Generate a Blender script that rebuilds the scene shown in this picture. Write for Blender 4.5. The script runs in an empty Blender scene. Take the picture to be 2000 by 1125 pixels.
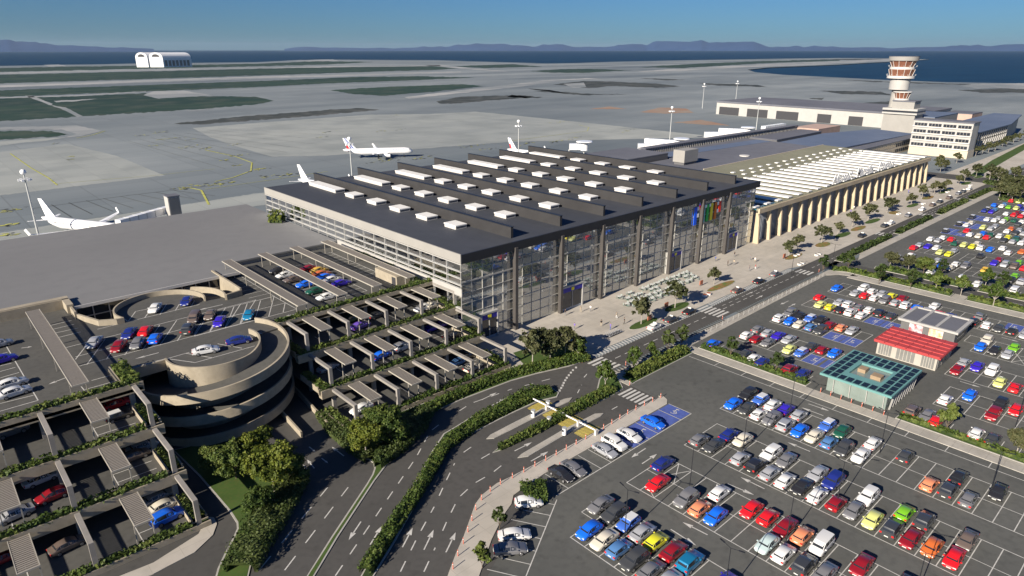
import bpy, bmesh, math, random
from mathutils import Vector, Matrix, noise
R = math.radians
C = bpy.context.scene.collection
random.seed(7)

# ------------------------------------------------------------------ camera model
CAM_H = 62.0
F, CX, CY, HY = 1309.0, 1000.0, 562.5, 96.0
_fh = math.hypot(F, CY - HY); SP = (CY - HY) / _fh; CP = F / _fh
TH = R(47.6)
FX, FY, RX, RY = math.cos(TH), math.sin(TH), math.sin(TH), -math.cos(TH)

def at(px, py, z=0.0):
    """survey helper: the ground position (at height z) that was read off the photograph"""
    a = (px - CX) / F; b = -(py - CY) / F
    hz = CP + b * SP; dz = -SP + b * CP
    t = (z - CAM_H) / dz
    return (t * (hz * FX + a * RX), t * (hz * FY + a * RY))

# ------------------------------------------------------------------ materials
M = {}
def nt(name):
    m = bpy.data.materials.new(name); m.use_nodes = True
    t = m.node_tree; b = t.nodes['Principled BSDF']
    M[name] = m
    return m, t, b

def mat(name, col, rough=0.7, metal=0.0, var=0.0, scale=1.0, spec=0.4, detail=4, coat=0.0, bump=0.0, coords='Object', col2=None):
    m, t, b = nt(name)
    b.inputs['Roughness'].default_value = rough
    b.inputs['Metallic'].default_value = metal
    b.inputs['Specular IOR Level'].default_value = spec
    b.inputs['Coat Weight'].default_value = coat
    c = tuple(col) + (1,)
    b.inputs['Base Color'].default_value = c
    if var > 0 or col2:
        tc = t.nodes.new('ShaderNodeTexCoord')
        n = t.nodes.new('ShaderNodeTexNoise'); n.inputs['Scale'].default_value = scale; n.inputs['Detail'].default_value = detail
        n.inputs['Roughness'].default_value = 0.6
        t.links.new(tc.outputs[coords], n.inputs['Vector'])
        r = t.nodes.new('ShaderNodeValToRGB')
        r.color_ramp.elements[0].position = 0.3; r.color_ramp.elements[1].position = 0.7
        if col2 is None:
            r.color_ramp.elements[0].color = tuple(x * (1 - var) for x in col) + (1,)
            r.color_ramp.elements[1].color = tuple(min(1, x * (1 + var)) for x in col) + (1,)
        else:
            r.color_ramp.elements[0].color = tuple(col) + (1,)
            r.color_ramp.elements[1].color = tuple(col2) + (1,)
        t.links.new(n.outputs['Fac'], r.inputs['Fac'])
        t.links.new(r.outputs['Color'], b.inputs['Base Color'])
        if bump:
            bp = t.nodes.new('ShaderNodeBump'); bp.inputs['Strength'].default_value = bump
            t.links.new(n.outputs['Fac'], bp.inputs['Height']); t.links.new(bp.outputs['Normal'], b.inputs['Normal'])
    return m

def two_noise(name, ca, cb, cc, s1, s2, rough=0.9, stretch=None, spec=0.25, joints=None, rot=0.0, spots=0.0):
    """ground material: broad patches of two colours, fine grain of a third"""
    m, t, b = nt(name)
    b.inputs['Roughness'].default_value = rough; b.inputs['Specular IOR Level'].default_value = spec
    tc = t.nodes.new('ShaderNodeTexCoord'); mp = t.nodes.new('ShaderNodeMapping')
    if stretch: mp.inputs['Scale'].default_value = stretch
    mp.inputs['Rotation'].default_value = (0, 0, rot)
    t.links.new(tc.outputs['Object'], mp.inputs['Vector'])
    n1 = t.nodes.new('ShaderNodeTexNoise'); n1.inputs['Scale'].default_value = s1; n1.inputs['Detail'].default_value = 6
    n2 = t.nodes.new('ShaderNodeTexNoise'); n2.inputs['Scale'].default_value = s2; n2.inputs['Detail'].default_value = 5
    t.links.new(mp.outputs['Vector'], n1.inputs['Vector']); t.links.new(tc.outputs['Object'], n2.inputs['Vector'])
    r1 = t.nodes.new('ShaderNodeValToRGB'); r1.color_ramp.elements[0].position = .36; r1.color_ramp.elements[1].position = .64
    r1.color_ramp.elements[0].color = tuple(ca) + (1,); r1.color_ramp.elements[1].color = tuple(cb) + (1,)
    t.links.new(n1.outputs['Fac'], r1.inputs['Fac'])
    r2 = t.nodes.new('ShaderNodeValToRGB'); r2.color_ramp.elements[0].position = .45; r2.color_ramp.elements[1].position = .75
    r2.color_ramp.elements[0].color = (0, 0, 0, 1); r2.color_ramp.elements[1].color = (.6, .6, .6, 1)
    t.links.new(n2.outputs['Fac'], r2.inputs['Fac'])
    mx = t.nodes.new('ShaderNodeMix'); mx.data_type = 'RGBA'
    t.links.new(r2.outputs['Color'], mx.inputs['Factor']); t.links.new(r1.outputs['Color'], mx.inputs[6])
    mx.inputs[7].default_value = tuple(cc) + (1,)
    last = mx.outputs[2]
    if joints:   # slab joints: thin darker lines every few metres
        br = t.nodes.new('ShaderNodeTexBrick'); br.offset = 0.0
        br.inputs['Scale'].default_value = 1.0; br.inputs['Brick Width'].default_value = joints[0]; br.inputs['Row Height'].default_value = joints[1]
        br.inputs['Mortar Size'].default_value = joints[2]; br.inputs['Mortar Smooth'].default_value = .3; br.inputs['Bias'].default_value = 0
        br.inputs['Color1'].default_value = (1, 1, 1, 1); br.inputs['Color2'].default_value = (.90, .91, .92, 1); k_ = joints[3]; br.inputs['Mortar'].default_value = (k_, k_, k_, 1)
        t.links.new(tc.outputs['Object'], br.inputs['Vector'])
        mm = t.nodes.new('ShaderNodeMix'); mm.data_type = 'RGBA'; mm.blend_type = 'MULTIPLY'; mm.inputs['Factor'].default_value = 1
        t.links.new(last, mm.inputs[6]); t.links.new(br.outputs['Color'], mm.inputs[7]); last = mm.outputs[2]
    if spots:    # oil stains and patches
        n3 = t.nodes.new('ShaderNodeTexNoise'); n3.inputs['Scale'].default_value = .42; n3.inputs['Detail'].default_value = 3
        t.links.new(tc.outputs['Object'], n3.inputs['Vector'])
        r3 = t.nodes.new('ShaderNodeValToRGB'); r3.color_ramp.elements[0].position = .60; r3.color_ramp.elements[1].position = .72
        r3.color_ramp.elements[0].color = (1, 1, 1, 1); v_ = 1 - spots; r3.color_ramp.elements[1].color = (v_, v_, v_, 1)
        t.links.new(n3.outputs['Fac'], r3.inputs['Fac'])
        mm = t.nodes.new('ShaderNodeMix'); mm.data_type = 'RGBA'; mm.blend_type = 'MULTIPLY'; mm.inputs['Factor'].default_value = 1
        t.links.new(last, mm.inputs[6]); t.links.new(r3.outputs['Color'], mm.inputs[7]); last = mm.outputs[2]
    t.links.new(last, b.inputs['Base Color'])
    return m

two_noise('asphalt', (.092, .094, .088), (.118, .119, .110), (.070, .072, .069), .05, .9, spots=.22)
two_noise('road_asphalt', (.070, .068, .064), (.084, .081, .076), (.058, .057, .054), .08, 1.1, spots=.18)
two_noise('deck_asphalt', (.084, .083, .078), (.10, .098, .090), (.066, .066, .062), .09, 1.2, spots=.18)
two_noise('plaza_paving', (.42, .385, .33), (.50, .46, .40), (.36, .33, .285), .06, .5, stretch=(1, 1.5, 1), joints=(4, 2, .05, .82))
two_noise('path_paving', (.37, .345, .30), (.44, .41, .36), (.32, .30, .26), .3, 1.6, joints=(2.4, 2.4, .06, .8))
two_noise('airfield_concrete', (.125, .150, .168), (.27, .295, .30), (.17, .20, .215), .006, .018, stretch=(.25, 1, 1), rot=.9, joints=(31, 23, .35, .80))
two_noise('apron_light', (.27, .29, .285), (.37, .385, .36), (.20, .22, .215), .008, .03, stretch=(.3, 1, 1), rot=.9, joints=(15, 15, .22, .84))
two_noise('runway_pale', (.20, .22, .23), (.40, .40, .39), (.15, .18, .19), .01, .03, stretch=(.3, 1, 1), rot=.9)
two_noise('field_grass', (.012, .036, .030), (.026, .056, .038), (.085, .095, .075), .008, .03, stretch=(.3, 1, 1), rot=.9)
two_noise('field_scrub', (.026, .034, .034), (.055, .062, .058), (.16, .16, .15), .015, .06, stretch=(.3, 1, 1), rot=.9)
two_noise('earth_red', (.30, .17, .11), (.30, .24, .19), (.26, .24, .20), .03, .2)
two_noise('lawn', (.042, .080, .016), (.060, .105, .022), (.085, .09, .028), .25, 2.0)
two_noise('planting_bed', (.025, .045, .014), (.04, .07, .02), (.06, .06, .03), .5, 3.0)
two_noise('flower_bed', (.10, .15, .04), (.30, .13, .06), (.17, .20, .05), .6, 3.0)
two_noise('concrete_beige', (.30, .262, .20), (.37, .325, .25), (.235, .205, .155), .25, 1.3)
two_noise('concrete_grey', (.24, .225, .205), (.29, .27, .25), (.20, .19, .17), .2, 1.0)
two_noise('hall_concrete', (.46, .38, .26), (.53, .44, .31), (.41, .34, .235), .2, 1.0)
two_noise('big_roof_membrane', (.172, .173, .176), (.190, .191, .194), (.160, .162, .166), .02, .3)
two_noise('dark_roof_membrane', (.054, .059, .071), (.066, .071, .084), (.049, .053, .064), .03, .4, rough=.7, joints=(5.05, 24, .07, .8))
two_noise('fin_metal', (.036, .035, .036), (.043, .042, .043), (.031, .030, .031), .1, .5, rough=.6)
two_noise('olive_roof', (.21, .205, .145), (.25, .245, .175), (.18, .176, .125), .05, .5)
two_noise('grey_roof', (.12, .125, .15), (.15, .155, .18), (.105, .11, .13), .02, .2)
two_noise('blue_roof', (.10, .135, .21), (.13, .165, .24), (.09, .12, .185), .02, .2)
mat('white_paint', (.78, .77, .74), .6, var=.08, scale=1.2)
mat('white_trim', (.55, .53, .50), .5, var=.04, scale=.6)
mat('worn_marking', (.50, .49, .46), .8, var=.18, scale=1.5)
mat('yellow_marking', (.42, .42, .10), .8, var=.3, scale=.3)
mat('black_marking', (.04, .042, .036), .9, var=.2, scale=.3)
mat('blue_marking', (.07, .105, .33), .8, var=.2, scale=.8)
mat('kerb_stone', (.38, .365, .33), .8, var=.1, scale=.8)
mat('dark_steel', (.028, .030, .036), .45, .3, var=.1, scale=.4)
mat('column_steel', (.085, .078, .074), .5, .2, var=.1, scale=.3)
mat('frame_metal', (.42, .42, .41), .45, .3)
mat('mullion_metal', (.46, .45, .42), .45, .3)
mat('pergola_frame', (.36, .335, .29), .6)
mat('pergola_slat', (.25, .225, .195), .65, var=.06, scale=2)
mat('facade_grey', (.30, .29, .27), .7, var=.05, scale=.2)
mat('facade_white', (.40, .39, .37), .6, var=.05, scale=.3)
mat('cream_wall', (.52, .45, .35), .7, var=.05, scale=.2)
mat('dark_opening', (.045, .045, .05), .6)
mat('dark_glass', (.03, .035, .045), .08, .0, spec=.8)
mat('grey_glass', (.12, .13, .145), .12, .0, spec=.8)
mat('cab_glass', (.20, .085, .05), .15, 0, spec=.7, var=.3, scale=1.3)
mat('teal_frame', (.13, .29, .28), .5, var=.05, scale=.5)
mat('solar_glass', (.012, .018, .024), .35, spec=.4)
mat('red_roof', (.40, .055, .055), .55, var=.08, scale=.6)
mat('kiosk_cream', (.40, .375, .33), .7, var=.05, scale=.4)
mat('kiosk_glass', (.20, .20, .19), .2, spec=.6, var=.15, scale=.4)
mat('teal_glass', (.20, .245, .225), .15, spec=.6, var=.2, scale=.25)
mat('wood_brown', (.30, .22, .14), .7, var=.1, scale=.8)
mat('kiosk_dark', (.13, .13, .13), .6, var=.1, scale=.5)
mat('toll_yellow', (.50, .40, .09), .6, var=.1, scale=.8)
mat('pink_roof', (.46, .33, .27), .7, var=.1, scale=.2)
mat('bollard_red', (.60, .16, .10), .6)
mat('bark', (.13, .10, .07), .9, var=.3, scale=3)
mat('pale_bark', (.33, .30, .26), .9, var=.3, scale=3)
mat('tyre', (.015, .015, .016), .8)
mat('rim', (.35, .35, .36), .35, .7)
mat('car_glass', (.025, .028, .032), .06, spec=.9)
mat('headlamp', (.75, .75, .72), .15, spec=.8)
mat('tail_lamp', (.50, .02, .02), .3)
mat('plate', (.75, .75, .68), .5)
mat('aircraft_white', (.82, .82, .82), .3, coat=.3)
mat('aircraft_blue', (.05, .10, .38), .35)
mat('aircraft_red', (.60, .04, .05), .35)
mat('engine_grey', (.45, .46, .48), .35, .5)
mat('flood_white', (.85, .85, .85), .4)
mat('mast_grey', (.50, .51, .50), .5, .3)
mat('skin', (.45, .28, .20), .6); mat('hair', (.03, .02, .015), .7); mat('shoe', (.02, .02, .02), .6)
mat('interior_bright', (.82, .76, .62), .8, var=.05, scale=.1)
mat('hall_front_glass', (.25, .28, .31), .2, spec=1.0)
mat('interior_floor', (.70, .64, .52), .5, var=.12, scale=.15)
mat('interior_wall', (.52, .49, .42), .7, var=.15, scale=.08)
mat('interior_dark', (.12, .12, .125), .7)
mat('shop_blue', (.03, .06, .35), .5); mat('shop_red', (.45, .04, .05), .5); mat('shop_cream', (.6, .52, .36), .6)
mat('portal_blue', (.025, .02, .32), .45)
mat('portal_grey', (.30, .33, .38), .4)
mat('logo_blue', (.0, .10, .80), .5); mat('logo_cyan', (.02, .62, .75), .5); mat('logo_green', (.01, .45, .07), .5)
mat('logo_yellow', (.85, .75, .03), .5); mat('logo_orange', (.70, .17, .01), .5); mat('logo_red', (.75, .03, .01), .5)
mat('logo_white', (.85, .85, .85), .5)
mat('poster_pale', (.72, .68, .62), .6, var=0, scale=1.0, col2=(.75, .30, .12), detail=2)
mat('poster_red', (.70, .74, .76), .6, var=0, scale=1.1, col2=(.35, .03, .04), detail=2)
mat('trolley_metal', (.55, .56, .58), .4, .6)
mat('bench_wood', (.35, .12, .07), .6)
mat('chair_white', (.30, .34, .32), .5); mat('table_teal', (.10, .18, .16), .5); mat('table_top', (.60, .61, .58), .5)

def glass_mat(name, tint, gloss, extra=(0.3, 0.32, 0.33), diffuse_mix=.12):
    m, t, b = nt(name)
    t.nodes.remove(b)
    out = t.nodes['Material Output']
    tr = t.nodes.new('ShaderNodeBsdfTransparent'); tr.inputs['Color'].default_value = tuple(tint) + (1,)
    gl = t.nodes.new('ShaderNodeBsdfGlossy'); gl.inputs['Roughness'].default_value = .03
    gl.inputs['Color'].default_value = (.85, .88, .9, 1)
    df = t.nodes.new('ShaderNodeBsdfDiffuse'); df.inputs['Color'].default_value = tuple(extra) + (1,)
    fr = t.nodes.new('ShaderNodeFresnel'); fr.inputs['IOR'].default_value = 1.5
    mth = t.nodes.new('ShaderNodeMath'); mth.operation = 'ADD'; mth.inputs[1].default_value = gloss; mth.use_clamp = True
    t.links.new(fr.outputs[0], mth.inputs[0])
    m1 = t.nodes.new('ShaderNodeMixShader'); m1.inputs[0].default_value = diffuse_mix
    t.links.new(tr.outputs[0], m1.inputs[1]); t.links.new(df.outputs[0], m1.inputs[2])
    m2 = t.nodes.new('ShaderNodeMixShader')
    t.links.new(mth.outputs[0], m2.inputs[0]); t.links.new(m1.outputs[0], m2.inputs[1]); t.links.new(gl.outputs[0], m2.inputs[2])
    t.links.new(m2.outputs[0], out.inputs['Surface'])
    return m
glass_mat('hall_glass', (.80, .80, .76), .36, extra=(.74, .70, .60), diffuse_mix=.42)  # pale diffuse share brightens the facade in place of light from inside
glass_mat('side_glass', (.72, .75, .76), .22, diffuse_mix=.14)

def leaf_mat(name, a, b_, c):
    m, t, b = nt(name)
    b.inputs['Roughness'].default_value = .6; b.inputs['Specular IOR Level'].default_value = .25
    tc = t.nodes.new('ShaderNodeTexCoord'); n = t.nodes.new('ShaderNodeTexNoise'); n.inputs['Scale'].default_value = .8; n.inputs['Detail'].default_value = 3
    t.links.new(tc.outputs['Object'], n.inputs['Vector'])
    oi = t.nodes.new('ShaderNodeObjectInfo')
    ad = t.nodes.new('ShaderNodeMath'); ad.operation = 'MULTIPLY_ADD'; ad.inputs[1].default_value = .22
    t.links.new(oi.outputs['Random'], ad.inputs[0]); t.links.new(n.outputs['Fac'], ad.inputs[2])
    r = t.nodes.new('ShaderNodeValToRGB'); r.color_ramp.elements[0].position = .38; r.color_ramp.elements[1].position = .78
    r.color_ramp.elements[0].color = tuple(a) + (1,); r.color_ramp.elements[1].color = tuple(c) + (1,)
    e = r.color_ramp.elements.new(.58); e.color = tuple(b_) + (1,)
    t.links.new(ad.outputs[0], r.inputs['Fac']); t.links.new(r.outputs['Color'], b.inputs['Base Color'])
    tl = t.nodes.new('ShaderNodeBsdfTranslucent'); t.links.new(r.outputs['Color'], tl.inputs['Color'])
    mx = t.nodes.new('ShaderNodeMixShader'); mx.inputs[0].default_value = .25
    t.links.new(b.outputs[0], mx.inputs[1]); t.links.new(tl.outputs[0], mx.inputs[2])
    t.links.new(mx.outputs[0], t.nodes['Material Output'].inputs['Surface'])
    return m
leaf_mat('leaf_olive', (.040, .050, .020), (.075, .085, .035), (.13, .13, .06))
leaf_mat('leaf_green', (.035, .065, .014), (.075, .115, .022), (.14, .17, .04))
leaf_mat('leaf_dark', (.022, .040, .012), (.045, .072, .018), (.09, .115, .035))
leaf_mat('leaf_lime', (.06, .085, .012), (.12, .15, .02), (.20, .21, .035))

# ------------------------------------------------------------------ object helpers
def tag(o, label=None, cat=None, group=None, kind=None):
    if label: o['label'] = label
    if cat: o['category'] = cat
    if group: o['group'] = group
    if kind: o['kind'] = kind
    return o

def thing(name, label, cat, loc=(0, 0, 0), rz=0.0, group=None):
    o = bpy.data.objects.new(name, None); C.objects.link(o)
    o.empty_display_size = .3
    o.location = loc; o.rotation_euler = (0, 0, rz)
    return tag(o, label, cat, group)

def link(name, me, parent=None, loc=(0, 0, 0), rz=0.0):
    o = bpy.data.objects.new(name, me); C.objects.link(o)
    o.location = loc; o.rotation_euler = (0, 0, rz)
    if parent: o.parent = parent
    return o

class MB:
    """collects shapes in world (or local) coordinates; build() links them as ONE mesh object"""
    def __init__(s): s.v = []; s.f = []; s.m = []; s.mats = []; s.cur = 0
    def use(s, name):
        if name not in s.mats: s.mats.append(name)
        s.cur = s.mats.index(name); return s
    def face(s, pts):
        n = len(s.v); s.v += [tuple(p) for p in pts]; s.f.append(tuple(range(n, n + len(pts)))); s.m.append(s.cur); return s
    def box(s, x0, x1, y0, y1, z0, z1):
        n = len(s.v)
        s.v += [(x0, y0, z0), (x1, y0, z0), (x1, y1, z0), (x0, y1, z0), (x0, y0, z1), (x1, y0, z1), (x1, y1, z1), (x0, y1, z1)]
        for q in ((0, 3, 2, 1), (4, 5, 6, 7), (0, 1, 5, 4), (1, 2, 6, 5), (2, 3, 7, 6), (3, 0, 4, 7)):
            s.f.append(tuple(n + i for i in q)); s.m.append(s.cur)
        return s
    def prism(s, pts, z0, z1):
        a = sum(pts[i][0] * pts[(i + 1) % len(pts)][1] - pts[(i + 1) % len(pts)][0] * pts[i][1] for i in range(len(pts)))
        if a < 0: pts = pts[::-1]
        n = len(s.v); k = len(pts)
        s.v += [(p[0], p[1], z0) for p in pts] + [(p[0], p[1], z1) for p in pts]
        s.f.append(tuple(n + k + i for i in range(k))); s.m.append(s.cur)
        s.f.append(tuple(n + i for i in reversed(range(k)))); s.m.append(s.cur)
        for i in range(k):
            j = (i + 1) % k
            s.f.append((n + i, n + j, n + k + j, n + k + i)); s.m.append(s.cur)
        return s
    def sheet(s, pts, z):
        a = sum(pts[i][0] * pts[(i + 1) % len(pts)][1] - pts[(i + 1) % len(pts)][0] * pts[i][1] for i in range(len(pts)))
        if a < 0: pts = pts[::-1]
        return s.face([(p[0], p[1], z) for p in pts])
    def beam(s, a, b, w, h):
        """box of width w (horizontal) and height h around the line a-b"""
        a = Vector(a); b = Vector(b); d = (b - a)
        side = d.cross(Vector((0, 0, 1)))
        if side.length < 1e-6: side = Vector((1, 0, 0))
        side.normalize(); up = side.cross(d).normalized()
        sx = side * w / 2; ux = up * h / 2
        n = len(s.v)
        s.v += [tuple(p) for p in (a - sx - ux, a + sx - ux, a + sx + ux, a - sx + ux, b - sx - ux, b + sx - ux, b + sx + ux, b - sx + ux)]
        for q in ((0, 3, 2, 1), (4, 5, 6, 7), (0, 1, 5, 4), (1, 2, 6, 5), (2, 3, 7, 6), (3, 0, 4, 7)):
            s.f.append(tuple(n + i for i in q[::-1])); s.m.append(s.cur)
        return s
    def cyl(s, x, y, z0, z1, r0, r1=None, n=16, cap=True):
        r1 = r0 if r1 is None else r1
        k = len(s.v)
        for i in range(n):
            a = 2 * math.pi * i / n; s.v.append((x + r0 * math.cos(a), y + r0 * math.sin(a), z0))
        for i in range(n):
            a = 2 * math.pi * i / n; s.v.append((x + r1 * math.cos(a), y + r1 * math.sin(a), z1))
        for i in range(n):
            j = (i + 1) % n; s.f.append((k + i, k + j, k + n + j, k + n + i)); s.m.append(s.cur)
        if cap:
            s.f.append(tuple(k + n + i for i in range(n))); s.m.append(s.cur)
            s.f.append(tuple(k + i for i in reversed(range(n)))); s.m.append(s.cur)
        return s
    def tube(s, a, b, r0, r1=None, n=8):
        r1 = r0 if r1 is None else r1
        a = Vector(a); b = Vector(b); d = (b - a).normalized()
        u = d.orthogonal().normalized(); w = d.cross(u)
        k = len(s.v)
        for p, r in ((a, r0), (b, r1)):
            for i in range(n):
                t = 2 * math.pi * i / n; s.v.append(tuple(p + (u * math.cos(t) + w * math.sin(t)) * r))
        for i in range(n):
            j = (i + 1) % n; s.f.append((k + i, k + j, k + n + j, k + n + i)); s.m.append(s.cur)
        s.f.append(tuple(k + n + i for i in range(n))); s.m.append(s.cur)
        s.f.append(tuple(k + i for i in reversed(range(n)))); s.m.append(s.cur)
        return s
    def loft(s, rings, closed=True, caps=True):
        n0 = len(s.v); k = len(rings[0])
        for r in rings: s.v += [tuple(p) for p in r]
        for i in range(len(rings) - 1):
            for j in range(k if closed else k - 1):
                a = n0 + i * k + j; b = n0 + i * k + (j + 1) % k
                s.f.append((a, b, b + k, a + k)); s.m.append(s.cur)
        if caps:
            s.f.append(tuple(n0 + j for j in reversed(range(k)))); s.m.append(s.cur)
            e = n0 + (len(rings) - 1) * k
            s.f.append(tuple(e + j for j in range(k))); s.m.append(s.cur)
        return s
    def ball(s, x, y, z, r, n=10, sz=1.0):
        rings = []
        for i in range(1, n // 2):
            a = math.pi * i / (n // 2) - math.pi / 2
            rings.append([(x + r * math.cos(a) * math.cos(2 * math.pi * j / n), y + r * math.cos(a) * math.sin(2 * math.pi * j / n), z + r * sz * math.sin(a)) for j in range(n)])
        return s.loft(rings)
    def mesh(s, name, off=(0, 0, 0), smooth=None):
        me = bpy.data.meshes.new(name)
        ox, oy, oz = off
        me.from_pydata([(x - ox, y - oy, z - oz) for x, y, z in s.v], [], s.f)
        for mn in s.mats: me.materials.append(M[mn])
        me.polygons.foreach_set('material_index', s.m)
        if smooth is not None:
            me.polygons.foreach_set('use_smooth', [True] * len(s.f))
            me.set_sharp_from_angle(angle=R(smooth))
        me.update()
        return me
    def build(s, name, parent=None, smooth=None, kind=None):
        off = tuple(parent.location) if parent else (0, 0, 0)
        p = parent.parent if parent else None
        if p: off = tuple(a + b for a, b in zip(off, p.location))
        o = link(name, s.mesh(name, off, smooth), parent)
        if kind: o['kind'] = kind
        return o

def structure(name, mb, smooth=None):
    o = mb.build(name, None, smooth); o['kind'] = 'structure'; return o

def rect(x0, x1, y0, y1): return [(x0, y0), (x1, y0), (x1, y1), (x0, y1)]
def pxs(pts, z=0.0): return [at(x, y, z) for x, y in pts]

# ------------------------------------------------------------------ foliage
def leaf_quads(pts_normals, size, rnd, verts, faces):
    for p, nrm in pts_normals:
        s = size * rnd.uniform(.65, 1.35)
        n = (Vector(nrm) + Vector((rnd.uniform(-1, 1), rnd.uniform(-1, 1), rnd.uniform(-.6, 1.0))) * .9)
        if n.length < .01: n = Vector((0, 0, 1))
        n.normalize(); u = n.orthogonal().normalized(); a = rnd.uniform(0, 6.28)
        u = (Matrix.Rotation(a, 3, n) @ u); w = n.cross(u)
        k = len(verts)
        verts += [tuple(p - u * s * .5 - w * s * .35), tuple(p + u * s * .5 - w * s * .35), tuple(p + u * s * .42 + w * s * .35), tuple(p - u * s * .42 + w * s * .35)]
        faces.append((k, k + 1, k + 2, k + 3))

def crown_mesh(name, seed, n, lobes, size, matn):
    """lobes: (x,y,z,r,flatten) - leaves sit in small clumps near the skin of each lobe"""
    rnd = random.Random(seed); verts = []; faces = []
    tot = sum(l[3] ** 2 for l in lobes)
    for (x, y, z, r, fl) in lobes:
        m = int(n * r * r / tot)
        clumps = []
        for _ in range(max(6, m // 28)):
            d = Vector((rnd.gauss(0, 1), rnd.gauss(0, 1), rnd.gauss(.25, 1))).normalized()
            rr = r * rnd.uniform(.55, 1.05)
            clumps.append((Vector((x, y, z)) + Vector((d.x * rr, d.y * rr, d.z * rr * fl)), d))
        pn = []
        for _ in range(m):
            c, d = rnd.choice(clumps)
            q = Vector((rnd.gauss(0, 1), rnd.gauss(0, 1), rnd.gauss(0, .8))) * r * .17
            pn.append((c + q, d))
        leaf_quads(pn, size, rnd, verts, faces)
    me = bpy.data.meshes.new(name); me.from_pydata(verts, [], faces); me.materials.append(M[matn]); me.update()
    return me

def trunk_mesh(name, seed, h, r, spread, matn, top):
    rnd = random.Random(seed); b = MB().use(matn)
    b.tube((0, 0, -.05), (0.05, 0, h), r, r * .7, 8)
    for i in range(5):
        a = i * 1.257 + rnd.uniform(-.3, .3)
        m1 = (math.cos(a) * spread * .45, math.sin(a) * spread * .45, h + (top - h) * .35)
        b.tube((0.05, 0, h - .1), m1, r * .5, r * .33, 6)
        b.tube(m1, (math.cos(a + .3) * spread * .8, math.sin(a + .3) * spread * .8, h + (top - h) * .75), r * .33, r * .12, 5)
    b.tube((0.05, 0, h - .05), (0, 0, top), r * .55, r * .15, 6)
    return b.mesh(name, smooth=50)

TREES = {}
def tree_kind(key, seed, H, Wd, trunk_h, n, size, leaf, bark, nl=6, flat=.8):
    rnd = random.Random(seed); lobes = []
    zc = trunk_h + (H - trunk_h) * .5
    lobes.append((0, 0, zc, Wd * .30, flat * 1.1))
    for i in range(nl):
        a = i * 2 * math.pi / nl + rnd.uniform(-.4, .4); d = Wd * rnd.uniform(.22, .34)
        lobes.append((math.cos(a) * d, math.sin(a) * d, zc + rnd.uniform(-.3, .3) * (H - trunk_h), Wd * rnd.uniform(.15, .24), flat))
    lobes.append((rnd.uniform(-.3, .3), rnd.uniform(-.3, .3), H - Wd * .17, Wd * .19, flat))
    TREES[key] = (crown_mesh('crown_' + key, seed, n, lobes, size, leaf), trunk_mesh('trunk_' + key, seed, trunk_h, max(.07, Wd * .025), Wd * .4, bark, H * .85))
tree_kind('plaza0', 11, 6.2, 5.2, 2.3, 1500, .42, 'leaf_olive', 'pale_bark')
tree_kind('plaza1', 12, 5.6, 4.8, 2.0, 1400, .42, 'leaf_olive', 'pale_bark')
tree_kind('plaza2', 13, 6.6, 5.6, 2.4, 1600, .42, 'leaf_olive', 'pale_bark', nl=7)
tree_kind('col0', 14, 5.0, 2.9, .9, 1200, .34, 'leaf_dark', 'bark', nl=5, flat=1.2)
tree_kind('col1', 15, 4.6, 3.2, .9, 1200, .34, 'leaf_green', 'bark', nl=5, flat=1.1)
tree_kind('col2', 19, 5.6, 4.2, 1.6, 1500, .36, 'leaf_green', 'pale_bark', nl=6, flat=.9)
tree_kind('big0', 16, 8.4, 7.8, 2.6, 7500, .30, 'leaf_lime', 'pale_bark', nl=9)
tree_kind('big1', 17, 7.4, 7.2, 1.8, 7500, .30, 'leaf_green', 'bark', nl=9)
tree_kind('big2', 18, 7.6, 7.2, 2.4, 6000, .32, 'leaf_olive', 'pale_bark', nl=8)
_trnd = random.Random(5)
def tree(key, x, y, label, s=1.0, z=0.0, group=None, name='broadleaf_tree'):
    t = thing(name, label, 'tree', (x, y, z), _trnd.uniform(0, 6.28), group)
    t.scale = (s, s, s * _trnd.uniform(.94, 1.06))
    link('crown', TREES[key][0], t); link('trunk', TREES[key][1], t)
    return t

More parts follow.
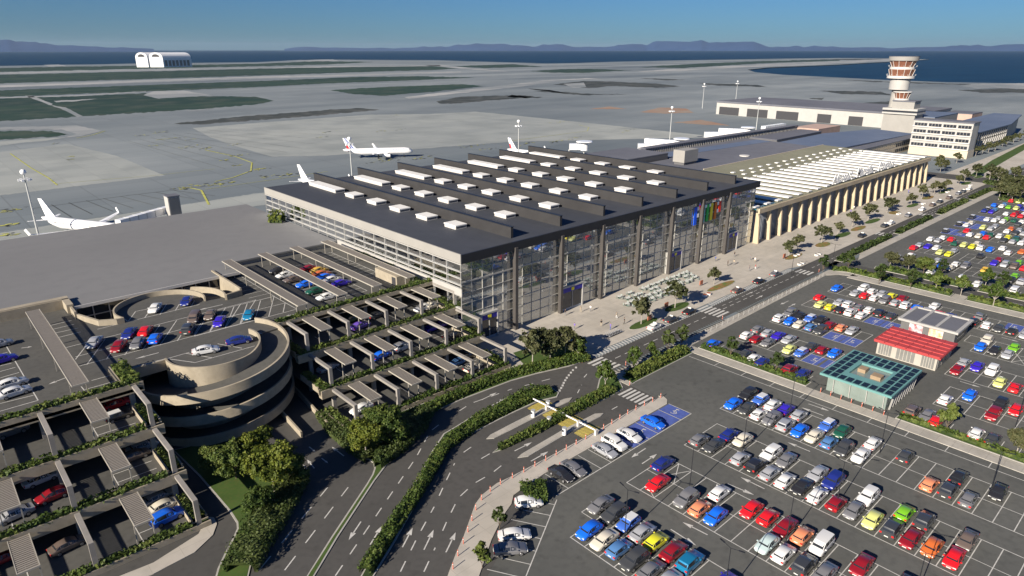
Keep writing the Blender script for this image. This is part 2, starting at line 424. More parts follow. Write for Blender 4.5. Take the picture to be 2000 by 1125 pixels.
def hedge(pts, w, h, label, z=0.0, dens=None, size=None, leaf='leaf_green', name='hedge', cat='hedge', group=None, seed=1, wob=.35):
    """leafy hedge along a polyline; w may be a list of widths per point"""
    rnd = random.Random(seed * 77 + 3); verts = []; faces = []
    ws = w if isinstance(w, (list, tuple)) else [w] * len(pts)
    cx = sum(p[0] for p in pts) / len(pts); cy = sum(p[1] for p in pts) / len(pts)
    dist = min(math.hypot(*p) for p in pts)
    size = size or max(.26, min(.8, dist / 330))
    dens = dens or 2.3 / size ** 2
    pn = []; core = MB().use('leaf_dark')
    for i in range(len(pts) - 1):
        a = Vector(pts[i]); b = Vector(pts[i + 1]); L = (b - a).length
        if L < .01: continue
        d = (b - a) / L; sd = Vector((-d.y, d.x))
        wm = (ws[i] + ws[i + 1]) / 2
        for _ in range(int(L * (wm + h) * dens)):
            t = rnd.random(); ww = ws[i] * (1 - t) + ws[i + 1] * t
            p = a + (b - a) * t
            c = rnd.uniform(-1, 1)
            hh = h * (1 + wob * noise.noise(Vector((p.x * .45 + seed, p.y * .45, c)))) * (1 - .32 * abs(c) ** 3)
            q = p + sd * c * ww / 2
            if rnd.random() < .35:
                zz = rnd.uniform(.1, 1) * hh; q = p + sd * math.copysign(ww / 2 * rnd.uniform(.85, 1.08), c); nr = (sd.x * math.copysign(1, c), sd.y * math.copysign(1, c), .3)
            else:
                zz = hh * rnd.uniform(.8, 1.02); nr = (0, 0, 1)
            pn.append((Vector((q.x - cx, q.y - cy, zz)), nr))
        s2 = sd
        core.face([(a.x - cx + s2.x * ws[i] * .4, a.y - cy + s2.y * ws[i] * .4, .0), (a.x - cx + s2.x * ws[i] * .36, a.y - cy + s2.y * ws[i] * .36, h * .62), (b.x - cx + s2.x * ws[i + 1] * .36, b.y - cy + s2.y * ws[i + 1] * .36, h * .62), (b.x - cx + s2.x * ws[i + 1] * .4, b.y - cy + s2.y * ws[i + 1] * .4, 0)])
        core.face([(a.x - cx - s2.x * ws[i] * .4, a.y - cy - s2.y * ws[i] * .4, .0), (a.x - cx - s2.x * ws[i] * .36, a.y - cy - s2.y * ws[i] * .36, h * .62), (b.x - cx - s2.x * ws[i + 1] * .36, b.y - cy - s2.y * ws[i + 1] * .36, h * .62), (b.x - cx - s2.x * ws[i + 1] * .4, b.y - cy - s2.y * ws[i + 1] * .4, 0)])
        core.face([(a.x - cx + s2.x * ws[i] * .36, a.y - cy + s2.y * ws[i] * .36, h * .62), (a.x - cx - s2.x * ws[i] * .36, a.y - cy - s2.y * ws[i] * .36, h * .62), (b.x - cx - s2.x * ws[i + 1] * .36, b.y - cy - s2.y * ws[i + 1] * .36, h * .62), (b.x - cx + s2.x * ws[i + 1] * .36, b.y - cy + s2.y * ws[i + 1] * .36, h * .62)])
    leaf_quads(pn, size, rnd, verts, faces)
    k = len(verts)
    verts += core.v; faces2 = [tuple(k + i for i in f) for f in core.f]
    me = bpy.data.meshes.new(name); me.from_pydata(verts, [], faces + faces2)
    me.materials.append(M[leaf]); me.materials.append(M['leaf_dark'])
    me.polygons.foreach_set('material_index', [0] * len(faces) + [1] * len(faces2)); me.update()
    o = link(name, me, None, (cx, cy, z))
    return tag(o, label, cat, group)

# ================================================================== THE SETTING: sea, land, airfield
m_, t_, b_ = nt('sea_water')
b_.inputs['Base Color'].default_value = (.010, .050, .11, 1); b_.inputs['Roughness'].default_value = .55; b_.inputs['Specular IOR Level'].default_value = .12
tc_ = t_.nodes.new('ShaderNodeTexCoord'); nn_ = t_.nodes.new('ShaderNodeTexNoise'); nn_.inputs['Scale'].default_value = .004; nn_.inputs['Detail'].default_value = 8
mp_ = t_.nodes.new('ShaderNodeMapping'); mp_.inputs['Scale'].default_value = (1, 3, 1)
t_.links.new(tc_.outputs['Object'], mp_.inputs['Vector']); t_.links.new(mp_.outputs['Vector'], nn_.inputs['Vector'])
rr_ = t_.nodes.new('ShaderNodeValToRGB'); rr_.color_ramp.elements[0].position = .35; rr_.color_ramp.elements[1].position = .7
rr_.color_ramp.elements[0].color = (.006, .028, .058, 1); rr_.color_ramp.elements[1].color = (.010, .042, .080, 1)
t_.links.new(nn_.outputs['Fac'], rr_.inputs['Fac']); t_.links.new(rr_.outputs['Color'], b_.inputs['Base Color'])
mb = MB().use('sea_water')
mb.face([(44000 * math.cos(2 * math.pi * i / 48), 44000 * math.sin(2 * math.pi * i / 48), -2.5) for i in range(48)])
structure('water', mb)

far_coast = [(-400, 133), (-100, 130), (90, 127.5), (110, 126.5), (180, 126), (270, 124), (400, 122.5), (500, 121.5), (560, 118.5), (660, 116.5), (750, 117), (850, 117.5), (960, 121), (1070, 124), (1130, 123), (1200, 120.5), (1350, 117.5), (1500, 115), (1640, 113.2), (1740, 113.8), (1815, 116), (1740, 120.5), (1640, 126), (1500, 132), (1460, 136), (1475, 141), (1530, 146), (1600, 149.5), (1650, 152), (1730, 156), (1850, 160.5), (2000, 163), (2300, 172)]
land = pxs(far_coast) + [(2600, -700), (-900, -700), (-1500, 1500)]
mb = MB().use('airfield_concrete'); mb.sheet(land, 0.0)
lp = land if sum(land[i][0] * land[(i + 1) % len(land)][1] - land[(i + 1) % len(land)][0] * land[i][1] for i in range(len(land))) > 0 else land[::-1]
mb.use('field_scrub')
for i in range(len(lp)):
    a = lp[i]; b = lp[(i + 1) % len(lp)]
    mb.face([(a[0], a[1], -2.6), (b[0], b[1], -2.6), (b[0], b[1], 0), (a[0], a[1], 0)])
structure('ground', mb)

def wob_poly(pts, z, mb, amp=.35, n=5, seed=0):
    """outline read off the photo, roughened so that turf and gravel edges are ragged"""
    out = []
    for i in range(len(pts)):
        a = pts[i]; b = pts[(i + 1) % len(pts)]
        L = math.hypot(b[0] - a[0], b[1] - a[1]); k = max(1, int(L / 5))
        for j in range(k):
            t = j / k; x = a[0] + (b[0] - a[0]) * t; y = a[1] + (b[1] - a[1]) * t
            if j: y += amp * (noise.noise(Vector((x * .07, y * .5, seed))) * 2 + 1.4 * noise.noise(Vector((x * .31, y * .9, seed + 5)))) * (1 + max(0, y - 150) / 60)
            out.append((x, y))
    mb.sheet(pxs(out), z)

grass = [
 [(-200, 150), (0, 146), (500, 134.5), (620, 131), (760, 128.5), (860, 129.5), (900, 133), (860, 136), (500, 147.5), (0, 163), (-200, 169)],
 [(-200, 139), (0, 133), (110, 130.5), (300, 128), (500, 124.5), (620, 119.5), (730, 121), (640, 126), (500, 129.5), (0, 140.5), (-200, 146)],
 [(-200, 183), (0, 176.5), (500, 158.5), (700, 150), (830, 149), (930, 151.5), (800, 157), (620, 164), (500, 170), (300, 178), (0, 189), (-200, 196)],
 [(-200, 199), (0, 192.5), (180, 187), (285, 182), (300, 190), (370, 189), (420, 188), (500, 189), (535, 197), (500, 204), (380, 214), (160, 227), (0, 237), (-200, 250)],
 [(-200, 262), (0, 256), (90, 256), (135, 262), (110, 267), (0, 273), (-200, 279)],
 [(645, 176), (750, 170), (900, 164.5), (950, 168), (850, 179), (750, 187), (690, 184)],
 [(1035, 139), (1090, 135.5), (1150, 134.5), (1235, 137), (1140, 142.5), (1080, 142)],
 [(870, 129.5), (1000, 125.5), (1060, 130), (950, 133)],
 [(1250, 131), (1370, 124), (1500, 119), (1640, 116), (1640, 118.5), (1500, 123), (1330, 133)],
]
scrub = [
 [(340, 241), (420, 233), (500, 225), (700, 211), (742, 214.5), (640, 224), (500, 235), (400, 243), (352, 243)],
 [(852, 198), (900, 189), (1000, 186), (1040, 190), (960, 196), (880, 203), (858, 202)],
 [(1080, 165), (1140, 158), (1210, 160), (1290, 164), (1330, 169), (1280, 171.5), (1200, 168), (1150, 172)],
 [(1030, 173), (1075, 176), (1040, 178), (1140, 186), (1230, 184), (1140, 183)],
 [(1600, 177), (1720, 179), (1742, 186), (1640, 183)],
 [(1250, 153), (1300, 154), (1340, 156), (1300, 157)],
 [(1360, 162), (1480, 166), (1500, 170), (1400, 167)],
 [(1580, 192), (1610, 191), (1605, 195)], [(1680, 201), (1740, 198), (1750, 204), (1690, 206)],
 [(1640, 156), (1760, 160), (1860, 163.5), (2000, 166), (2000, 168), (1850, 165), (1700, 160)],
 [(1870, 176), (1960, 173), (2050, 176), (2040, 181), (1920, 181)],
 [(1000, 185), (1060, 190), (1030, 192), (990, 189)],
 [(1540, 117.5), (1640, 115.3), (1740, 115), (1700, 117)],
]
mb = MB().use('field_grass')
for i, g_ in enumerate(grass): wob_poly(g_, .06, mb, seed=i)
mb.use('field_scrub')
for i, g_ in enumerate(scrub): wob_poly(g_, .07, mb, seed=20 + i)
structure('airfield_grass', mb)
mb = MB().use('runway_pale')
for i, g_ in enumerate([
 [(-200, 148), (0, 142), (500, 131), (860, 127.5), (860, 129), (500, 133.5), (0, 145), (-200, 151)],
 [(-200, 171), (0, 165.5), (500, 149.5), (760, 143), (900, 139.5), (900, 142), (760, 146), (500, 153.5), (0, 171), (-200, 177)],
 [(860, 126), (900, 131), (1000, 140), (960, 139), (900, 134), (830, 128)],
 [(-200, 255), (0, 249), (150, 245), (200, 256), (160, 266), (120, 270), (150, 262), (120, 253), (0, 254)],
 [(790, 190), (900, 176), (1000, 165), (1060, 157), (1150, 152.5), (1180, 155), (1100, 158), (1020, 169), (880, 184), (800, 193)],
 [(1240, 140), (1300, 135.5), (1500, 124.5), (1740, 115), (1810, 116), (1740, 119), (1600, 126), (1480, 131), (1380, 136), (1290, 141)],
 [(280, 186), (300, 178), (360, 177), (420, 187), (350, 190), (310, 193)],
 [(1100, 164), (1140, 161), (1145, 170), (1120, 172)],
 [(1900, 164), (2000, 162.5), (2100, 166), (2000, 174), (1940, 171), (1910, 173), (1870, 168)],
 [(85, 127), (115, 126), (130, 129), (95, 130)], [(560, 118), (650, 116), (665, 119), (600, 120)],
]): wob_poly(g_, .1, mb, amp=.2, seed=40 + i)
mb.use('apron_light')
for i, g_ in enumerate([
 [(376, 250), (500, 240), (720, 224), (830, 223), (930, 218), (1080, 233), (1240, 250), (1410, 268), (1220, 272), (1000, 277), (830, 290), (640, 304), (530, 306), (455, 284), (410, 268)],
 [(-200, 312), (0, 297), (130, 281), (230, 305), (290, 330), (322, 343), (200, 358), (0, 382), (-200, 410)],
 [(-100, 480), (0, 455), (260, 415), (500, 378), (560, 372), (520, 400), (300, 430), (0, 478)],
 [(40, 279), (0, 285), (-100, 294), (-100, 283), (60, 272), (130, 268), (90, 275)],
]): wob_poly(g_, .04, mb, amp=.1, seed=60 + i)
mb.use('earth_red')
for i, g_ in enumerate([[(1250, 219), (1290, 210), (1340, 212), (1355, 220), (1300, 222)], [(1315, 239), (1370, 234), (1425, 245), (1380, 244)], [(1150, 213), (1190, 208), (1225, 213)]]):
    wob_poly(g_, .05, mb, amp=.2, seed=70 + i)
mb.use('field_scrub')
for pts in [[(40, 187), (60, 187), (110, 205), (130, 211), (165, 228), (155, 229), (120, 212), (95, 206)]]:
    pass
mb.use('runway_pale')
for pts in [[(48, 187), (62, 187), (103, 203), (100, 206)], [(95, 205), (128, 210), (162, 227), (152, 229), (118, 212)], [(-20, 190.5), (150, 186), (285, 178), (285, 179.5), (150, 188), (-20, 192.5)], [(360, 216.5), (420, 212), (400, 214.5), (370, 218)], [(105, 197), (190, 193), (150, 198), (110, 200)]]:
    wob_poly(pts, .12, mb, amp=.25, seed=80)
structure('taxiway', mb)

# painted markings on the apron (yellow lines, black and yellow stand numbers)
mb = MB().use('yellow_marking')
def stripe(mb, pts, w, z, n=None):
    for a, b in zip(pts[:-1], pts[1:]):
        d = Vector((b[0] - a[0], b[1] - a[1])); L = d.length
        if L < 1e-4: continue
        d /= L; s = Vector((-d.y, d.x)) * w / 2
        mb.face([(a[0] - s.x, a[1] - s.y, z), (b[0] - s.x, b[1] - s.y, z), (b[0] + s.x, b[1] + s.y, z), (a[0] + s.x, a[1] + s.y, z)])
stripe(mb, pxs([(20, 300), (60, 328), (95, 348), (112, 362)]), .7, .13)
stripe(mb, pxs([(400, 293), (460, 306), (492, 318), (490, 334), (455, 347), (420, 355)]), .8, .13)
stripe(mb, pxs([(370, 367), (393, 372), (408, 400)]), .9, .13)
stripe(mb, pxs([(205, 256), (180, 264), (150, 270)]), .8, .13)
stripe(mb, pxs([(1000, 275), (1100, 262), (1147, 256), (1150, 249), (1130, 244)]), .5, .13)
stripe(mb, pxs([(400, 370), (520, 353), (640, 335)]), .4, .13)
stripe(mb, pxs([(100, 360), (300, 343), (420, 330)]), .35, .13)
rs = random.Random(3)
clusters = [(20, 412, 20), (15, 440, 14), (22, 458, 14), (360, 367, 22), (420, 360, 20), (450, 357, 10), (470, 303, 12), (370, 286, 14), (405, 289, 14), (455, 283, 12), (300, 284, 10), (320, 272, 12), (280, 264, 12), (315, 258, 12), (345, 270, 10), (375, 272, 8), (505, 330, 14), (525, 344, 12), (560, 342, 14), (750, 314, 22), (820, 309, 20), (920, 285, 16), (955, 290, 14), (1095, 238, 12), (1225, 255, 12), (1085, 276, 14), (1120, 270, 10), (1030, 281, 14), (640, 258, 8), (630, 268, 8), (750, 255, 10), (780, 253, 9), (1290, 194, 12), (1030, 190, 4), (140, 306, 6), (137, 312, 6), (105, 281, 8), (460, 324, 8), (770, 226, 8), (1540, 203, 14), (1555, 201, 10), (440, 313, 8)]
for (x, y, n) in clusters:
    for _ in range(n):
        px = x + rs.gauss(0, n * .75); py = y + rs.gauss(0, n * .09) - (px - x) * .13
        p = at(px, py); w = rs.uniform(.5, 2.4); mb.use('yellow_marking' if rs.random() < .5 else 'black_marking')
        a = rs.uniform(-.3, .3); c, s = math.cos(a), math.sin(a); h = rs.uniform(.4, 1.2)
        mb.face([(p[0] + i * w * c - j * h * s, p[1] + i * w * s + j * h * c, .135 + rs.random() * .02) for i, j in ((-.5, -.5), (.5, -.5), (.5, .5), (-.5, .5))])
mb.use('black_marking')
for k in range(9):   # dark joints of the concrete slabs
    stripe(mb, pxs([(250 + 22 * k, 275 - 3 * k), (440 + 30 * k, 330 - 8 * k)]), .22, .127)
for k in range(8):
    x = 60 + 32 * k
    stripe(mb, pxs([(100 + 34 * k, 400 - 4 * k), (140 + 40 * k, 425 - 6 * k)]), .25, .127)
stripe(mb, pxs([(60, 408), (250, 382), (420, 362)]), .3, .127)
structure('apron_marking', mb)

# hills along the horizon
def ridge(name, prof, dist, sub=3):
    """prof: (px, py of the crest). A long ridge with a front slope, crest and back slope."""
    rows = [[], [], [], []]
    pr = []
    for (a, b) in zip(prof[:-1], prof[1:]):
        for k in range(sub): t = k / sub; pr.append((a[0] + (b[0] - a[0]) * t, a[1] + (b[1] - a[1]) * t))
    pr.append(prof[-1])
    for i, (px, py) in enumerate(pr):
        a = (px - CX) / F; d = Vector((CP * FX + a * RX, CP * FY + a * RY)) ; b = -(py - CY) / F
        hz = CP + b * SP; d = Vector((hz * FX + a * RX, hz * FY + a * RY)); sl = (-SP + b * CP) / d.length; dl = d.normalized()
        jag = 70 * noise.noise(Vector((px * .05, 3.3, 0))) * min(1, max(0, (96 - py) / 6))
        for r, (dd, hh) in enumerate(((-1200, 0), (0, 1), (1200, .8), (3000, 0))):
            D = dist + dd + (180 * noise.noise(Vector((px * .11, r * 2.1, 1))) if r else 0)
            z = CAM_H + sl * dist + jag if r == 1 else (CAM_H + sl * dist) * hh if r == 2 else -3
            rows[r].append((dl.x * D, dl.y * D, max(z, -2.8)))
    mb = MB().use('hill_haze_blue'); mb.loft(rows, closed=False, caps=False)
    o = mb.build(name, None, smooth=60); o['kind'] = 'structure'
two_noise('hill_haze_blue', (.010, .040, .13), (.016, .052, .15), (.030, .070, .17), .0006, .003)  # blue of distance haze is put into the hill colour
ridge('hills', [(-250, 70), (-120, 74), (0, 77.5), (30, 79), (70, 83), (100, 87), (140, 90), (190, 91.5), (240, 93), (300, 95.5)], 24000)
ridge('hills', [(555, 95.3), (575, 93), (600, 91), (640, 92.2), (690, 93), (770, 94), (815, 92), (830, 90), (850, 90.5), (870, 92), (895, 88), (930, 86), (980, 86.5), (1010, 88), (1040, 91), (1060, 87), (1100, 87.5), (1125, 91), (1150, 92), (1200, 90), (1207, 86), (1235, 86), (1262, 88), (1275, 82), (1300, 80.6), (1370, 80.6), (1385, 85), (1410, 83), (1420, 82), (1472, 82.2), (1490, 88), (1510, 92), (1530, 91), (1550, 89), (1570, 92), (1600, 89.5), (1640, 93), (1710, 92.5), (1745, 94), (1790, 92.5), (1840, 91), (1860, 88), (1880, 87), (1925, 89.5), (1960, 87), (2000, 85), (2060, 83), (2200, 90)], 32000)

# ================================================================== LANDSIDE GROUND
# asphalt of car parks and roads (z .012), then markings, kerbed islands above
mb = MB().use('asphalt')
mb.sheet([(-60, -60), (520, -60), (520, 76), (118, 76), (96, 71), (-60, 71)], .012)
structure('car_park_ground', mb)
mb = MB().use('road_asphalt')
mb.sheet([(-60, 90), (70, 160), (100, 95), (100, 83.6), (900, 84.2), (900, 78.4), (96.5, 77.5), (95.5, 61.7), (63, 61.7), (40, 50), (20, 20), (-60, 20)], .02)
mb.sheet(rect(202.2, 208.8, -60, 79), .02)
structure('road', mb)
# raised plaza and pavements
mb = MB().use('plaza_paving')
mb.prism([(100.2, 85.4), (190.5, 85.4), (196, 83.6), (430, 83.9), (430, 87), (480, 87), (700, 95), (700, 112), (480, 108), (404, 107), (404, 130), (84, 130), (82.0, 91.5)], -.1, .12)
structure('plaza', mb)
mb = MB().use('path_paving')
mb.prism([(118.2, 73.4), (118.2, 76.4), (101, 76.6), (96.2, 77.3), (95.7, 70.9), (97.5, 70.9), (97.5, 74.4), (117.4, 74.4)], -.1, .12)
mb.prism([(118.2, 73.4), (192.0, 74.9), (195.5, 72.6), (197.5, 68), (199, 71.5), (197.4, 76.5), (118.2, 76.4)], -.1, .12)
mb.prism(rect(118.0, 120.8, -60, 73.4), -.1, .12)
mb.prism(rect(194.5, 198.4, -60, 70), -.1, .12)
mb.prism(rect(198.4, 202.0, 41.5, 44.6), -.1, .12)
mb.prism([(214, 74.6), (372, 74.6), (372, 77.2), (222, 77.2)], -.1, .12)
mb.use('plaza_paving')
isl = pxs([(1289, 776), (1230, 804), (1160, 846), (1080, 889), (1000, 931), (970, 945), (941, 968), (928, 986), (921, 1006), (905, 1050), (891, 1081), (876, 1121), (870, 1140), (880, 1250), (905, 1250), (921, 1200), (936, 1125), (960, 1055), (985, 1005), (999, 985), (1003, 968)]) + [(63.2, 61.7), (95.2, 61.7), (96.6, 62.6), (97.1, 63.8), (96.6, 64.6)]
mb.prism(isl, -.1, .12)
structure('pavement', mb)
# pavement round the foot of the parking terraces
mb = MB().use('plaza_paving')
mb.prism(pxs([(150, 1160), (300, 1100), (388, 1044), (405, 1010), (418, 1012), (424, 1024), (416, 1046), (380, 1080), (300, 1122), (230, 1150), (150, 1190)]), -.1, .12)
structure('pavement', mb)

# kerbed lawns and planting islands
def island(pts, matn='lawn', w=.22, z=.14):
    k = MB().use('kerb_stone'); k.prism(pts, -.05, z); return k
islands = MB()
A = pxs([(594, 1135), (647, 1050), (715, 948), (727, 928), (731, 916), (729, 905), (720, 899), (715, 897), (649, 845), (598, 790), (640, 760), (693, 838), (990, 728), (1020, 712), (1000, 690), (1080, 665), (1148, 690), (1141, 706), (1112, 716), (1050, 730), (1000, 744), (900, 782), (850, 804), (822, 824), (804, 843), (762, 900), (732, 940), (660, 1050), (609, 1135)])
Cc = pxs([(700, 1135), (771, 1003), (811, 943), (843, 883), (866, 848), (890, 834), (925, 812), (1000, 779), (1050, 757), (1078, 758), (1092, 768), (1088, 776), (1050, 785), (1000, 808), (960, 828), (931, 843), (881, 865), (863, 890), (846, 925), (771, 1060), (722, 1140)])
E_ = pxs([(1165, 764), (1170, 742), (1180, 728), (1200, 724), (1218, 760), (1200, 771), (1133, 804), (1077, 830), (1016, 862), (980, 880), (962, 885), (975, 874), (1000, 859), (1042, 838), (1080, 814), (1102, 806), (1118, 787)])
I1 = pxs([(1118, 777), (1102, 780), (1060, 798), (1000, 828), (958, 850), (950, 858), (965, 857), (1000, 840), (1062, 808), (1112, 785)])
I2 = pxs([(1179, 808), (1162, 809), (1100, 840), (1018, 888), (1011, 895), (1032, 892), (1100, 852), (1173, 814)])
G_ = [(96.8, 71.0), (118.0, 71.0), (118.0, 74.4), (97.4, 74.4)]
LW = pxs([(338, 880), (388, 930), (448, 1000), (462, 1022), (463, 1034), (455, 1052), (440, 1080), (425, 1112), (415, 1150), (480, 1150), (500, 1065), (596, 950), (596, 925), (560, 885), (430, 860)])
cap1 = [(223.0, 76.0), (207.5, 76.5)]
def put_island(name, pts, top='lawn', inset=.25):
    k = MB().use('kerb_stone'); k.prism(pts, -.05, .13)
    cx = sum(p[0] for p in pts) / len(pts); cy = sum(p[1] for p in pts) / len(pts)
    a = sum(pts[i][0] * pts[(i + 1) % len(pts)][1] - pts[(i + 1) % len(pts)][0] * pts[i][1] for i in range(len(pts)))
    sg = 1 if a > 0 else -1; ins = []
    for i in range(len(pts)):
        p0 = Vector(pts[i - 1]); p = Vector(pts[i]); p1 = Vector(pts[(i + 1) % len(pts)])
        n = ((p - p0).normalized() + (p1 - p).normalized())
        if n.length < .1: ins.append(tuple(p)); continue
        n.normalize(); ins.append((p.x - n.y * inset * sg, p.y + n.x * inset * sg))
    k.use(top); k.sheet(ins, .15)
    return structure(name, k)
put_island('grass_verge', A)
put_island('grass_verge', Cc, 'planting_bed')
put_island('grass_verge', E_)
put_island('traffic_island', I1, 'path_paving', .12)
put_island('traffic_island', I2, 'path_paving', .12)
put_island('grass_verge', G_)
put_island('grass_verge', LW)
put_island('grass_verge', rect(121.0, 123.4, 47.5, 71.8))
put_island('grass_verge', rect(121.0, 123.4, -60, 31.3))
put_island('grass_verge', [(198.6, 44.8), (201.9, 44.8), (201.9, 71), (200.6, 75), (198.8, 76.5), (197.4, 76.2), (199.4, 72)])
put_island('grass_verge', rect(198.6, 201.9, -60, 41.3))
put_island('grass_verge', [(208.9, 44.8), (213.2, 44.8), (213.2, 66), (212, 68.6), (209.6, 68.2), (208.9, 66)])
put_island('grass_verge', rect(208.9, 213.2, -60, 41.3))
for (a, b) in ((208.5, 249.8), (257, 293), (301.5, 337.5), (343.5, 374)):
    put_island('grass_verge', rect(a, b, 77.2, 79.6))
# small gardens on the plaza
def blob(cx, cy, a, b, ang=0, n=14, ex=1.0):
    return [(cx + a * math.cos(t) * math.cos(ang) - b * math.sin(t) * math.sin(ang), cy + a * math.cos(t) * math.sin(ang) + b * math.sin(t) * math.cos(ang)) for t in [2 * math.pi * i / n for i in range(n)]]
gardens = [(123.2, 88.2, 5.4, 1.7, 'lawn'), (138.4, 89.2, 5.0, 1.9, 'lawn'), (161, 90.3, 7, 1.5, 'flower_bed'), (203, 90.0, 5.5, 1.6, 'flower_bed'), (223.4, 89.8, 4.5, 2.0, 'flower_bed'), (241, 90.6, 6.0, 1.7, 'lawn'), (254.5, 90.6, 6, 1.7, 'flower_bed'), (270, 91.5, 6.5, 1.7, 'lawn'), (291, 91, 4, 2.2, 'flower_bed'), (311, 91, 6, 1.6, 'lawn'), (333, 92, 6, 1.8, 'flower_bed'), (354, 91.5, 8, 1.6, 'lawn'), (384, 91, 6, 1.8, 'lawn'), (409, 92, 6, 1.7, 'lawn')]
for (x, y, a, b, mt) in gardens:
    k = MB().use('kerb_stone'); k.prism(blob(x, y, a, b), .1, .17); k.use(mt); k.sheet(blob(x, y, a - .2, b - .2), .19); structure('garden_bed', k)
k = MB().use('lawn'); k.sheet([(405, 96), (478, 103), (640, 112), (640, 107), (480, 97), (405, 92)], .15)
k.sheet([(360, 70), (372, 76), (372, 60), (360, 20), (300, -60), (900, -60), (900, 70), (470, 76), (374, 76)], .03)
structure('grass_verge', k)
k = MB().use('road_asphalt')
k.sheet([(389, 130), (404, 130), (410, 84), (392, 84)], .16); k.sheet([(430, 84), (900, 84), (900, 74), (440, 74)], .05)
k.sheet(rect(376, 382, -60, 79), .05)
structure('road', k)
k = MB().use('path_paving')
for x0, x1, y0, y1 in ((430, 520, 66, 73), (384, 400, 60, 76), (418, 450, 40, 62)): k.prism(rect(x0, x1, y0, y1), -.05, .1)
structure('pavement', k)

# ------------------------------------------------------------------ painted markings
mk = MB().use('worn_marking')
Z0 = .03
def line(x0, y0, x1, y1, w=.14, z=Z0): stripe(mk, [(x0, y0), (x1, y1)], w, z)
def double_row(f, v0, n, skip_front=(), skip_back=(), start_b=0, start_f=0):
    vb0 = v0 - 2.5 * start_b; vf0 = v0 - 2.5 * start_f; v1 = v0 - 2.5 * n
    line(f, vf0 + .07, f, v1 - .07); line(f + 10, vb0 + .07, f + 10, v1 - .07); line(f + 5, max(vb0, vf0), f + 5, v1, .12, Z0 + .004)
    for i in range(n + 1):
        y = v0 - 2.5 * i
        if i >= start_f: line(f, y, f + 5, y, .12, Z0 + .008)
        if i >= start_b: line(f + 5, y, f + 10, y, .12, Z0 + .008)
double_row(55.6, 51.7, 20, start_f=1)
double_row(70.8, 51.7, 24)
double_row(86.0, 51.7, 28)
double_row(101.1, 54.2, 32)
double_row(131.5, 68.6, 8); double_row(131.7, 31.0, 16, start_b=1, start_f=1)
double_row(146.9, 68.6, 8); double_row(146.9, 31.0, 14)
double_row(163.4, 68.6, 10); double_row(163.4, 33.4, 14, start_f=1)
double_row(178.7, 68.6, 34)
double_row(222.6, 61.1, 36); double_row(238, 68.6, 5); double_row(238, 53.6, 34)
for f in (253.5, 270.2, 285.3, 301.0, 317.0, 332.0, 347.5): double_row(f, 68.6, 34)
# lines beside the paths
line(115.9, 70.6, 115.9, -60); line(118.0, 70.8, 118.0, -60, .12)
for i in range(18): line(115.9, 64.6 - 6.1 * i, 118.0, 64.6 - 6.1 * i, .12, Z0 + .004)
for y in [68.6 - 2.5 * i for i in range(9)] + [31.1 - 2.5 * i for i in range(24)]: line(123.5, y, 126.5, y, .12)
for y in [66 - 2.5 * i for i in range(9)] + [38 - 2.5 * i for i in range(24)]: line(213.3, y, 217, y, .12)
# the row of bays beside the bollards
line(60.6, 56.7, 95.6, 56.7); line(95.6, 56.7, 95.6, 61.6); 
for x in (63.2, 68.2, 70.7, 73.2, 75.7, 78.2, 80.7, 83.2, 85.7, 92.4): line(x, 56.7, x, 61.6, .12, Z0 + .004)
L0p = Vector((60.0, 56.0)); L1p = Vector((45.4, 47.6)); dd_ = (L1p - L0p).normalized(); nn2 = Vector((-dd_.y, dd_.x)) * -1
line(L0p.x, L0p.y, L1p.x - 20 * .866, L1p.y - 20 * .5)
for i in range(13):
    a = L0p + dd_ * (1.2 + 2.5 * i)
    bq = a + nn2 * 5
    line(a.x, a.y, bq.x, bq.y, .12, Z0 + .004)
# crossed-out bays
for (x0, x1, y0, y1) in ((75.8, 80.8, 49.2, 46.7), (168.4, 173.4, 25.9, 23.4), (163.4, 168.4, 23.4, 20.9)):
    line(x0, y0, x1, y1, .12, Z0 + .012); line(x0, y1, x1, y0, .12, Z0 + .016)
line(70.9, 46.8, 72.6, 49.2, .12, Z0 + .012)
# dashed lane lines
def dashes(pts, on, off, w=.15, z=Z0):
    acc = 0
    for a, b in zip(pts[:-1], pts[1:]):
        d = Vector((b[0] - a[0], b[1] - a[1])); L = d.length; d /= L; t = acc
        while t < L:
            e = min(L, t + on)
            line(a[0] + d.x * t, a[1] + d.y * t, a[0] + d.x * e, a[1] + d.y * e, w, z); t += on + off
        acc = t - L
dashes([(103.4, 80.7), (139.0, 80.7)], 1.9, 1.4, .16); dashes([(146, 80.7), (187, 80.7)], 1.9, 1.4, .16)
dashes([(148, 82.1), (172, 82.1)], 1.6, 1.6, .12)
dashes([(196, 80.9), (372, 80.9)], 1.9, 1.5, .16); dashes([(300, 82.3), (372, 82.3)], 1.9, 1.5, .14)
dashes([(100.4, 83.62), (190, 83.62)], .5, .5, .22)
dashes([(440, 79), (860, 79)], 6, 4, .3); line(440, 81.5, 860, 81.5, .25, .06)
dashes([(205.5, 66), (205.5, -60)], 2.2, 3.4, .16)
dashes([(379, 60), (379, -40)], 2.2, 3.4, .16, .06)
def dpx(pts, on=1.8, off=2.1, w=.17): dashes(pxs(pts), on, off, w)
dpx([(500 + 30 / 4, 1114), (720, 841)] and [(506, 1114), (640, 952)], 2.6, 2.5)
dpx([(556, 1114), (680, 952)], 2.6, 2.5)
dpx([(655, 1125), (750, 985), (812, 895), (840, 843), (870, 820), (920, 788), (1000, 760), (1075, 740)], 1.9, 2.0)
dpx([(782, 1117), (815, 1050), (848, 990), (870, 942), (888, 905), (905, 884), (928, 868)], 1.9, 2.0)
dpx([(828, 1117), (850, 1070), (872, 1020), (895, 973), (925, 945), (960, 925), (985, 905)], 1.9, 2.0)
dpx([(940, 896), (985, 870), (1010, 856)], 1.9, 2.0)
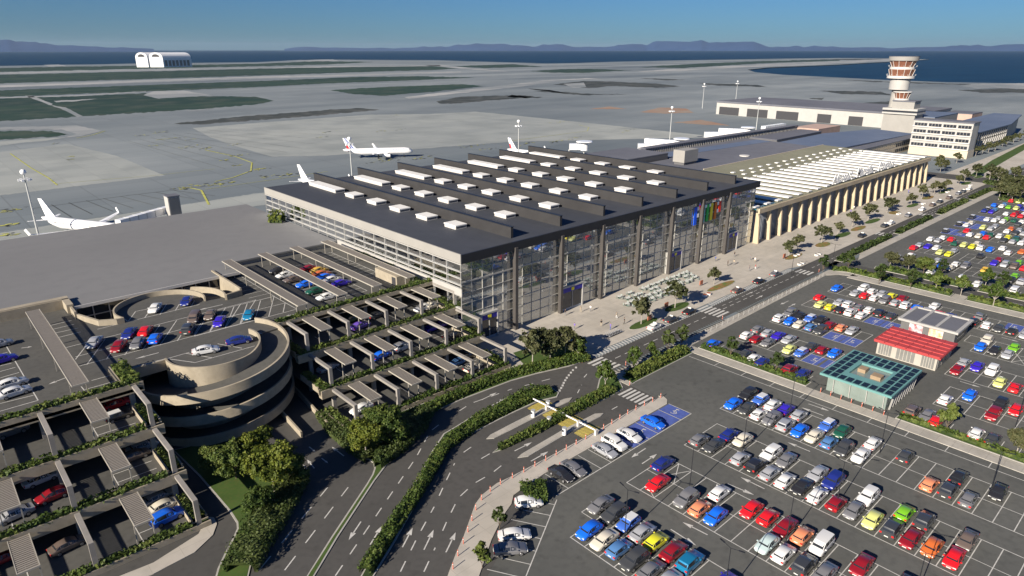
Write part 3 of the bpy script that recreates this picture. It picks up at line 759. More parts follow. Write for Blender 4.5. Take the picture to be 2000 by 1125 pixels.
dpx([(1195, 800), (1208, 793)], 1.6, 2.0)
dpx([(1128, 768), (1136, 752), (1140, 738), (1152, 724)], 1.6, 1.8)
for i, (x, y) in enumerate([(1125, 718), (1119, 723), (1115, 728), (1111, 733), (1107, 738), (1104, 743), (1101, 748), (1099, 753), (1096, 758), (1093, 763)]):
    p = at(x, y); line(p[0] - .3, p[1] - .25, p[0] + .3, p[1] + .25, .4)
# edge lines and kerb lines in front of the bridge road
# zebra crossings: bars run along the driving direction
def zebra(u0, u1, v0, v1, n, z=Z0 + .002):
    st = (v1 - v0) / n
    for i in range(n): line(u0, v0 + st * (i + .5), u1, v0 + st * (i + .5), st * .52, z)
zebra(97.2, 101.9, 77.6, 83.4, 5); zebra(140.2, 145.4, 78.2, 85.2, 6); zebra(188.4, 192.4, 78.2, 82.9, 4); zebra(91.3, 95.4, 64.7, 70.4, 6)
zebra(251.0, 255.6, 78.8, 86.8, 6); zebra(294.8, 299, 79, 84, 4); zebra(339, 342.5, 79, 84, 4)
# comb hatching at the taxi rank and along the pavement
def comb(u0, u1, v0, v1, st=.98, w=.46, z=Z0 + .002):
    u = u0
    while u < u1: line(u, v0, u + .25, v1, w, z); u += st
comb(101.2, 139.4, 83.85, 85.3); comb(146.4, 190, 83.85, 85.3)
mk.use('worn_marking')
def comb_top(u0, u1, v0, v1):
    u = u0
    k = .145
    while u < u1: stripe(dk, [(u, v0), (u + .25, v1)], .44, k); u += .98
dk = MB().use('road_asphalt')
comb_top(98.8, 139.6, 74.9 + 1.0, 77.4); comb_top(146.6, 191, 75.1 + .9, 77.4)
structure('pavement_marking', dk)
# arrows
def arrow(x, y, ang, L=3.6, w=.18, hw=.62, z=Z0 + .003, kind='s', double=False):
    c, s = math.cos(ang), math.sin(ang)
    T = lambda a, b: (x + a * c - b * s, y + a * s + b * c, z)
    mk.face([T(-L / 2, -w / 2), T(L * .15, -w / 2), T(L * .15, w / 2), T(-L / 2, w / 2)])
    mk.face([T(L * .12, -hw / 2), T(L / 2, 0), T(L * .12, hw / 2)])
def ap(p0, p1, z=None, **k):
    a = at(*p0, z or 0); b = at(*p1, z or 0); L = math.hypot(b[0] - a[0], b[1] - a[1])
    arrow((a[0] + b[0]) / 2, (a[1] + b[1]) / 2, math.atan2(b[1] - a[1], b[0] - a[0]), L=L, z=(z or Z0 + .003), hw=L * .2, **k)
for a, b in (((705, 1019), (681, 1055)), ((723, 1064), (746, 1027)), ((786, 1069), (806, 1031)), ((828, 1074), (847, 1035)), ((871, 1079), (890, 1040)),
             ((1261, 876), (1233, 894)), ((1254, 906), (1283, 887)), ((1005, 881), (1039, 864)), ((1037, 901), (1071, 882)), ((942, 1009), (942, 1009))):
    if a != b: ap(a, b)
for a, b in (((941, 781), (970, 767)), ((959, 793), (990, 777)), ((1382, 1045), (1333, 1020)), ((1310, 1034), (1360, 1066)), ((1421, 945), (1473, 967)), ((1493, 955), (1446, 932)),
             ((1579, 789), (1620, 803)), ((1608, 812), (1565, 796)), ((1582, 882), (1538, 864)), ((1540, 588), (1524, 595)), ((1540, 600), (1554, 593)), ((1457, 576), (1471, 570)), ((1476, 584), (1490, 577)),
             ((1920, 714), (1957, 725)), ((1875, 745), (1915, 757)), ((1956, 659), (1990, 668)), ((614, 915), (600, 898)), ((590, 900), (600, 925)) , ((672, 891), (648, 873)), ((604, 873), (616, 883)), ((628, 895), (641, 905))):
    ap(a, b)
# two-bar hatch on the far side parking
mk.use('blue_marking')
def hp(x0, x1, y0, y1, symbol=True):
    mk.use('blue_marking'); mk.sheet(rect(x0 + .1, x1 - .1, y0 + .1, y1 - .1), Z0 - .004)
    mk.use('worn_marking')
    if symbol:
        cx, cy = (x0 + x1) / 2, (y0 + y1) / 2
        for i in range(9):
            a0 = math.pi * 2 * i / 12 + 2.4; a1 = math.pi * 2 * (i + 1) / 12 + 2.4
            line(cx - .3 + .55 * math.cos(a0), cy + .55 * math.sin(a0), cx - .3 + .55 * math.cos(a1), cy + .55 * math.sin(a1), .14, Z0 + .006)
        line(cx - .3, cy, cx + .9, cy + .1, .16, Z0 + .01); line(cx - .3, cy, cx - .3, cy - .75, .14, Z0 + .012); line(cx + .95, cy + .25, cx + 1.0, cy - .35, .26, Z0 + .014)
for i, (a, b) in enumerate(((79, 82.4), (82.4, 85.7), (85.7, 92.4), (92.4, 95.6))): hp(a, b, 56.8, 61.6, i > 0)
for f, k in ((131.5, 6), (131.5, 7.5)): hp(f, f + 5, 68.6 - 2.5 * k - 3.4, 68.6 - 2.5 * k)
hp(146.9, 151.9, 52.2, 56.1); hp(146.9, 151.9, 48.6, 52.2)
hp(163.4, 168.4, 49.8, 53.4); hp(163.4, 168.4, 46.2, 49.8)
hp(183.7, 188.7, 26.1, 29.6)
hp(270.2, 280.2, 64.8, 68.6, False); hp(270.2, 275.2, 60.9, 64.8, True); hp(285.3, 295.3, 64.8, 68.6, False); hp(285.3, 295.3, 60.9, 64.8, False); hp(301, 311, 64.8, 68.6, False); hp(301, 311, 60.9, 64.8, False)
structure('road_marking', mk)

# ================================================================== PARKING TERRACES (left) with helical ramp
def span(a, b, step):
    out = []; x = a
    while x < b - 1e-6: out.append(x); x += step
    return out
garage = thing('parking_building', 'stepped concrete parking structure with planted terraces, rooftop deck and spiral ramp', 'parking building', (30, 125, 0))
DECKZ = 12.0
def arc(cx, cy, r, a0, a1, n=24):
    return [(cx + r * math.cos(R(a0 + (a1 - a0) * i / n)), cy + r * math.sin(R(a0 + (a1 - a0) * i / n))) for i in range(n + 1)]
deck = [(-40, 108.8), (20.6, 108.8), (20.6, 116.6), (26.3, 116.6)] + arc(34, 115.6, 7.7, 172.5, 367.5) + [(46.5, 116.8), (46.5, 117.2), (84, 117.2), (84, 160.4), (51, 160.4), (48.4, 153), (48.4, 139.8), (41.4, 141.2)] + arc(33.2, 143, 8.2, -12, 200) + [(24.2, 139.4), (21.6, 141.0), (19.2, 147.5), (19.2, 156.6), (-40, 156.6)]
b = MB().use('deck_asphalt'); b.prism(deck, DECKZ - .5, DECKZ); b.build('roof_deck', garage)
# intermediate floors (slabs run back under the deck)
LF = [84.3, 92.4, 100.5, 108.8]; RF = [92.5, 100.7, 109.0, 117.2]
for k in range(3):
    b = MB().use('deck_asphalt'); z = 4 * k
    b.box(-40, 20.6, LF[k] + 1.2, 132, z - .3 if k else -.05, z + .02 if k else .16)
    b.box(46.5, 84, RF[k] + 1.2, 140, z - .3 if k else -.05, z + .02 if k else .16)
    b.build('parking_floor', garage)
b = MB().use('concrete_grey'); b.box(-40, 20.6, 132, 132.4, 0, 11.5); b.box(46.5, 84, 140, 140.4, 0, 11.5); b.box(20.6, 46.5, 134, 134.4, 0, 11.5)
b.box(83.6, 84, 117.2, 140, 0, 11.5); b.build('back_wall', garage)
# parapet troughs along every terrace edge
for k in range(4):
    z = 4 * k
    for (x0, x1, y) in ((-40, 20.8, LF[k]), (46.3, 84.2, RF[k])):
        b = MB().use('concrete_beige')
        zb = -.05 if k == 0 else z - .75
        b.box(x0, x1, y, y + .25, zb, z + .85); b.box(x0, x1, y + 1.15, y + 1.35, z - .3 if k else -.05, z + .72); b.box(x0, x1, y + .25, y + 1.15, zb, z - .3 if k else .1)
        b.use('planting_bed'); b.sheet(rect(x0 + .1, x1 - .1, y + .25, y + 1.15), z + .55)
        b.build('planter_parapet', garage)
# side troughs at the inner ends of the terraces
for k in range(3):
    z = 4 * k
    for (xa, xb, y0, y1) in ((18.6, 20.8, LF[k] + 1.4, LF[k + 1]), (81.6, 84.2, RF[k] + 1.4, RF[k + 1]), (46.3, 48.2, RF[k] + 1.4, RF[k + 1])):
        b = MB().use('concrete_beige'); b.box(xa, xa + .25, y0, y1, z, z + 1.1); b.box(xb - .25, xb, y0, y1, z - .6 if k else 0, z + 1.1)
        b.build('planter_parapet', garage)
# deck edges and walls
b = MB().use('concrete_beige')
b.box(20.6, 26.6, 116.2, 116.6, 10.3, 12.15)
b.build('deck_edge', garage)
def curved_wall(cx, cy, r, a0, a1, z0f, z1f, th, name, matn='concrete_beige', n=40):
    b = MB().use(matn); rings = []
    for i in range(n + 1):
        t = i / n; a = R(a0 + (a1 - a0) * t); z0 = z0f(t); z1 = z1f(t); c, s = math.cos(a), math.sin(a)
        rings.append([(cx + r * c, cy + r * s, z0), (cx + (r + th) * c, cy + (r + th) * s, z0), (cx + (r + th) * c, cy + (r + th) * s, z1), (cx + r * c, cy + r * s, z1)])
    b.loft(rings); return b.build(name, garage, smooth=40)
curved_wall(34, 115.6, 7.6, 171, 378, lambda t: 0, lambda t: 12.2 + .8 * min(1, max(0, (t - .62) / .25)), .3, 'ramp_core_wall', n=60)
curved_wall(33.2, 143, 8.2, -14, 202, lambda t: 10.5, lambda t: 13.05, .3, 'curved_parapet')
curved_wall(33.2, 143, 12.2, -20, 110, lambda t: 6 - 2 * t, lambda t: 13.05 - 1.6 * t, .3, 'curved_parapet')
# helical ramp: lane, outer parapet
A0 = 18
def helix(r0, r1, z0, z1, t0, t1, name, matn, n, top=12):
    b = MB().use(matn); rings = []
    for i in range(n + 1):
        t = t0 + (t1 - t0) * i / n; a = R(A0 - t); z = top - 8 * max(0, t) / 360; c, s = math.cos(a), math.sin(a)
        rings.append([(34 + r0 * c, 115.6 + r0 * s, z + z0), (34 + r1 * c, 115.6 + r1 * s, z + z0), (34 + r1 * c, 115.6 + r1 * s, z + z1), (34 + r0 * c, 115.6 + r0 * s, z + z1)])
    b.loft(rings); return b.build(name, garage, smooth=40)
helix(7.8, 12.5, -.4, -.02, -4, 536, 'ramp_lane', 'deck_asphalt', 120)
helix(12.4, 12.75, -.75, .95, -16, 536, 'ramp_parapet', 'concrete_beige', 120)
helix(7.8, 12.5, -.4, -.02, -60, 356, 'ramp_lane', 'deck_asphalt', 90, 8)
helix(12.4, 12.75, -.75, .95, -60, 356, 'ramp_parapet', 'concrete_beige', 90, 8)
b = MB().use('deck_asphalt'); rings = []   # upper ramp behind the second spiral
for i in range(25):
    t = i / 24; a = R(-16 + 120 * t); z = 12 - 4.5 * t; c, s = math.cos(a), math.sin(a)
    rings.append([(33.2 + 8.5 * c, 143 + 8.5 * s, z - .4), (33.2 + 12.2 * c, 143 + 12.2 * s, z - .4), (33.2 + 12.2 * c, 143 + 12.2 * s, z), (33.2 + 8.5 * c, 143 + 8.5 * s, z)])
b.loft(rings); b.build('ramp_lane', garage)
b = MB().use('concrete_beige')
b.box(48.2, 48.6, 139.6, 156.5, 8, 13.6); b.prism([(45.0, 138.6), (48.6, 139.4), (48.6, 139.9), (45.0, 139.1)], 10, 13.2)
b.prism([(19.2, 147.4), (21.5, 140.9), (21.9, 141.1), (19.6, 147.6)], 10, 13.1); b.prism([(21.5, 140.9), (24.3, 139.3), (24.5, 139.7), (21.9, 141.3)], 10, 13.1)
b.box(24.3, 25.6, 139.3, 139.7, 10, 13.1)
b.box(-40, 19.6, 155.8, 156.2, 12, 14.0)
b.box(18.9, 19.3, 147.6, 157.2, 11, 13.6)
b.build('deck_wall', garage)
# columns under the terraces
for (us, FF) in (([-30.2, -17.8, -5.4, 7.0, 19.0], LF), ([48.9, 57.2, 65.8, 74.4, 82.8], RF)):
    for k in range(3):
        for u in us:
            for yy in (FF[k + 1] + .8, FF[k + 1] + 10):
                if yy > 131: continue
                if yy > FF[k + 1] + 1 and u < 0: continue
                b = MB().use('concrete_grey'); b.box(u - .35, u + .35, yy - .3, yy + .3, 4 * k, 4 * k + 3.3); b.build('column', garage)
# projecting bent frames
for (us, FF, side, w_) in (([-17.8, -5.4, 7.0, 19.4], LF, 'left', .62), ([48.6, 57.2, 65.8, 74.4, 83.1], RF, 'right', .62)):
    for k in range(3):
        for i, u in enumerate(us):
            z = 4 * k
            b = MB().use('concrete_grey')
            b.box(u - w_ / 2, u + w_ / 2, FF[k] + .35, FF[k + 1] + .02, z + 4.15, z + 4.62); b.box(u - w_ / 2, u + w_ / 2, FF[k] + .35, FF[k] + .85, z + .5, z + 4.15)
            b.build('bent_frame', garage)
lev = ['lowest', 'middle', 'upper']
ordn = ['first', 'second', 'third', 'fourth', 'fifth', 'sixth', 'seventh', 'eighth', 'ninth', 'tenth', 'eleventh', 'twelfth', 'thirteenth', 'fourteenth', 'fifteenth', 'sixteenth', 'seventeenth', 'eighteenth', 'nineteenth', 'twentieth']
def pergola(x0, x1, y0, y1, z, zfoot, label, group, legs, along='v', step=.42):
    t = thing('shade_canopy', label, 'canopy', ((x0 + x1) / 2, y0, zfoot), 0, group)
    b = MB().use('pergola_slat')
    y = y0
    while y < y1 - .2: b.box(x0 + .06, x1 - .06, y, y + step * .62, z, z + .09); y += step
    b.build('slat_roof', t)
    b = MB().use('pergola_frame'); b.box(x0, x0 + .1, y0 - .05, y1, z - .12, z + .12); b.box(x1 - .1, x1, y0 - .05, y1, z - .12, z + .12); b.box(x0 + .1, x1 - .1, y0 - .05, y0 + .07, z - .12, z + .12); b.build('frame', t)
    for (lx, ly) in legs:
        b = MB().use('pergola_frame'); b.box(lx - .07, lx + .07, ly - .07, ly + .07, zfoot, z - .12); b.build('leg', t)
for k in range(3):
    z = 4 * k + 4.35
    for i, u in enumerate((-13, -.6, 11.9)):
        pergola(u, u + 2.35, LF[k] + .5, LF[k + 1] - .1, z, 4 * k + .02, '%s slatted canopy along the %s terrace of the left parking block' % (['leftmost', 'middle', 'rightmost'][i], lev[k]), 'slatted canopies on the left parking terraces', [(u + .1, LF[k] + .55 + 1.0), (u + 2.25, LF[k] + 1.55)])
    for i, u in enumerate((51.4, 60.0, 68.4, 76.9)):
        pergola(u, u + 2.35, RF[k] + .3, RF[k + 1] - .1, z, 4 * k + .02, '%s from left slatted canopy on the %s terrace nearer the glass terminal' % (ordn[i], lev[k]), 'slatted canopies on the terraces beside the terminal', [(u + .1, RF[k] + 1.5), (u + 2.25, RF[k] + 1.5)])
pergola(11.6, 13.9, 109.8, 150.5, 14.7, 12, 'long slatted canopy crossing the rooftop deck left of the angled bays', 'long canopies over the rooftop parking deck', [(x, y) for y in (112.5, 124, 136, 148) for x in (11.7, 13.8)])
for i, (u, y0) in enumerate(((51.3, 118.6), (60.0, 118.6), (68.2, 118.6), (76.7, 118.6))):
    pergola(u, u + 2.2, y0 - .5, 157.8, 14.8, 12, '%s of four long slatted canopies on the rooftop deck, counted from the spiral ramp' % ordn[i], 'long canopies over the rooftop parking deck', [(x, y) for y in (y0 + .3, 131, 144, 156) for x in (u + .1, u + 2.1)], step=.5)
kb = thing('stair_enclosure', 'beige stair enclosure under the rooftop canopy closest to the terminal', 'stair room', (76, 127, 12))
b = MB().use('concrete_beige'); b.box(75.9, 79.4, 121, 130, 12.0, 14.5); b.build('wall', kb)
b = MB().use('dark_opening'); b.box(75.85, 75.95, 121.5, 123, 12.1, 14.1); b.build('door', kb)

# planting in the troughs
for k in range(4):
    z = 4 * k + .5
    nm = ['lowest terrace', 'middle terrace', 'upper terrace', 'rooftop deck'][k]
    hedge([(-30, LF[k] + .7), (-10, LF[k] + .7), (8, LF[k] + .7), (18.4 if k < 3 else 20.4, LF[k] + .7)], 1.25, 1.0, 'trailing hedge in the trough along the %s edge of the left parking block' % nm, z, size=.34, dens=17, leaf='leaf_green', group='hedges planted along the terrace troughs', seed=k + 1, wob=.5)
    hedge([(46.6, RF[k] + .7), (60, RF[k] + .7), (72, RF[k] + .7), (84, RF[k] + .7)], 1.25, 1.0, 'trailing hedge in the trough along the %s edge, parking block beside terminal' % nm, z, size=.36, dens=15, leaf='leaf_green', group='hedges planted along the terrace troughs', seed=k + 11, wob=.5)
    if k < 3:
        hedge([(19.7, LF[k] + 1.6), (19.7, LF[k + 1] - .1)], 1.6, 1.1, 'short hedge across the right end of the %s, left parking block' % nm, z, size=.34, dens=17, group='short hedges across terrace ends', seed=k + 21)
        hedge([(82.9, RF[k] + 1.6), (82.9, RF[k + 1] - .1)], 1.8, 1.2, 'short hedge ending the %s next to the glass terminal corner' % nm, z, size=.36, dens=15, group='short hedges across terrace ends', seed=k + 31)
        hedge([(47.2, RF[k] + 1.6), (47.2, RF[k + 1] - .1)], 1.5, 1.2, 'short hedge ending the %s beside the spiral ramp, terminal side block' % nm, z, size=.34, dens=15, group='short hedges across terrace ends', seed=k + 41)
hedge([(19.4, 117.4), (19.3, 112), (19.8, 109.6)], 2.2, 1.9, 'bushy planting at the deck corner above the spiral ramp', 12.0, size=.38, dens=14, seed=51, wob=.5)
b = MB().use('concrete_beige'); b.box(17.9, 18.2, 110.5, 118, 12.0, 12.9); b.build('planter_parapet', garage)
hedge([(81.5, 132), (81.5, 150)], 1.6, 1.2, 'dark hedge strip between last rooftop canopy and terminal side windows', 12.2, size=.45, dens=10, leaf='leaf_dark', seed=52)
hedge([(80.0, 119), (80.4, 130)], 2.6, 1.3, 'bushy hedge near the terminal corner on the rooftop deck', 12.0, size=.42, dens=10, leaf='leaf_dark', seed=53)
hedge([(78.5, 193), (81.2, 190)], 3.5, 3.2, 'shrubs in a raised box on the pale roof beside the terminal', 13.4, size=.6, dens=6, leaf='leaf_lime', seed=54)

# deck markings
mk = MB().use('worn_marking'); DZ = 12.012
def dl(pts, w=.14, z=DZ): stripe(mk, pts, w, z)
def dpxl(p0, p1, w=.15, z=DZ): stripe(mk, [at(*p0, 12), at(*p1, 12)], w, z)
cc = lambda x, y: (x / 4, 562 + y / 4)
for a, b_ in (((620, 612), (2000, 250)), ((515, 468), (2000, 95)), ((590, 540), (1900, 200)), ((760, 325), (1560, 130)), ((1040, 620), (1300, 553)), ((1310, 553), (1480, 505)), ((1525, 585), (1990, 455)), ((1310, 555), (1525, 585))):
    dpxl(cc(*a), cc(*b_), .15, DZ + .004)
for (x, y) in ((680, 600), (830, 560), (975, 525), (1115, 485), (1250, 448), (1385, 415), (1520, 375), (1640, 345), (1760, 315), (1880, 280)):
    dpxl(cc(x, y), cc(x + 155 - x * .02, y - 205 + x * .01))
for a, b_ in (((590, 560), (660, 470)), ((1130, 235), (1160, 195)), ((1250, 210), (1300, 130)), ((1370, 178), (1400, 130)), ((1490, 150), (1520, 100)), ((1000, 265), (1060, 185)), ((965, 238), (1000, 265)), ((1450, 512), (1660, 548)), ((1700, 438), (1890, 472)), ((1060, 185), (1160, 165)),
              ((385, 297), (560, 255)), ((412, 325), (580, 285)), ((435, 353), (610, 315)), ((460, 388), (630, 345)), ((715, 725), (900, 675)), ((665, 795), (955, 715)), ((635, 772), (675, 822)),
              ((40, 440), (298, 880)), ((0, 965), (298, 880)), ((0, 905), (262, 840)), ((0, 520), (60, 503)), ((0, 610), (90, 590)), ((0, 655), (120, 622)), ((0, 705), (150, 662))):
    dpxl(cc(*a), cc(*b_))
for (x, y0, y1, st) in ((56.0, 123.8, 150, 2.5),):
    pass
for (xa, xb, y0, y1) in ((59.6, 69.9, 123.8, 151.5), (73.2, 78.4, 131, 156)):
    dl([(xa, y0), (xa, y1)]); dl([(xb, y0), (xb, y1)])
    if xb - xa > 6: dl([((xa + xb) / 2, y0), ((xa + xb) / 2, y1)], .12, DZ + .004)
    for y in span(y0, y1 + 2, 2.5): dl([(xa, y), (xb, y)], .12, DZ + .008)
dl([(53.3, 134), (53.3, 152)])
for y in span(134, 153, 2.6): dl([(48.8, y), (53.3, y)], .12, DZ + .008)
tri = [at(*cc(x, y), 12) for x, y in ((2000, 95),)]
p5 = lambda x, y: (380 + x * .2, 440 + y * .2)
for a, b_ in (((210, 835), (775, 695)), ((775, 695), (1000, 820)), ((1000, 820), (0, 1085)), ((345, 895), (385, 795)), ((445, 960), (515, 765)), ((590, 920), (645, 735)), ((725, 890), (775, 700)), ((865, 850), (885, 760)), ((0, 1060), (60, 960)), ((300, 995), (345, 895)), ((150, 1035), (200, 935)), ((885, 760), (330, 895))):
    dpxl(p5(*a), p5(*b_), .15, DZ + .012)
def dap(p0, p1):
    a = at(*p0, 12); b_ = at(*p1, 12); L = math.hypot(b_[0] - a[0], b_[1] - a[1])
    c, s = (b_[0] - a[0]) / L, (b_[1] - a[1]) / L
    Tn = lambda q, r: (a[0] + q * c - r * s, a[1] + q * s + r * c, DZ + .01)
    mk.face([Tn(0, -.1), Tn(L * .65, -.1), Tn(L * .65, .1), Tn(0, .1)]); mk.face([Tn(L * .6, -.32), Tn(L, 0), Tn(L * .6, .32)])
for p0, p1 in (((310, 689), (264, 701)), ((435, 595), (382, 607)), ((131, 737), (94, 751)), ((42, 680), (63, 677)), ((512, 652), (485, 644)), ((578, 613), (557, 618))): dap(p0, p1)
for k in range(3):
    z = 4 * k + .035 + (.14 if k == 0 else 0)
    for FF, u0, u1 in ((LF, -28, 18), (RF, 50, 81)):
        stripe(mk, [(u0, FF[k] + 2.2), (u1, FF[k] + 2.2)], .13, z)
        for u in (span(u0, u1, 12.4) if FF is LF else span(u0, u1, 8.6)): stripe(mk, [(u + 3.6, FF[k] + 2.2), (u + 3.6, FF[k] + 8)], .13, z + .004)
        for q in range(4): stripe(mk, [(u1 - 5.2, FF[k] + 2.2 + 2.5 * q), (u1, FF[k] + 2.2 + 2.5 * q)], .13, z + .008)
mk.build('deck_marking', garage)

# ramp walls beside the under-pass road
rw = thing('retaining_wall', 'low concrete walls flanking the road that emerges under the spiral ramp', 'wall', at(590, 830) + (0,))
b = MB().use('concrete_beige')
for pts in ([(546, 806), (590, 855)], [(574, 762), (640, 834)]):
    a = at(*pts[0]); c_ = at(*pts[1]); b.beam((a[0], a[1], .5), (c_[0], c_[1], .5), .3, 1.3)
b.build('wall', rw)

# pale flat-roofed building behind the deck
br = thing('flat_roof_building', 'long low building under a huge plain pale grey roof at left', 'building', (20, 190, 0))
b = MB().use('big_roof_membrane'); b.prism([(-140, 156.4), (19.6, 156.4), (19.6, 151.7), (53, 151.7), (53, 160.6), (82.9, 160.6), (82.9, 222.3), (-140, 222.3)], 12.9, 13.3); b.build('roof', br)
b = MB().use('facade_grey'); b.box(-140, 82.6, 221.8, 222.1, 0, 12.9); b.box(53.2, 82.6, 161, 161.3, 0, 12.9); b.build('wall', br)
b = MB().use('dark_glass'); b.box(19.8, 53, 152.6, 152.7, 0, 12.9); b.build('glass_wall', br)
b = MB().use('white_trim')
for u in span(20, 53.2, 2.9): b.box(u - .09, u + .09, 152.35, 152.58, 0, 12.85)
for z in (1.8, 4, 6.2, 8.4, 10.6): b.box(19.8, 53, 152.38, 152.56, z - .08, z + .08)
b.box(19.6, 53, 151.5, 151.7, 12.8, 13.45); b.build('mullion_grid', br)
b = MB().use('concrete_beige'); b.box(-140, 19.6, 156.1, 157.6, 12.2, 14.15); b.box(18.4, 19.6, 151.6, 156.1, 12.2, 14.0); b.build('parapet', br)

# ================================================================== MAIN TERMINAL
U0, U1, V0, V1, RZ = 82.8, 207.2, 106.4, 205.5, 21.3
term = thing('airport_terminal', 'large terminal with dark finned roof, white skylights and tall glass facade', 'terminal', (U0, V0, 0))
b = MB().use('dark_roof_membrane'); b.box(U0 + .3, U1 - .2, V0 + .3, V1, RZ - 1.0, RZ); b.build('roof', term)
b = MB().use('dark_steel'); b.box(U0, U1, V0 - .1, V0 + .3, RZ - 1.9, RZ + .12); b.box(U1 - .2, U1, V0 + .3, V1, RZ - 1.9, RZ + .12)
b.build('roof_fascia', term)
b = MB().use('facade_grey'); b.box(U0, U0 + .3, V0 + .3, V1, RZ - 1.9, RZ + .1); b.build('side_fascia', term)
FU = [99.9 + 16.13 * k for k in range(7)]
for u in FU:
    b = MB().use('fin_metal'); b.box(u - .35, u + .35, V0 + 3.0, V1 - .5, RZ + .003, RZ + 2.55)
    b.use('dark_steel'); b.box(u - .45, u + .45, V0 + 2.9, V1 - .4, RZ + 2.55, RZ + 2.7); b.build('roof_fin', term)
sk = [(199.5, 182.5), (176.6, 171.8), (164.4, 159.7), (152.8, 148.0), (140.4, 135.8), (128.4, 124.0)]
for k in range(7):
    for i, (ya, yb) in enumerate(sk):
        if i == 5 and k not in (0, 1, 2, 3, 4, 5): continue
        ua = 94.4 + 16.13 * k; ub = 98.6 + 16.13 * k if i else 98.4 + 16.13 * k
        ua = 95.0 + 16.13 * k
        b = MB().use('white_trim'); b.box(ua, ub - .3, yb, ya, RZ + .002, RZ + .75); b.use('white_paint'); b.box(ua - .12, ub - .18, yb - .12, ya + .12, RZ + .75, RZ + 1.0)
        b.use('grey_glass'); b.box(ua + .25, ub - .55, yb - .01, ya + .01, RZ + .15, RZ + .6); b.build('skylight', term)
# facade columns
CU = [98.3 + 15.15 * k for k in range(7)]
for u in CU:
    b = MB().use('column_steel'); b.box(u - .42, u + .42, V0 - .45, V0 + .5, .1, RZ - 1.2); b.use('dark_steel'); b.box(u + .42, u + .62, V0 - .25, V0 + .3, .1, RZ - 1.25); b.build('facade_column', term)
b = MB().use('hall_glass'); b.box(U0 + .4, U1 - .3, V0 + 1.0, V0 + 1.06, .12, RZ - 1.0); gw = b.build('glass_wall', term)
b = MB().use('mullion_metal')
for i in range(42):
    u = CU[0] - 15.15 + i * 3.03
    if u < U0 + .5 or u > U1 - .4: continue
    if min(abs(u - c_) for c_ in CU) > .5: b.box(u - .045, u + .045, V0 + .86, V0 + 1.0, .12, RZ - 1.0)
for z in (2.7, 5.1, 7.5, 9.9, 12.3, 14.9, 17.3): b.box(U0 + .4, U1 - .3, V0 + .84, V0 + .98, z - (.03 if z != 14.9 else .2), z + (.03 if z != 14.9 else .1))
b.build('mullion_grid', gw)
b = MB().use('side_glass'); n0 = 0
b.v += [(U0 + .35, y, z) for y, z in ((V0 + 1.06, .12), (160, .12), (160, 13.3), (V1, 13.3), (V1, RZ - 1.0), (V0 + 1.06, RZ - 1.0))]; b.f.append((0, 1, 2, 3, 4, 5)); b.m.append(0); sw = b.build('glass_wall', term)
b = MB().use('side_glass'); b.box(U1 - .38, U1 - .32, V0 + 1, V1, 11, RZ - 1); b.build('glass_wall', term)
b = MB().use('facade_white')
for z, h_ in ((19.15, .10), (17.4, .045), (15.85, .045), (14.35, .07)): b.box(U0 + .02, U0 + .3, V0 + .3, V1, z - h_, z + h_)
for i in range(21):
    v = V0 + .6 + i * 4.95; b.box(U0 + .12, U0 + .28, v - .05, v + .05, 13.3 if v > 118 else .1, RZ - 1.9)
b.box(U0 + .05, U0 + .3, V0 + .3, 160.6, 12.1, 13.6)
for z in (3, 6, 9, 12): b.box(U0 + .02, U0 + .3, V0 + .3, 117.2, z - .07, z + .07)
b.build('mullion_grid', sw)
# inside the hall
b = MB().use('interior_floor'); b.box(U0 + .5, U1 - .5, V0 + 1.1, 175, .12, .2); b.build('ground_floor', term)
b = MB().use('interior_bright'); b.box(U0 + .5, U1 - .5, 150, 150.3, .2, RZ - 1); b.build('inner_wall', term)
b = MB().use('interior_bright'); b.box(U1 - 1.2, U1 - .9, V0 + 2, 149.8, 0.2, 12); b.build('inner_wall', term)
for (z, va) in ((7.2, 118.5), (14.2, 123.5)):
    b = MB().use('facade_grey'); b.box(U0 + .5, U1 - 1.3, va, 149.9, z, z + .7); b.use('interior_floor'); b.sheet(rect(U0 + .6, U1 - 1.3, va, 149.9), z + .71); b.build('mezzanine_floor', term)
for k in range(8):
    u = CU[0] - 10 + 15.15 * k
    for v in (113, 128, 142):
        b = MB().use('interior_bright'); b.cyl(u, v, .2, RZ - 1.0, .55, n=10); b.build('interior_column', term)
ir = random.Random(9)
for i in range(22):
    u = U0 + 8 + ir.random() * 112; v = ir.uniform(119, 144); z = ir.choice((.2, .2, 7.92, 14.93)); w = ir.uniform(2, 6)
    if z > 7: v = max(v, 126)
    b = MB().use(ir.choice(('shop_blue', 'shop_cream', 'interior_wall', 'interior_dark', 'shop_cream', 'shop_red'))); b.box(u, u + w, v, v + ir.uniform(1.5, 4), z, z + ir.uniform(1.6, 3)); b.build('shop_unit', term)
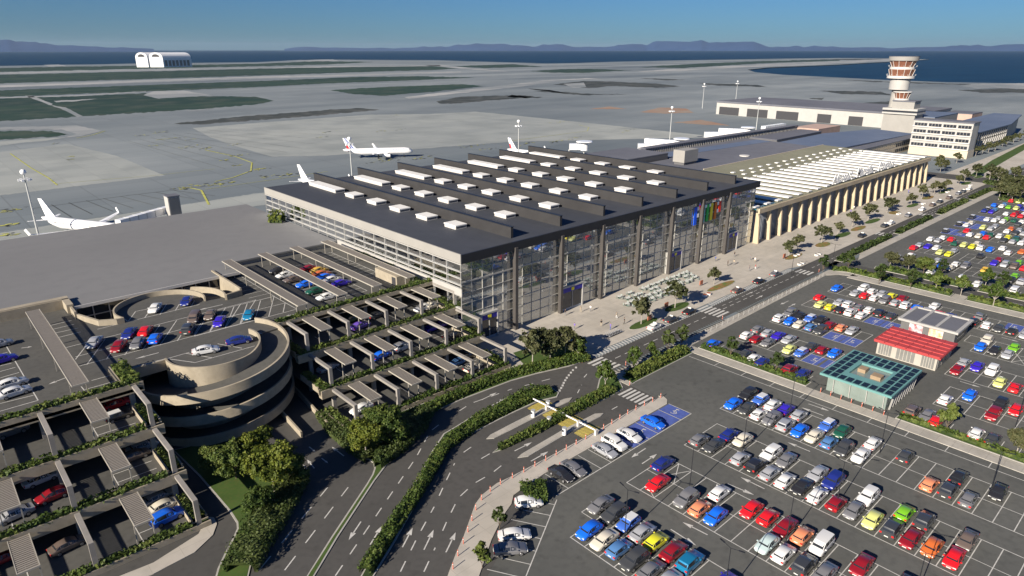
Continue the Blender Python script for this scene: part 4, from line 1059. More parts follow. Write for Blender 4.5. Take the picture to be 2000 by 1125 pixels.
# entrance portals
for i, (ua, ub) in enumerate(((114.4, 121.6), (159.2, 165.2), (191.6, 196.8), (88.3, 92.8))):
    b = MB().use('facade_white'); b.box(ua - .4, ua, V0 + .1, V0 + 3.0, .12, 6.1); b.box(ub, ub + .4, V0 + .1, V0 + 3, .12, 6.1); b.box(ua - .4, ub + .4, V0 + .1, V0 + 3, 6.1, 6.5); e = b.build('entrance_portal', term)
    b = MB().use('portal_blue'); b.box(ua, ub, V0 + .2, V0 + .4, 4.9, 6.1); b.use('logo_yellow'); b.box((ua + ub) / 2 - .5, (ua + ub) / 2 + .5, V0 + .14, V0 + .2, 5.1, 5.9); b.build('sign_band', e)
    b = MB().use('portal_grey'); b.box(ua, ub, V0 + .3, V0 + .5, .12, .7); b.use('dark_glass'); b.box(ua, ub, V0 + .35, V0 + .45, .7, 4.9); b.use('facade_white'); b.box((ua + ub) / 2 - .1, (ua + ub) / 2 + .1, V0 + .22, V0 + .34, .12, 4.9); b.build('sliding_door', e)
# coloured logo letters on the facade
lg = MB()
def bar(mn, ua, ub, za, zb): lg.use(mn); lg.box(ua, ub, V0 + .62, V0 + .78, za, zb)
bar('logo_blue', 170.9, 172.3, 12.5, 17.9); bar('logo_white', 172.3, 173.3, 16.8, 17.9); bar('logo_white', 172.3, 173.3, 14.7, 15.8)
bar('logo_cyan', 175.2, 176.5, 12.6, 17.9); bar('logo_white', 176.5, 177.4, 17.0, 17.9); bar('logo_green', 177.4, 178.7, 12.6, 17.9); bar('logo_white', 178.7, 179.6, 17.0, 17.9); bar('logo_yellow', 179.6, 180.9, 12.6, 17.9)
bar('logo_orange', 181.9, 183.1, 12.6, 17.9); bar('logo_white', 183.1, 184.1, 16.8, 17.9); bar('logo_white', 183.1, 184.1, 14.5, 15.6); bar('logo_red', 184.1, 185.4, 14.5, 17.9)
lg.build('facade_lettering', term)

# ================================================================== SECOND HALL with ribbed front
hall = thing('arrivals_hall', 'lower long hall with pale concrete ribs, olive roof and white roof beams', 'hall', (207, 106, 0))
HZ = 12.0; HU0, HU1 = 207.4, 373.8
b = MB().use('olive_roof'); b.prism([(222, 105.9), (HU1, 105.9), (381, 161.4), (253, 161.4), (247, 148), (222, 148)], HZ - .5, HZ); b.build('roof', hall)
b = MB().use('hall_concrete'); b.box(HU0, HU1, 105.4, 105.9, HZ - 1.5, HZ + .05); b.use('olive_roof'); b.box(HU0, HU1, 105.9, 106.6, HZ - .8, HZ + .12)
b.build('roof_edge', hall)
b = MB().use('cream_wall'); b.box(262, 381, 161.4, 161.8, HZ - 1, HZ + .3); b.build('roof_edge', hall)
b = MB().use('hall_front_glass'); b.prism([(HU0 + 1, 150), (HU0 + 1, 108.0), (HU1 - .3, 108.0), (HU1 - .3, 150), (HU1 - .5, 150), (HU1 - .5, 108.2), (HU0 + 1.2, 108.2), (HU0 + 1.2, 150)], .12, HZ - .8); hw = b.build('glass_wall', hall)
b = MB().use('portal_grey')
for u in span(HU0 + 1.5, HU1, .95): b.box(u - .12, u + .12, 107.7, 107.98, .12, HZ - 1.2)
for v in span(108.5, 148, 1.4): b.box(HU0 + .7, HU0 + .98, v - .15, v + .15, .12, HZ - 1)
b.build('mullion_grid', hw)
for k in range(-1, 21):
    u = 216.2 + 7.78 * k
    b = MB().use('hall_concrete')
    th = .42
    prof = [(105.0, .1), (106.9, .1), (106.9, HZ - 1.5), (106.2, HZ - 1.5), (105.6, HZ - 3.4)]
    n0 = len(b.v)
    b.v += [(u - th, y, z) for y, z in prof] + [(u + th, y, z) for y, z in prof]
    b.f += [(n0 + 4, n0 + 3, n0 + 2, n0 + 1, n0), (n0 + 5, n0 + 6, n0 + 7, n0 + 8, n0 + 9)] + [(n0 + i, n0 + (i + 1) % 5, n0 + 5 + (i + 1) % 5, n0 + 5 + i) for i in range(5)]
    b.m += [b.cur] * 7
    b.build('facade_rib', hall)
b = MB().use('teal_glass_roof') if 'teal_glass_roof' in M else MB().use('blue_roof')
mat('teal_roof', (.02, .10, .15), .2, spec=.6, var=.2, scale=.3)
b = MB().use('teal_roof'); b.box(HU0 + .2, 222, 106.6, 148, HZ - .5, HZ - .05); b.use('portal_grey')
for v in span(108, 148, 5): b.box(HU0 + .2, 222, v, v + .25, HZ - .05, HZ + .08)
for u in (211, 217): b.box(u, u + .25, 106.6, 148, HZ - .05, HZ + .1)
b.build('glass_roof', hall)
for i in range(24):   # white roof beams
    u = 208.4 + i * 7.72
    if u > 372: break
    b = MB().use('white_paint'); b.box(u - 1.5, u + 1.5, 106.9, 135.7, HZ + .3, HZ + .7); b.build('roof_beam', hall)
cnt = 0
for i in range(18):
    for j in range(3):
        u = 239.5 + i * 7.72; v = 137.0 + j * 5.2
        b = MB().use('white_paint'); b.box(u, u + 2.0, v, v + 1.5, HZ + .1, HZ + .4); b.build('roof_light', hall)
# lettering standing on the roof edge
def text_obj(cu, name):
    tmp = bpy.data.objects.new('tmp', cu); C.objects.link(tmp); dg = bpy.context.evaluated_depsgraph_get(); dg.update()
    me = bpy.data.meshes.new_from_object(tmp.evaluated_get(dg)); me.name = name; bpy.data.objects.remove(tmp)
    o = bpy.data.objects.new(name, me); C.objects.link(o); return o
def text(body, size, loc, rot, mname, parent, name, extr=.12, shear=0.0):
    cu = bpy.data.curves.new(name, 'FONT'); cu.body = body; cu.size = size; cu.extrude = extr; cu.shear = shear; cu.offset = .07; cu.resolution_u = 3
    cu.materials.append(M[mname]); o = text_obj(cu, name)
    o.location = tuple(a - p for a, p in zip(loc, parent.location)) if parent else loc
    o.rotation_euler = rot; o.parent = parent; return o
for wd, uu, ln in (('Aéroport', 267.5, 19.5), ('Marseille', 290.2, 19.5), ('Provence', 313.0, 19.8)):
    text(wd, 4.6, (uu, 107.6, HZ + .75), (R(90), 0, 0), 'white_paint', hall, 'roof_lettering', shear=.18)
b = MB().use('dark_steel'); b.box(266, 334, 106.9, 108.5, HZ + .12, HZ + .35); b.use('white_paint')
for uu in (267.5, 290.2, 313.0): b.box(uu, uu + 19.5, 107.3, 107.9, HZ + .35, HZ + .7)
b.build('sign_rail', hall)

# ================================================================== buildings behind
def low_building(name, label, pts, z, roofm, wallm, cat='building', th=.5):
    cx = sum(p[0] for p in pts) / len(pts); cy = sum(p[1] for p in pts) / len(pts)
    t = thing(name, label, cat, (cx, cy, 0))
    b = MB().use(wallm); b.prism([(cx + (x - cx) * .995, cy + (y - cy) * .995) for x, y in pts], 0, z - th); b.build('wall', t)
    b = MB().use(roofm); b.prism(pts, z - th, z); b.build('roof', t)
    return t
low_building('boarding_hall', 'grey flat boarding hall behind the right end of the finned roof', rect(208, 293, 202, 229), 12, 'grey_roof', 'interior_dark')
t = low_building('concourse_building', 'broad low concourse with blue grey stepped roofs behind the ribbed hall', [(208, 161), (390, 161), (396, 186), (400, 218.5), (300, 218.5), (294, 201), (208, 201)], 9.0, 'grey_roof', 'facade_grey')
b = MB().use('blue_roof'); b.prism([(300, 205), (396, 200), (398, 210), (300, 216)], 9.0, 9.12); b.build('roof_strip', t)
b = MB().use('white_trim')
for u in (262, 283, 304, 325, 346): b.box(u, u + 6, 162.2, 164.2, 9, 9.35)
b.cyl(330, 180, 9.0, 9.5, 2.6, n=16); b.build('roof_vent', t)
t = thing('plant_room', 'grey cube plant room standing on the concourse roof', 'plant room', (287, 186, 9))
b = MB().use('facade_grey'); b.box(280.5, 292, 184, 190.5, 10.2, 16); b.use('interior_dark'); b.box(281, 291.5, 184.4, 190, 9, 10.2); b.build('wall', t)
# long gallery with slots
t = thing('pier_gallery', 'long narrow gallery with rows of vertical openings behind the concourse', 'gallery', (380, 220, 0))
b = MB().use('grey_roof'); b.box(296, 470, 218.6, 223.5, 11.6, 12.1); b.build('roof', t)
b = MB().use('facade_grey'); b.box(296, 470, 219.2, 223, 0, 8.2); b.use('interior_dark'); b.box(296, 470, 221, 222, 8.2, 11.6); b.build('wall', t)
b = MB().use('facade_white')
for u in span(297, 470, 1.9): b.box(u, u + .55, 218.9, 219.3, 8.2, 11.6)
b.build('gallery_post', t)
low_building('departure_hall', 'blue grey roofed hall between concourse and office tower block', [(396, 161.5), (512, 158), (522, 186), (470, 200), (398, 198)], 8.2, 'blue_roof', 'facade_grey')
low_building('pier_annex', 'dark purple grey roof strip at the far end of the gallery', [(402, 199), (468, 201), (476, 217), (402, 217)], 9.6, 'grey_roof', 'interior_dark')
q = [at(*p, 9.5) for p in ((1641, 257), (1700, 262), (1698, 272), (1640, 268))]
low_building('pink_roof_shed', 'small shed with pinkish roof beside the long grey roofs', rect(470, 505, 204, 222), 10.5, 'pink_roof', 'pink_roof')
# annex front with windows
t = thing('annex_building', 'low annex with a window band in front of the control tower', 'building', (460, 157, 0))
b = MB().use('cream_wall'); b.box(402, 515, 151, 157.9, 0, 7.6); b.build('wall', t)
for z in (1.2, 4.6):
    b = MB().use('dark_glass')
    for u in span(404, 513, 3.2): b.box(u, u + 2.2, 150.9, 150.98, z, z + 2.0)
    b.build('window', t)
b = MB().use('grey_roof'); b.box(401, 516, 150.6, 157.9, 7.6, 8.1); b.build('roof', t)

# office block: ribbon windows
ob = thing('office_block', 'tall white office block with four rows of ribbon windows on cream base', 'office block', (472.5, 114.7, 0))
b = MB().use('facade_white'); b.box(472.6, 483, 114.8, 147, 4.6, 20.6); b.use('cream_wall'); b.box(472.4, 485.4, 114.7, 147, 0, 4.6); b.use('grey_roof'); b.box(472.2, 485.6, 114.4, 147.2, 20.6, 21.2); b.use('facade_grey'); b.box(483, 485.4, 114.9, 147, 4.6, 20.6); b.build('wall', ob)
for r_ in range(4):
    z = 5.5 + r_ * 4.0
    for c_ in range(4):
        y0 = 115.6 + c_ * 7.9
        b = MB().use('dark_glass'); b.box(472.5, 472.58, y0, y0 + 6.9, z, z + 1.75)
        b.use('facade_grey')
        for q_ in range(1, 4): b.box(472.4, 472.5, y0 + q_ * 1.72 - .1, y0 + q_ * 1.72 + .1, z, z + 1.75)
        b.build('window', ob)
    b = MB().use('white_trim'); b.box(471.9, 472.55, 114.8, 147, z - .75, z - .15); b.build('sunshade', ob)
# low wing with leaning fins
lw = thing('office_wing', 'two storey wing with slanted white sun fins beyond the office block', 'office wing', (560, 122, 0))
b = MB().use('blue_roof'); b.prism([(485.4, 118), (578, 118), (667, 131), (667, 150), (485.4, 147)], 12.6, 13.2); b.build('roof', lw)
b = MB().use('facade_grey'); b.prism([(485.5, 119.2), (575, 119.2), (664, 132), (664, 149), (485.5, 146)], 0, 12.6); b.build('wall', lw)
b = MB().use('dark_glass'); b.box(488, 575, 119.0, 119.15, 3.4, 11.8); b.build('window', lw)
b = MB().use('facade_white')
for zz in (3.4, 7.9):
    for i in range(17):
        u = 489 + i * 5.1
        b.beam((u, 118.9, zz), (u + 2.4, 118.9, zz + 3.9), .5, .9)
b.build('sun_fin', lw)

# control tower
TY = 184.5; TU = 550
ct = thing('control_tower', 'airport control tower with two brown glazed cabs on a round stem', 'control tower', (TU, TY, 0))
b = MB().use('facade_grey'); b.box(540, 556, 168, 189, 0, 18); b.build('base_block', ct)
b = MB().use('facade_white'); b.box(538.6, 557, 166.6, 189.8, 18, 19.2); b.box(538.6, 557, 166.6, 189.8, 20.6, 22); b.use('dark_glass'); b.box(538.9, 556.8, 166.9, 189.5, 19.2, 20.6); b.build('window_band', ct)
b = MB().use('facade_grey'); b.box(541, 553, 170, 184.5, 22, 26.6); b.use('grey_roof'); b.box(540.6, 553.4, 169.6, 184.9, 26.6, 27.3); b.build('upper_block', ct)
b = MB().use('facade_grey'); b.cyl(TU, 187.0, 18, 34.5, 3.2, 2.5, n=20); b.build('stem', ct, smooth=40)
def cab(x, y, z0, z1, r0, r1, nm='cab'):
    b = MB().use('cab_glass'); b.cyl(x, y, z0, z1, r0, r1, n=12); c_ = b.build(nm, ct)
    b = MB().use('white_trim')
    for i in range(12):
        a = 2 * math.pi * i / 12; b.beam((x + (r0 + .05) * math.cos(a), y + (r0 + .05) * math.sin(a), z0), (x + (r1 + .05) * math.cos(a), y + (r1 + .05) * math.sin(a), z1), .28, .28)
    b.build('frame', c_)
cab(TU - 1, 181.8, 28.4, 32.6, 4.2, 5.6, 'lower_cab')
b = MB().use('white_trim'); b.cyl(TU - 1, 181.8, 27.3, 28.4, 5.2, n=20); b.cyl(TU - 1, 181.8, 32.6, 33.3, 6.2, n=20); b.build('cab_floor', ct, smooth=40)
b = MB().use('facade_white'); b.cyl(TU, 185.3, 34.4, 41.6, 6.6, n=28); b.use('interior_dark'); b.cyl(TU, 185.3, 33.9, 34.4, 5.6, 6.2, n=24); b.cyl(TU, 185.3, 41.6, 42.2, 6.9, n=24); b.build('drum', ct, smooth=40)
b = MB().use('white_trim'); b.cyl(TU, 185.4, 42.2, 43.9, 9.0, n=28); b.build('cab_floor', ct, smooth=40)
cab(TU, 185.4, 43.9, 48.4, 7.4, 8.7, 'middle_cab')
b = MB().use('white_trim'); b.cyl(TU, 185.4, 48.4, 50.0, 8.2, n=28); b.build('cab_floor', ct, smooth=40)
b = MB().use('mast_grey')
for i in range(16):
    a = 2 * math.pi * i / 16; b.tube((TU + 9.3 * math.cos(a), 185.4 + 9.3 * math.sin(a), 43.9), (TU + 9.3 * math.cos(a), 185.4 + 9.3 * math.sin(a), 45.2), .09, n=4)
    b.tube((TU + 9 * math.cos(a), 185.4 + 9 * math.sin(a), 50), (TU + 9.2 * math.cos(a), 185.4 + 9.2 * math.sin(a), 51.2), .09, n=4)
b.build('railing', ct)
cab(TU, 185.4, 50.0, 54.3, 7.0, 8.9, 'top_cab')
b = MB().use('facade_grey'); b.cyl(TU, 185.4, 54.3, 57.0, 9.6, 9.8, n=28); b.use('grey_roof'); b.cyl(TU, 185.4, 57.0, 57.3, 9.9, n=28); b.build('cab_roof', ct, smooth=40)
low_building('tower_annex', 'low blue roofed annex behind the control tower', rect(556.5, 610, 160, 190), 16, 'blue_roof', 'facade_grey')
t = low_building('radar_room', 'small pinkish grey block behind the office block, right of the tower', rect(640, 668, 158, 178), 13.5, 'grey_roof', 'pink_roof')
# hangar with dark door openings
hg = thing('maintenance_hangar', 'long pale hangar with dark rectangular door openings beyond the apron', 'hangar', (624, 290, 0))
b = MB().use('facade_white'); b.prism([(624, 376.9), (613, 190), (700, 190), (706, 374)], 0, 11.6); b.build('wall', hg)
b = MB().use('grey_roof'); b.prism([(623.4, 377.6), (612.4, 189.5), (701, 189.5), (707, 375)], 11.6, 13.0); b.build('roof', hg)
for (pa, pb) in (((1405, 0), (1443, 0)), ((1459, 0), (1499, 0)), ((1516, 0), (1559, 0)), ((1596, 0), (1623, 0)), ((1657, 0), (1685, 0))):
    def v_on(px):
        lo, hi = 185, 380
        for _ in range(40):
            m_ = (lo + hi) / 2; x_, y_ = 613 + (m_ - 190) * 11 / 187, m_
            r_ = x_ * RX + y_ * RY; d_ = (x_ * FX + y_ * FY) * CP + (CAM_H - 4) * SP
            if CX + F * r_ / d_ < px: hi = m_
            else: lo = m_
        return lo
    va, vb = v_on(pa[0]), v_on(pb[0]); xa = 613 + (va - 190) * 11 / 187 - .25; xb = 613 + (vb - 190) * 11 / 187 - .25
    b = MB().use('dark_opening'); b.prism([(xa, va), (xb, vb), (xb + .3, vb), (xa + .3, va)], .2, 7.6); b.build('hangar_door', hg)
# far twin-arched white hangar
def to(px, d): x, y = at(px, 128); L = math.hypot(x, y); return Vector((x / L * d, y / L * d, 0))
wh = thing('arched_hangar', 'distant white hangar with twin arched roofs at the water edge', 'hangar', tuple(to(296, 2950)))
P0 = Vector(at(267, 128)) ; P1 = Vector(at(320, 129)); 
P0 = P0.normalized() * 2900; P1 = P1.normalized() * 2860; dx = (P1 - P0); Lh = dx.length; dx /= Lh; dy = Vector((-dx.y, dx.x))
if dy.dot(P0) < 0: dy = -dy
dp = (dy * .75 + dx * .66).normalized() * 105
for k, (s0, s1) in enumerate(((0, .44), (.5, 1.0))):
    n = 10; fr = []
    for i in range(n + 1):
        a = math.pi * i / n; s = s0 + (s1 - s0) * (.5 - .5 * math.cos(a)); fr.append((s * Lh, 34 + 17 * math.sin(a)))
    prof = [(s0 * Lh, 0)] + fr + [(s1 * Lh, 0)]
    off = dx * (0 if k else 0)
    A_ = [(P0.x + dx.x * s, P0.y + dx.y * s, z) for s, z in prof]; B_ = [(P0.x + dx.x * s + dp.x, P0.y + dx.y * s + dp.y, z) for s, z in prof]
    b = MB().use('aircraft_white'); b.loft([A_, B_]); b.build('arched_bay', wh)
    b = MB().use('dark_opening')
    hx = (s0 + s1) / 2 * Lh; w = (s1 - s0) * Lh * .28
    b.face([(P0.x + dx.x * (hx + w * math.cos(math.pi * i / 8)) - dy.x, P0.y + dx.y * (hx + w * math.cos(math.pi * i / 8)) - dy.y, 36 + 9 * math.sin(math.pi * i / 8)) for i in range(9)]); b.build('arch_window', wh)
b = MB().use('grey_glass'); q0 = P0 + dx * (Lh + .8)
for i in range(7):
    a_ = q0 + dp * (.05 + .13 * i); c_ = q0 + dp * (.05 + .13 * i + .085); b.face([(a_.x, a_.y, 4), (c_.x, c_.y, 4), (c_.x, c_.y, 24), (a_.x, a_.y, 24)])
b.build('side_window', wh)

# ================================================================== KIOSKS in the middle lot
kt = thing('kiosk_building', 'square kiosk under a flat turquoise grid roof with brown centre', 'kiosk', (129, 39, 0))
b = MB().use('teal_glass'); b.box(122.6, 134.2, 33.6, 44.3, .02, 3.2); b.build('glass_wall', kt)
b = MB().use('teal_frame')
X0, X1, Y0, Y1 = 121.4, 137.0, 32.6, 45.5; ix0, ix1, iy0, iy1 = 125.6, 131.8, 36.0, 41.8
for (a, c_, d, e) in ((X0, X1, Y0, iy0), (X0, X1, iy1, Y1), (X0, ix0, iy0, iy1), (ix1, X1, iy0, iy1)): b.box(a, c_, d, e, 3.25, 3.65)
b.build('roof', kt)
b = MB().use('solar_glass')
nx, ny = 7, 9
for i in range(nx):
    for j in range(ny):
        a = X0 + .35 + i * (X1 - X0 - .5) / nx; c_ = Y0 + .3 + j * (Y1 - Y0 - .4) / ny; wa = (X1 - X0 - .5) / nx - .3; wc = (Y1 - Y0 - .4) / ny - .3
        if a + wa > ix0 - .1 and a < ix1 + .1 and c_ + wc > iy0 - .1 and c_ < iy1 + .1: continue
        b.box(a, a + wa, c_, c_ + wc, 3.66, 3.70)
b.build('solar_panel', kt)
b = MB().use('wood_brown'); b.box(ix0, ix1, iy0, iy1, 3.0, 3.1); b.box(127, 128.8, 36.6, 38.4, 3.1, 3.9); b.box(128.2, 130, 39.8, 41.2, 3.1, 3.9); b.build('roof_terrace', kt)
b = MB().use('facade_white')
for i in range(9): b.beam((123.5 + i * 1.45, 33.2, 0), (123.9 + i * 1.45, 32.9, 3.25), .12, .3)
for v in (34, 37, 40, 43): b.beam((122.4, v, 0), (122.2, v, 3.25), .1, .1)
b.build('strut', kt)
kr = thing('kiosk_building', 'cream kiosk with flat red ribbed roof between grey and turquoise kiosks', 'kiosk', (152, 38, 0))
b = MB().use('kiosk_cream'); b.box(147, 156.6, 32.8, 44.3, .02, 2.9); b.build('wall', kr)
b = MB().use('red_roof'); b.box(146.3, 157.3, 32.1, 44.9, 2.9, 3.25)
for i in range(5): b.box(146.4 + i * 2.15, 146.6 + i * 2.15, 32.2, 44.8, 3.25, 3.42)
for j in range(7): b.box(146.4, 157.2, 32.2 + j * 2.1, 32.4 + j * 2.1, 3.25, 3.36)
b.build('roof', kr)
for (ya, yb) in ((33.2, 35.6), (36.9, 40.4), (41.4, 43.9)):
    b = MB().use('kiosk_glass'); b.box(146.93, 146.99, ya, yb, .25, 2.7); b.use('kiosk_cream')
    for q in range(1, 5): b.box(146.88, 146.93, ya + (yb - ya) * q / 5 - .05, ya + (yb - ya) * q / 5 + .05, .25, 2.7)
    b.build('window', kr)
for xa in (147.8, 150.4, 153):
    b = MB().use('kiosk_glass'); b.box(xa, xa + 1.9, 32.72, 32.79, .25, 2.6); b.build('window', kr)
kg = thing('kiosk_building', 'dark grey kiosk with white framed roof and two large posters', 'kiosk', (168, 40, 0))
b = MB().use('kiosk_dark'); b.box(163.3, 173.2, 34.2, 45.2, .02, 3.1); b.build('wall', kg)
b = MB().use('facade_white')
b.box(162.6, 174.0, 33.6, 34.3, 3.1, 3.6); b.box(162.6, 174.0, 45.1, 45.8, 3.1, 3.6); b.box(162.6, 163.2, 34.3, 45.1, 3.1, 3.6); b.box(173.4, 174, 34.3, 45.1, 3.1, 3.6)
for v in (37.8, 41.5): b.box(163.2, 173.4, v, v + .6, 3.1, 3.6)
b.use('grey_roof'); b.box(163.2, 173.4, 34.3, 45.1, 3.1, 3.3); b.build('roof', kg)
for (ya, yb, mn) in ((40.6, 43.4, 'poster_red'), (36.5, 39.3, 'poster_pale')):
    b = MB().use(mn); b.box(163.2, 163.28, ya, yb, .4, 3.0); b.build('poster', kg)
b = MB().use('dark_glass'); b.box(165, 171, 34.1, 34.18, .3, 2.6); b.build('window', kg)

# ================================================================== TOLL GATES
z3 = lambda x, y: at(1000 + .16 * x, 750 + .16 * y)
hm_ = MB()
for P in (((180, 300), (390, 190), (505, 243), (285, 350)), ((360, 380), (560, 285), (690, 345), (480, 445)), ((550, 490), (760, 380), (890, 440), (665, 545)), ((750, 600), (950, 485), (1095, 540), (865, 660))):
    q = [Vector(z3(*p)) for p in P]
    hm_.use('toll_yellow'); n = 9
    for k in range(n):   # stripes parallel to the left-right diagonal of each patch
        t0, t1 = (k + .12) / n, (k + .88) / n
        def cut(t):
            if t < .5: u = t * 2; return q[0] + (q[1] - q[0]) * (1 - u) if False else (q[1] + (q[0] - q[1]) * u, q[1] + (q[2] - q[1]) * u)
            u = (t - .5) * 2; return (q[0] + (q[3] - q[0]) * u, q[2] + (q[3] - q[2]) * u)
        a, b_ = cut(t0); c_, d_ = cut(t1)
        hm_.face([(a.x, a.y, .036), (b_.x, b_.y, .036), (d_.x, d_.y, .036), (c_.x, c_.y, .036)])
structure('road_marking', hm_)
bs = [Vector(at(1041.6, 779, .95)), Vector(at(1166, 842, .95))]
for i, (t0, t1, lb) in enumerate(((0.0, .24, 'furthest lane at the upper left'), (.24, .49, 'second toll lane, left of the hedge'), (.49, .74, 'third toll lane, right of the hedge'), (.74, 1.0, 'toll lane nearest the pavement'))):
    a = bs[0] + (bs[1] - bs[0]) * t0; b_ = bs[0] + (bs[1] - bs[0]) * (t1 - .01)
    t = thing('boom_barrier', 'lowered white boom barrier across the ' + lb, 'barrier', (b_.x, b_.y, 0), 0, 'white boom barriers at the toll lanes')
    m_ = MB().use('aircraft_white'); m_.beam((a.x, a.y, .98), (b_.x, b_.y, .98), .16, .2); m_.build('arm', t)
    m_ = MB().use('white_trim'); m_.box(b_.x - .3, b_.x + .3, b_.y - .2, b_.y + .2, .02, 1.15); m_.build('housing', t)
for i, (px_, py_, lb) in enumerate(((1041, 815, 'upper toll island at its left end'), (1072, 829, 'hedge between the toll lanes'), (1102, 850, 'lower toll island near the pavement'), (1070, 797, 'upper toll island under the yellow slats'))):
    x, y = at(px_, py_)
    t = thing('toll_booth', 'white cylindrical ticket machine on the ' + lb, 'ticket machine', (x, y, .13), 0, 'ticket machines at the toll lanes')
    b = MB().use('aircraft_white'); b.cyl(x, y, .13, 1.35, .38, n=14); b.build('cabinet', t, smooth=40)
    b = MB().use('dark_glass'); b.box(x - .42, x - .34, y - .2, y + .2, .8, 1.2); b.build('screen', t)
    b = MB().use('mast_grey'); b.cyl(x, y, 1.35, 1.5, .42, n=14); b.build('cap', t)

# ================================================================== CARS
CAR = {
 's': dict(L=4.5, W=.90, st=[(-2.24, .70, .62, .60, .66), (-2.18, .82, .86, .70, .93), (-1.62, .89, .97, .74, 1.01), (-1.0, .90, .95, .60, 1.37), (-.1, .90, .93, .62, 1.44), (.50, .90, .92, .60, 1.37), (1.22, .89, .92, .76, .96), (1.90, .85, .80, .66, .85), (2.16, .76, .66, .56, .70), (2.24, .64, .50, .46, .54)], gh=(2, 6), name='sedan'),
 'h': dict(L=4.1, W=.88, st=[(-2.04, .72, .55, .60, .62), (-2.0, .84, .90, .70, .98), (-1.78, .87, 1.0, .70, 1.06), (-1.35, .88, .98, .62, 1.42), (-.3, .88, .94, .64, 1.50), (.40, .88, .92, .60, 1.42), (1.12, .87, .92, .74, .98), (1.72, .83, .82, .64, .88), (1.96, .74, .66, .54, .72), (2.04, .62, .5, .44, .55)], gh=(2, 6), name='hatchback'),
 'u': dict(L=4.5, W=.94, st=[(-2.24, .78, .62, .66, .7), (-2.2, .90, 1.05, .78, 1.12), (-2.02, .93, 1.12, .76, 1.20), (-1.72, .94, 1.12, .70, 1.66), (-.3, .94, 1.08, .72, 1.74), (.45, .94, 1.06, .68, 1.66), (1.10, .93, 1.06, .80, 1.12), (1.85, .90, 1.0, .74, 1.05), (2.14, .82, .82, .66, .88), (2.24, .72, .6, .56, .66)], gh=(2, 6), name='SUV'),
 'v': dict(L=4.3, W=.90, st=[(-2.14, .80, .62, .66, .7), (-2.1, .88, 1.0, .78, 1.06), (-2.02, .90, 1.05, .80, 1.12), (-1.9, .90, 1.05, .76, 1.72), (-.3, .90, 1.03, .78, 1.78), (.75, .90, 1.0, .72, 1.68), (1.45, .89, .98, .78, 1.04), (1.85, .86, .9, .70, .95), (2.06, .8, .75, .62, .8), (2.14, .7, .55, .52, .6)], gh=(2, 6), name='van'),
 'm': dict(L=3.8, W=.86, st=[(-1.9, .72, .55, .62, .62), (-1.87, .82, .90, .72, .98), (-1.72, .85, .98, .72, 1.04), (-1.5, .86, .97, .68, 1.38), (-.3, .86, .93, .70, 1.44), (.42, .86, .91, .66, 1.38), (.85, .85, .91, .74, .96), (1.6, .82, .84, .64, .9), (1.84, .75, .68, .56, .74), (1.9, .64, .5, .46, .55)], gh=(2, 6), name='hatchback'),
}
PAINT = {'W': ('white', (.66, .66, .65)), 'S': ('silver', (.42, .43, .45)), 'G': ('grey', (.20, .20, .21)), 'K': ('black', (.022, .022, .025)), 'C': ('charcoal', (.065, .068, .072)), 'B': ('blue', (.010, .13, .72)),
 'N': ('navy blue', (.020, .035, .24)), 'I': ('indigo', (.050, .025, .52)), 'L': ('light blue', (.10, .24, .50)), 'T': ('teal blue', (.015, .22, .42)), 'R': ('bright red', (.62, .012, .018)), 'D': ('dark red', (.30, .012, .022)),
 'O': ('orange', (.55, .13, .03)), 'P': ('peach', (.66, .24, .12)), 'Y': ('yellow', (.62, .60, .03)), 'y': ('pale yellow', (.58, .60, .20)), 'g': ('green', (.16, .42, .02)), 'E': ('cream', (.58, .54, .45)), 'A': ('pale aqua', (.42, .52, .52)),
 'U': ('dark green', (.012, .08, .05)), 'q': ('amber', (.58, .36, .05)), 'Q': ('brown', (.13, .10, .085)), 'X': ('white roofed blue', (.05, .14, .52)), 'V': ('violet', (.13, .07, .42))}
for k, (nm, c) in PAINT.items():
    mat('paint_' + nm.replace(' ', '_'), c, .32, .25 if k in 'SGCINTLD' else .0, spec=.5, coat=.6)
def pmat(k): return 'paint_' + PAINT[k][0].replace(' ', '_')
CACHE = {}
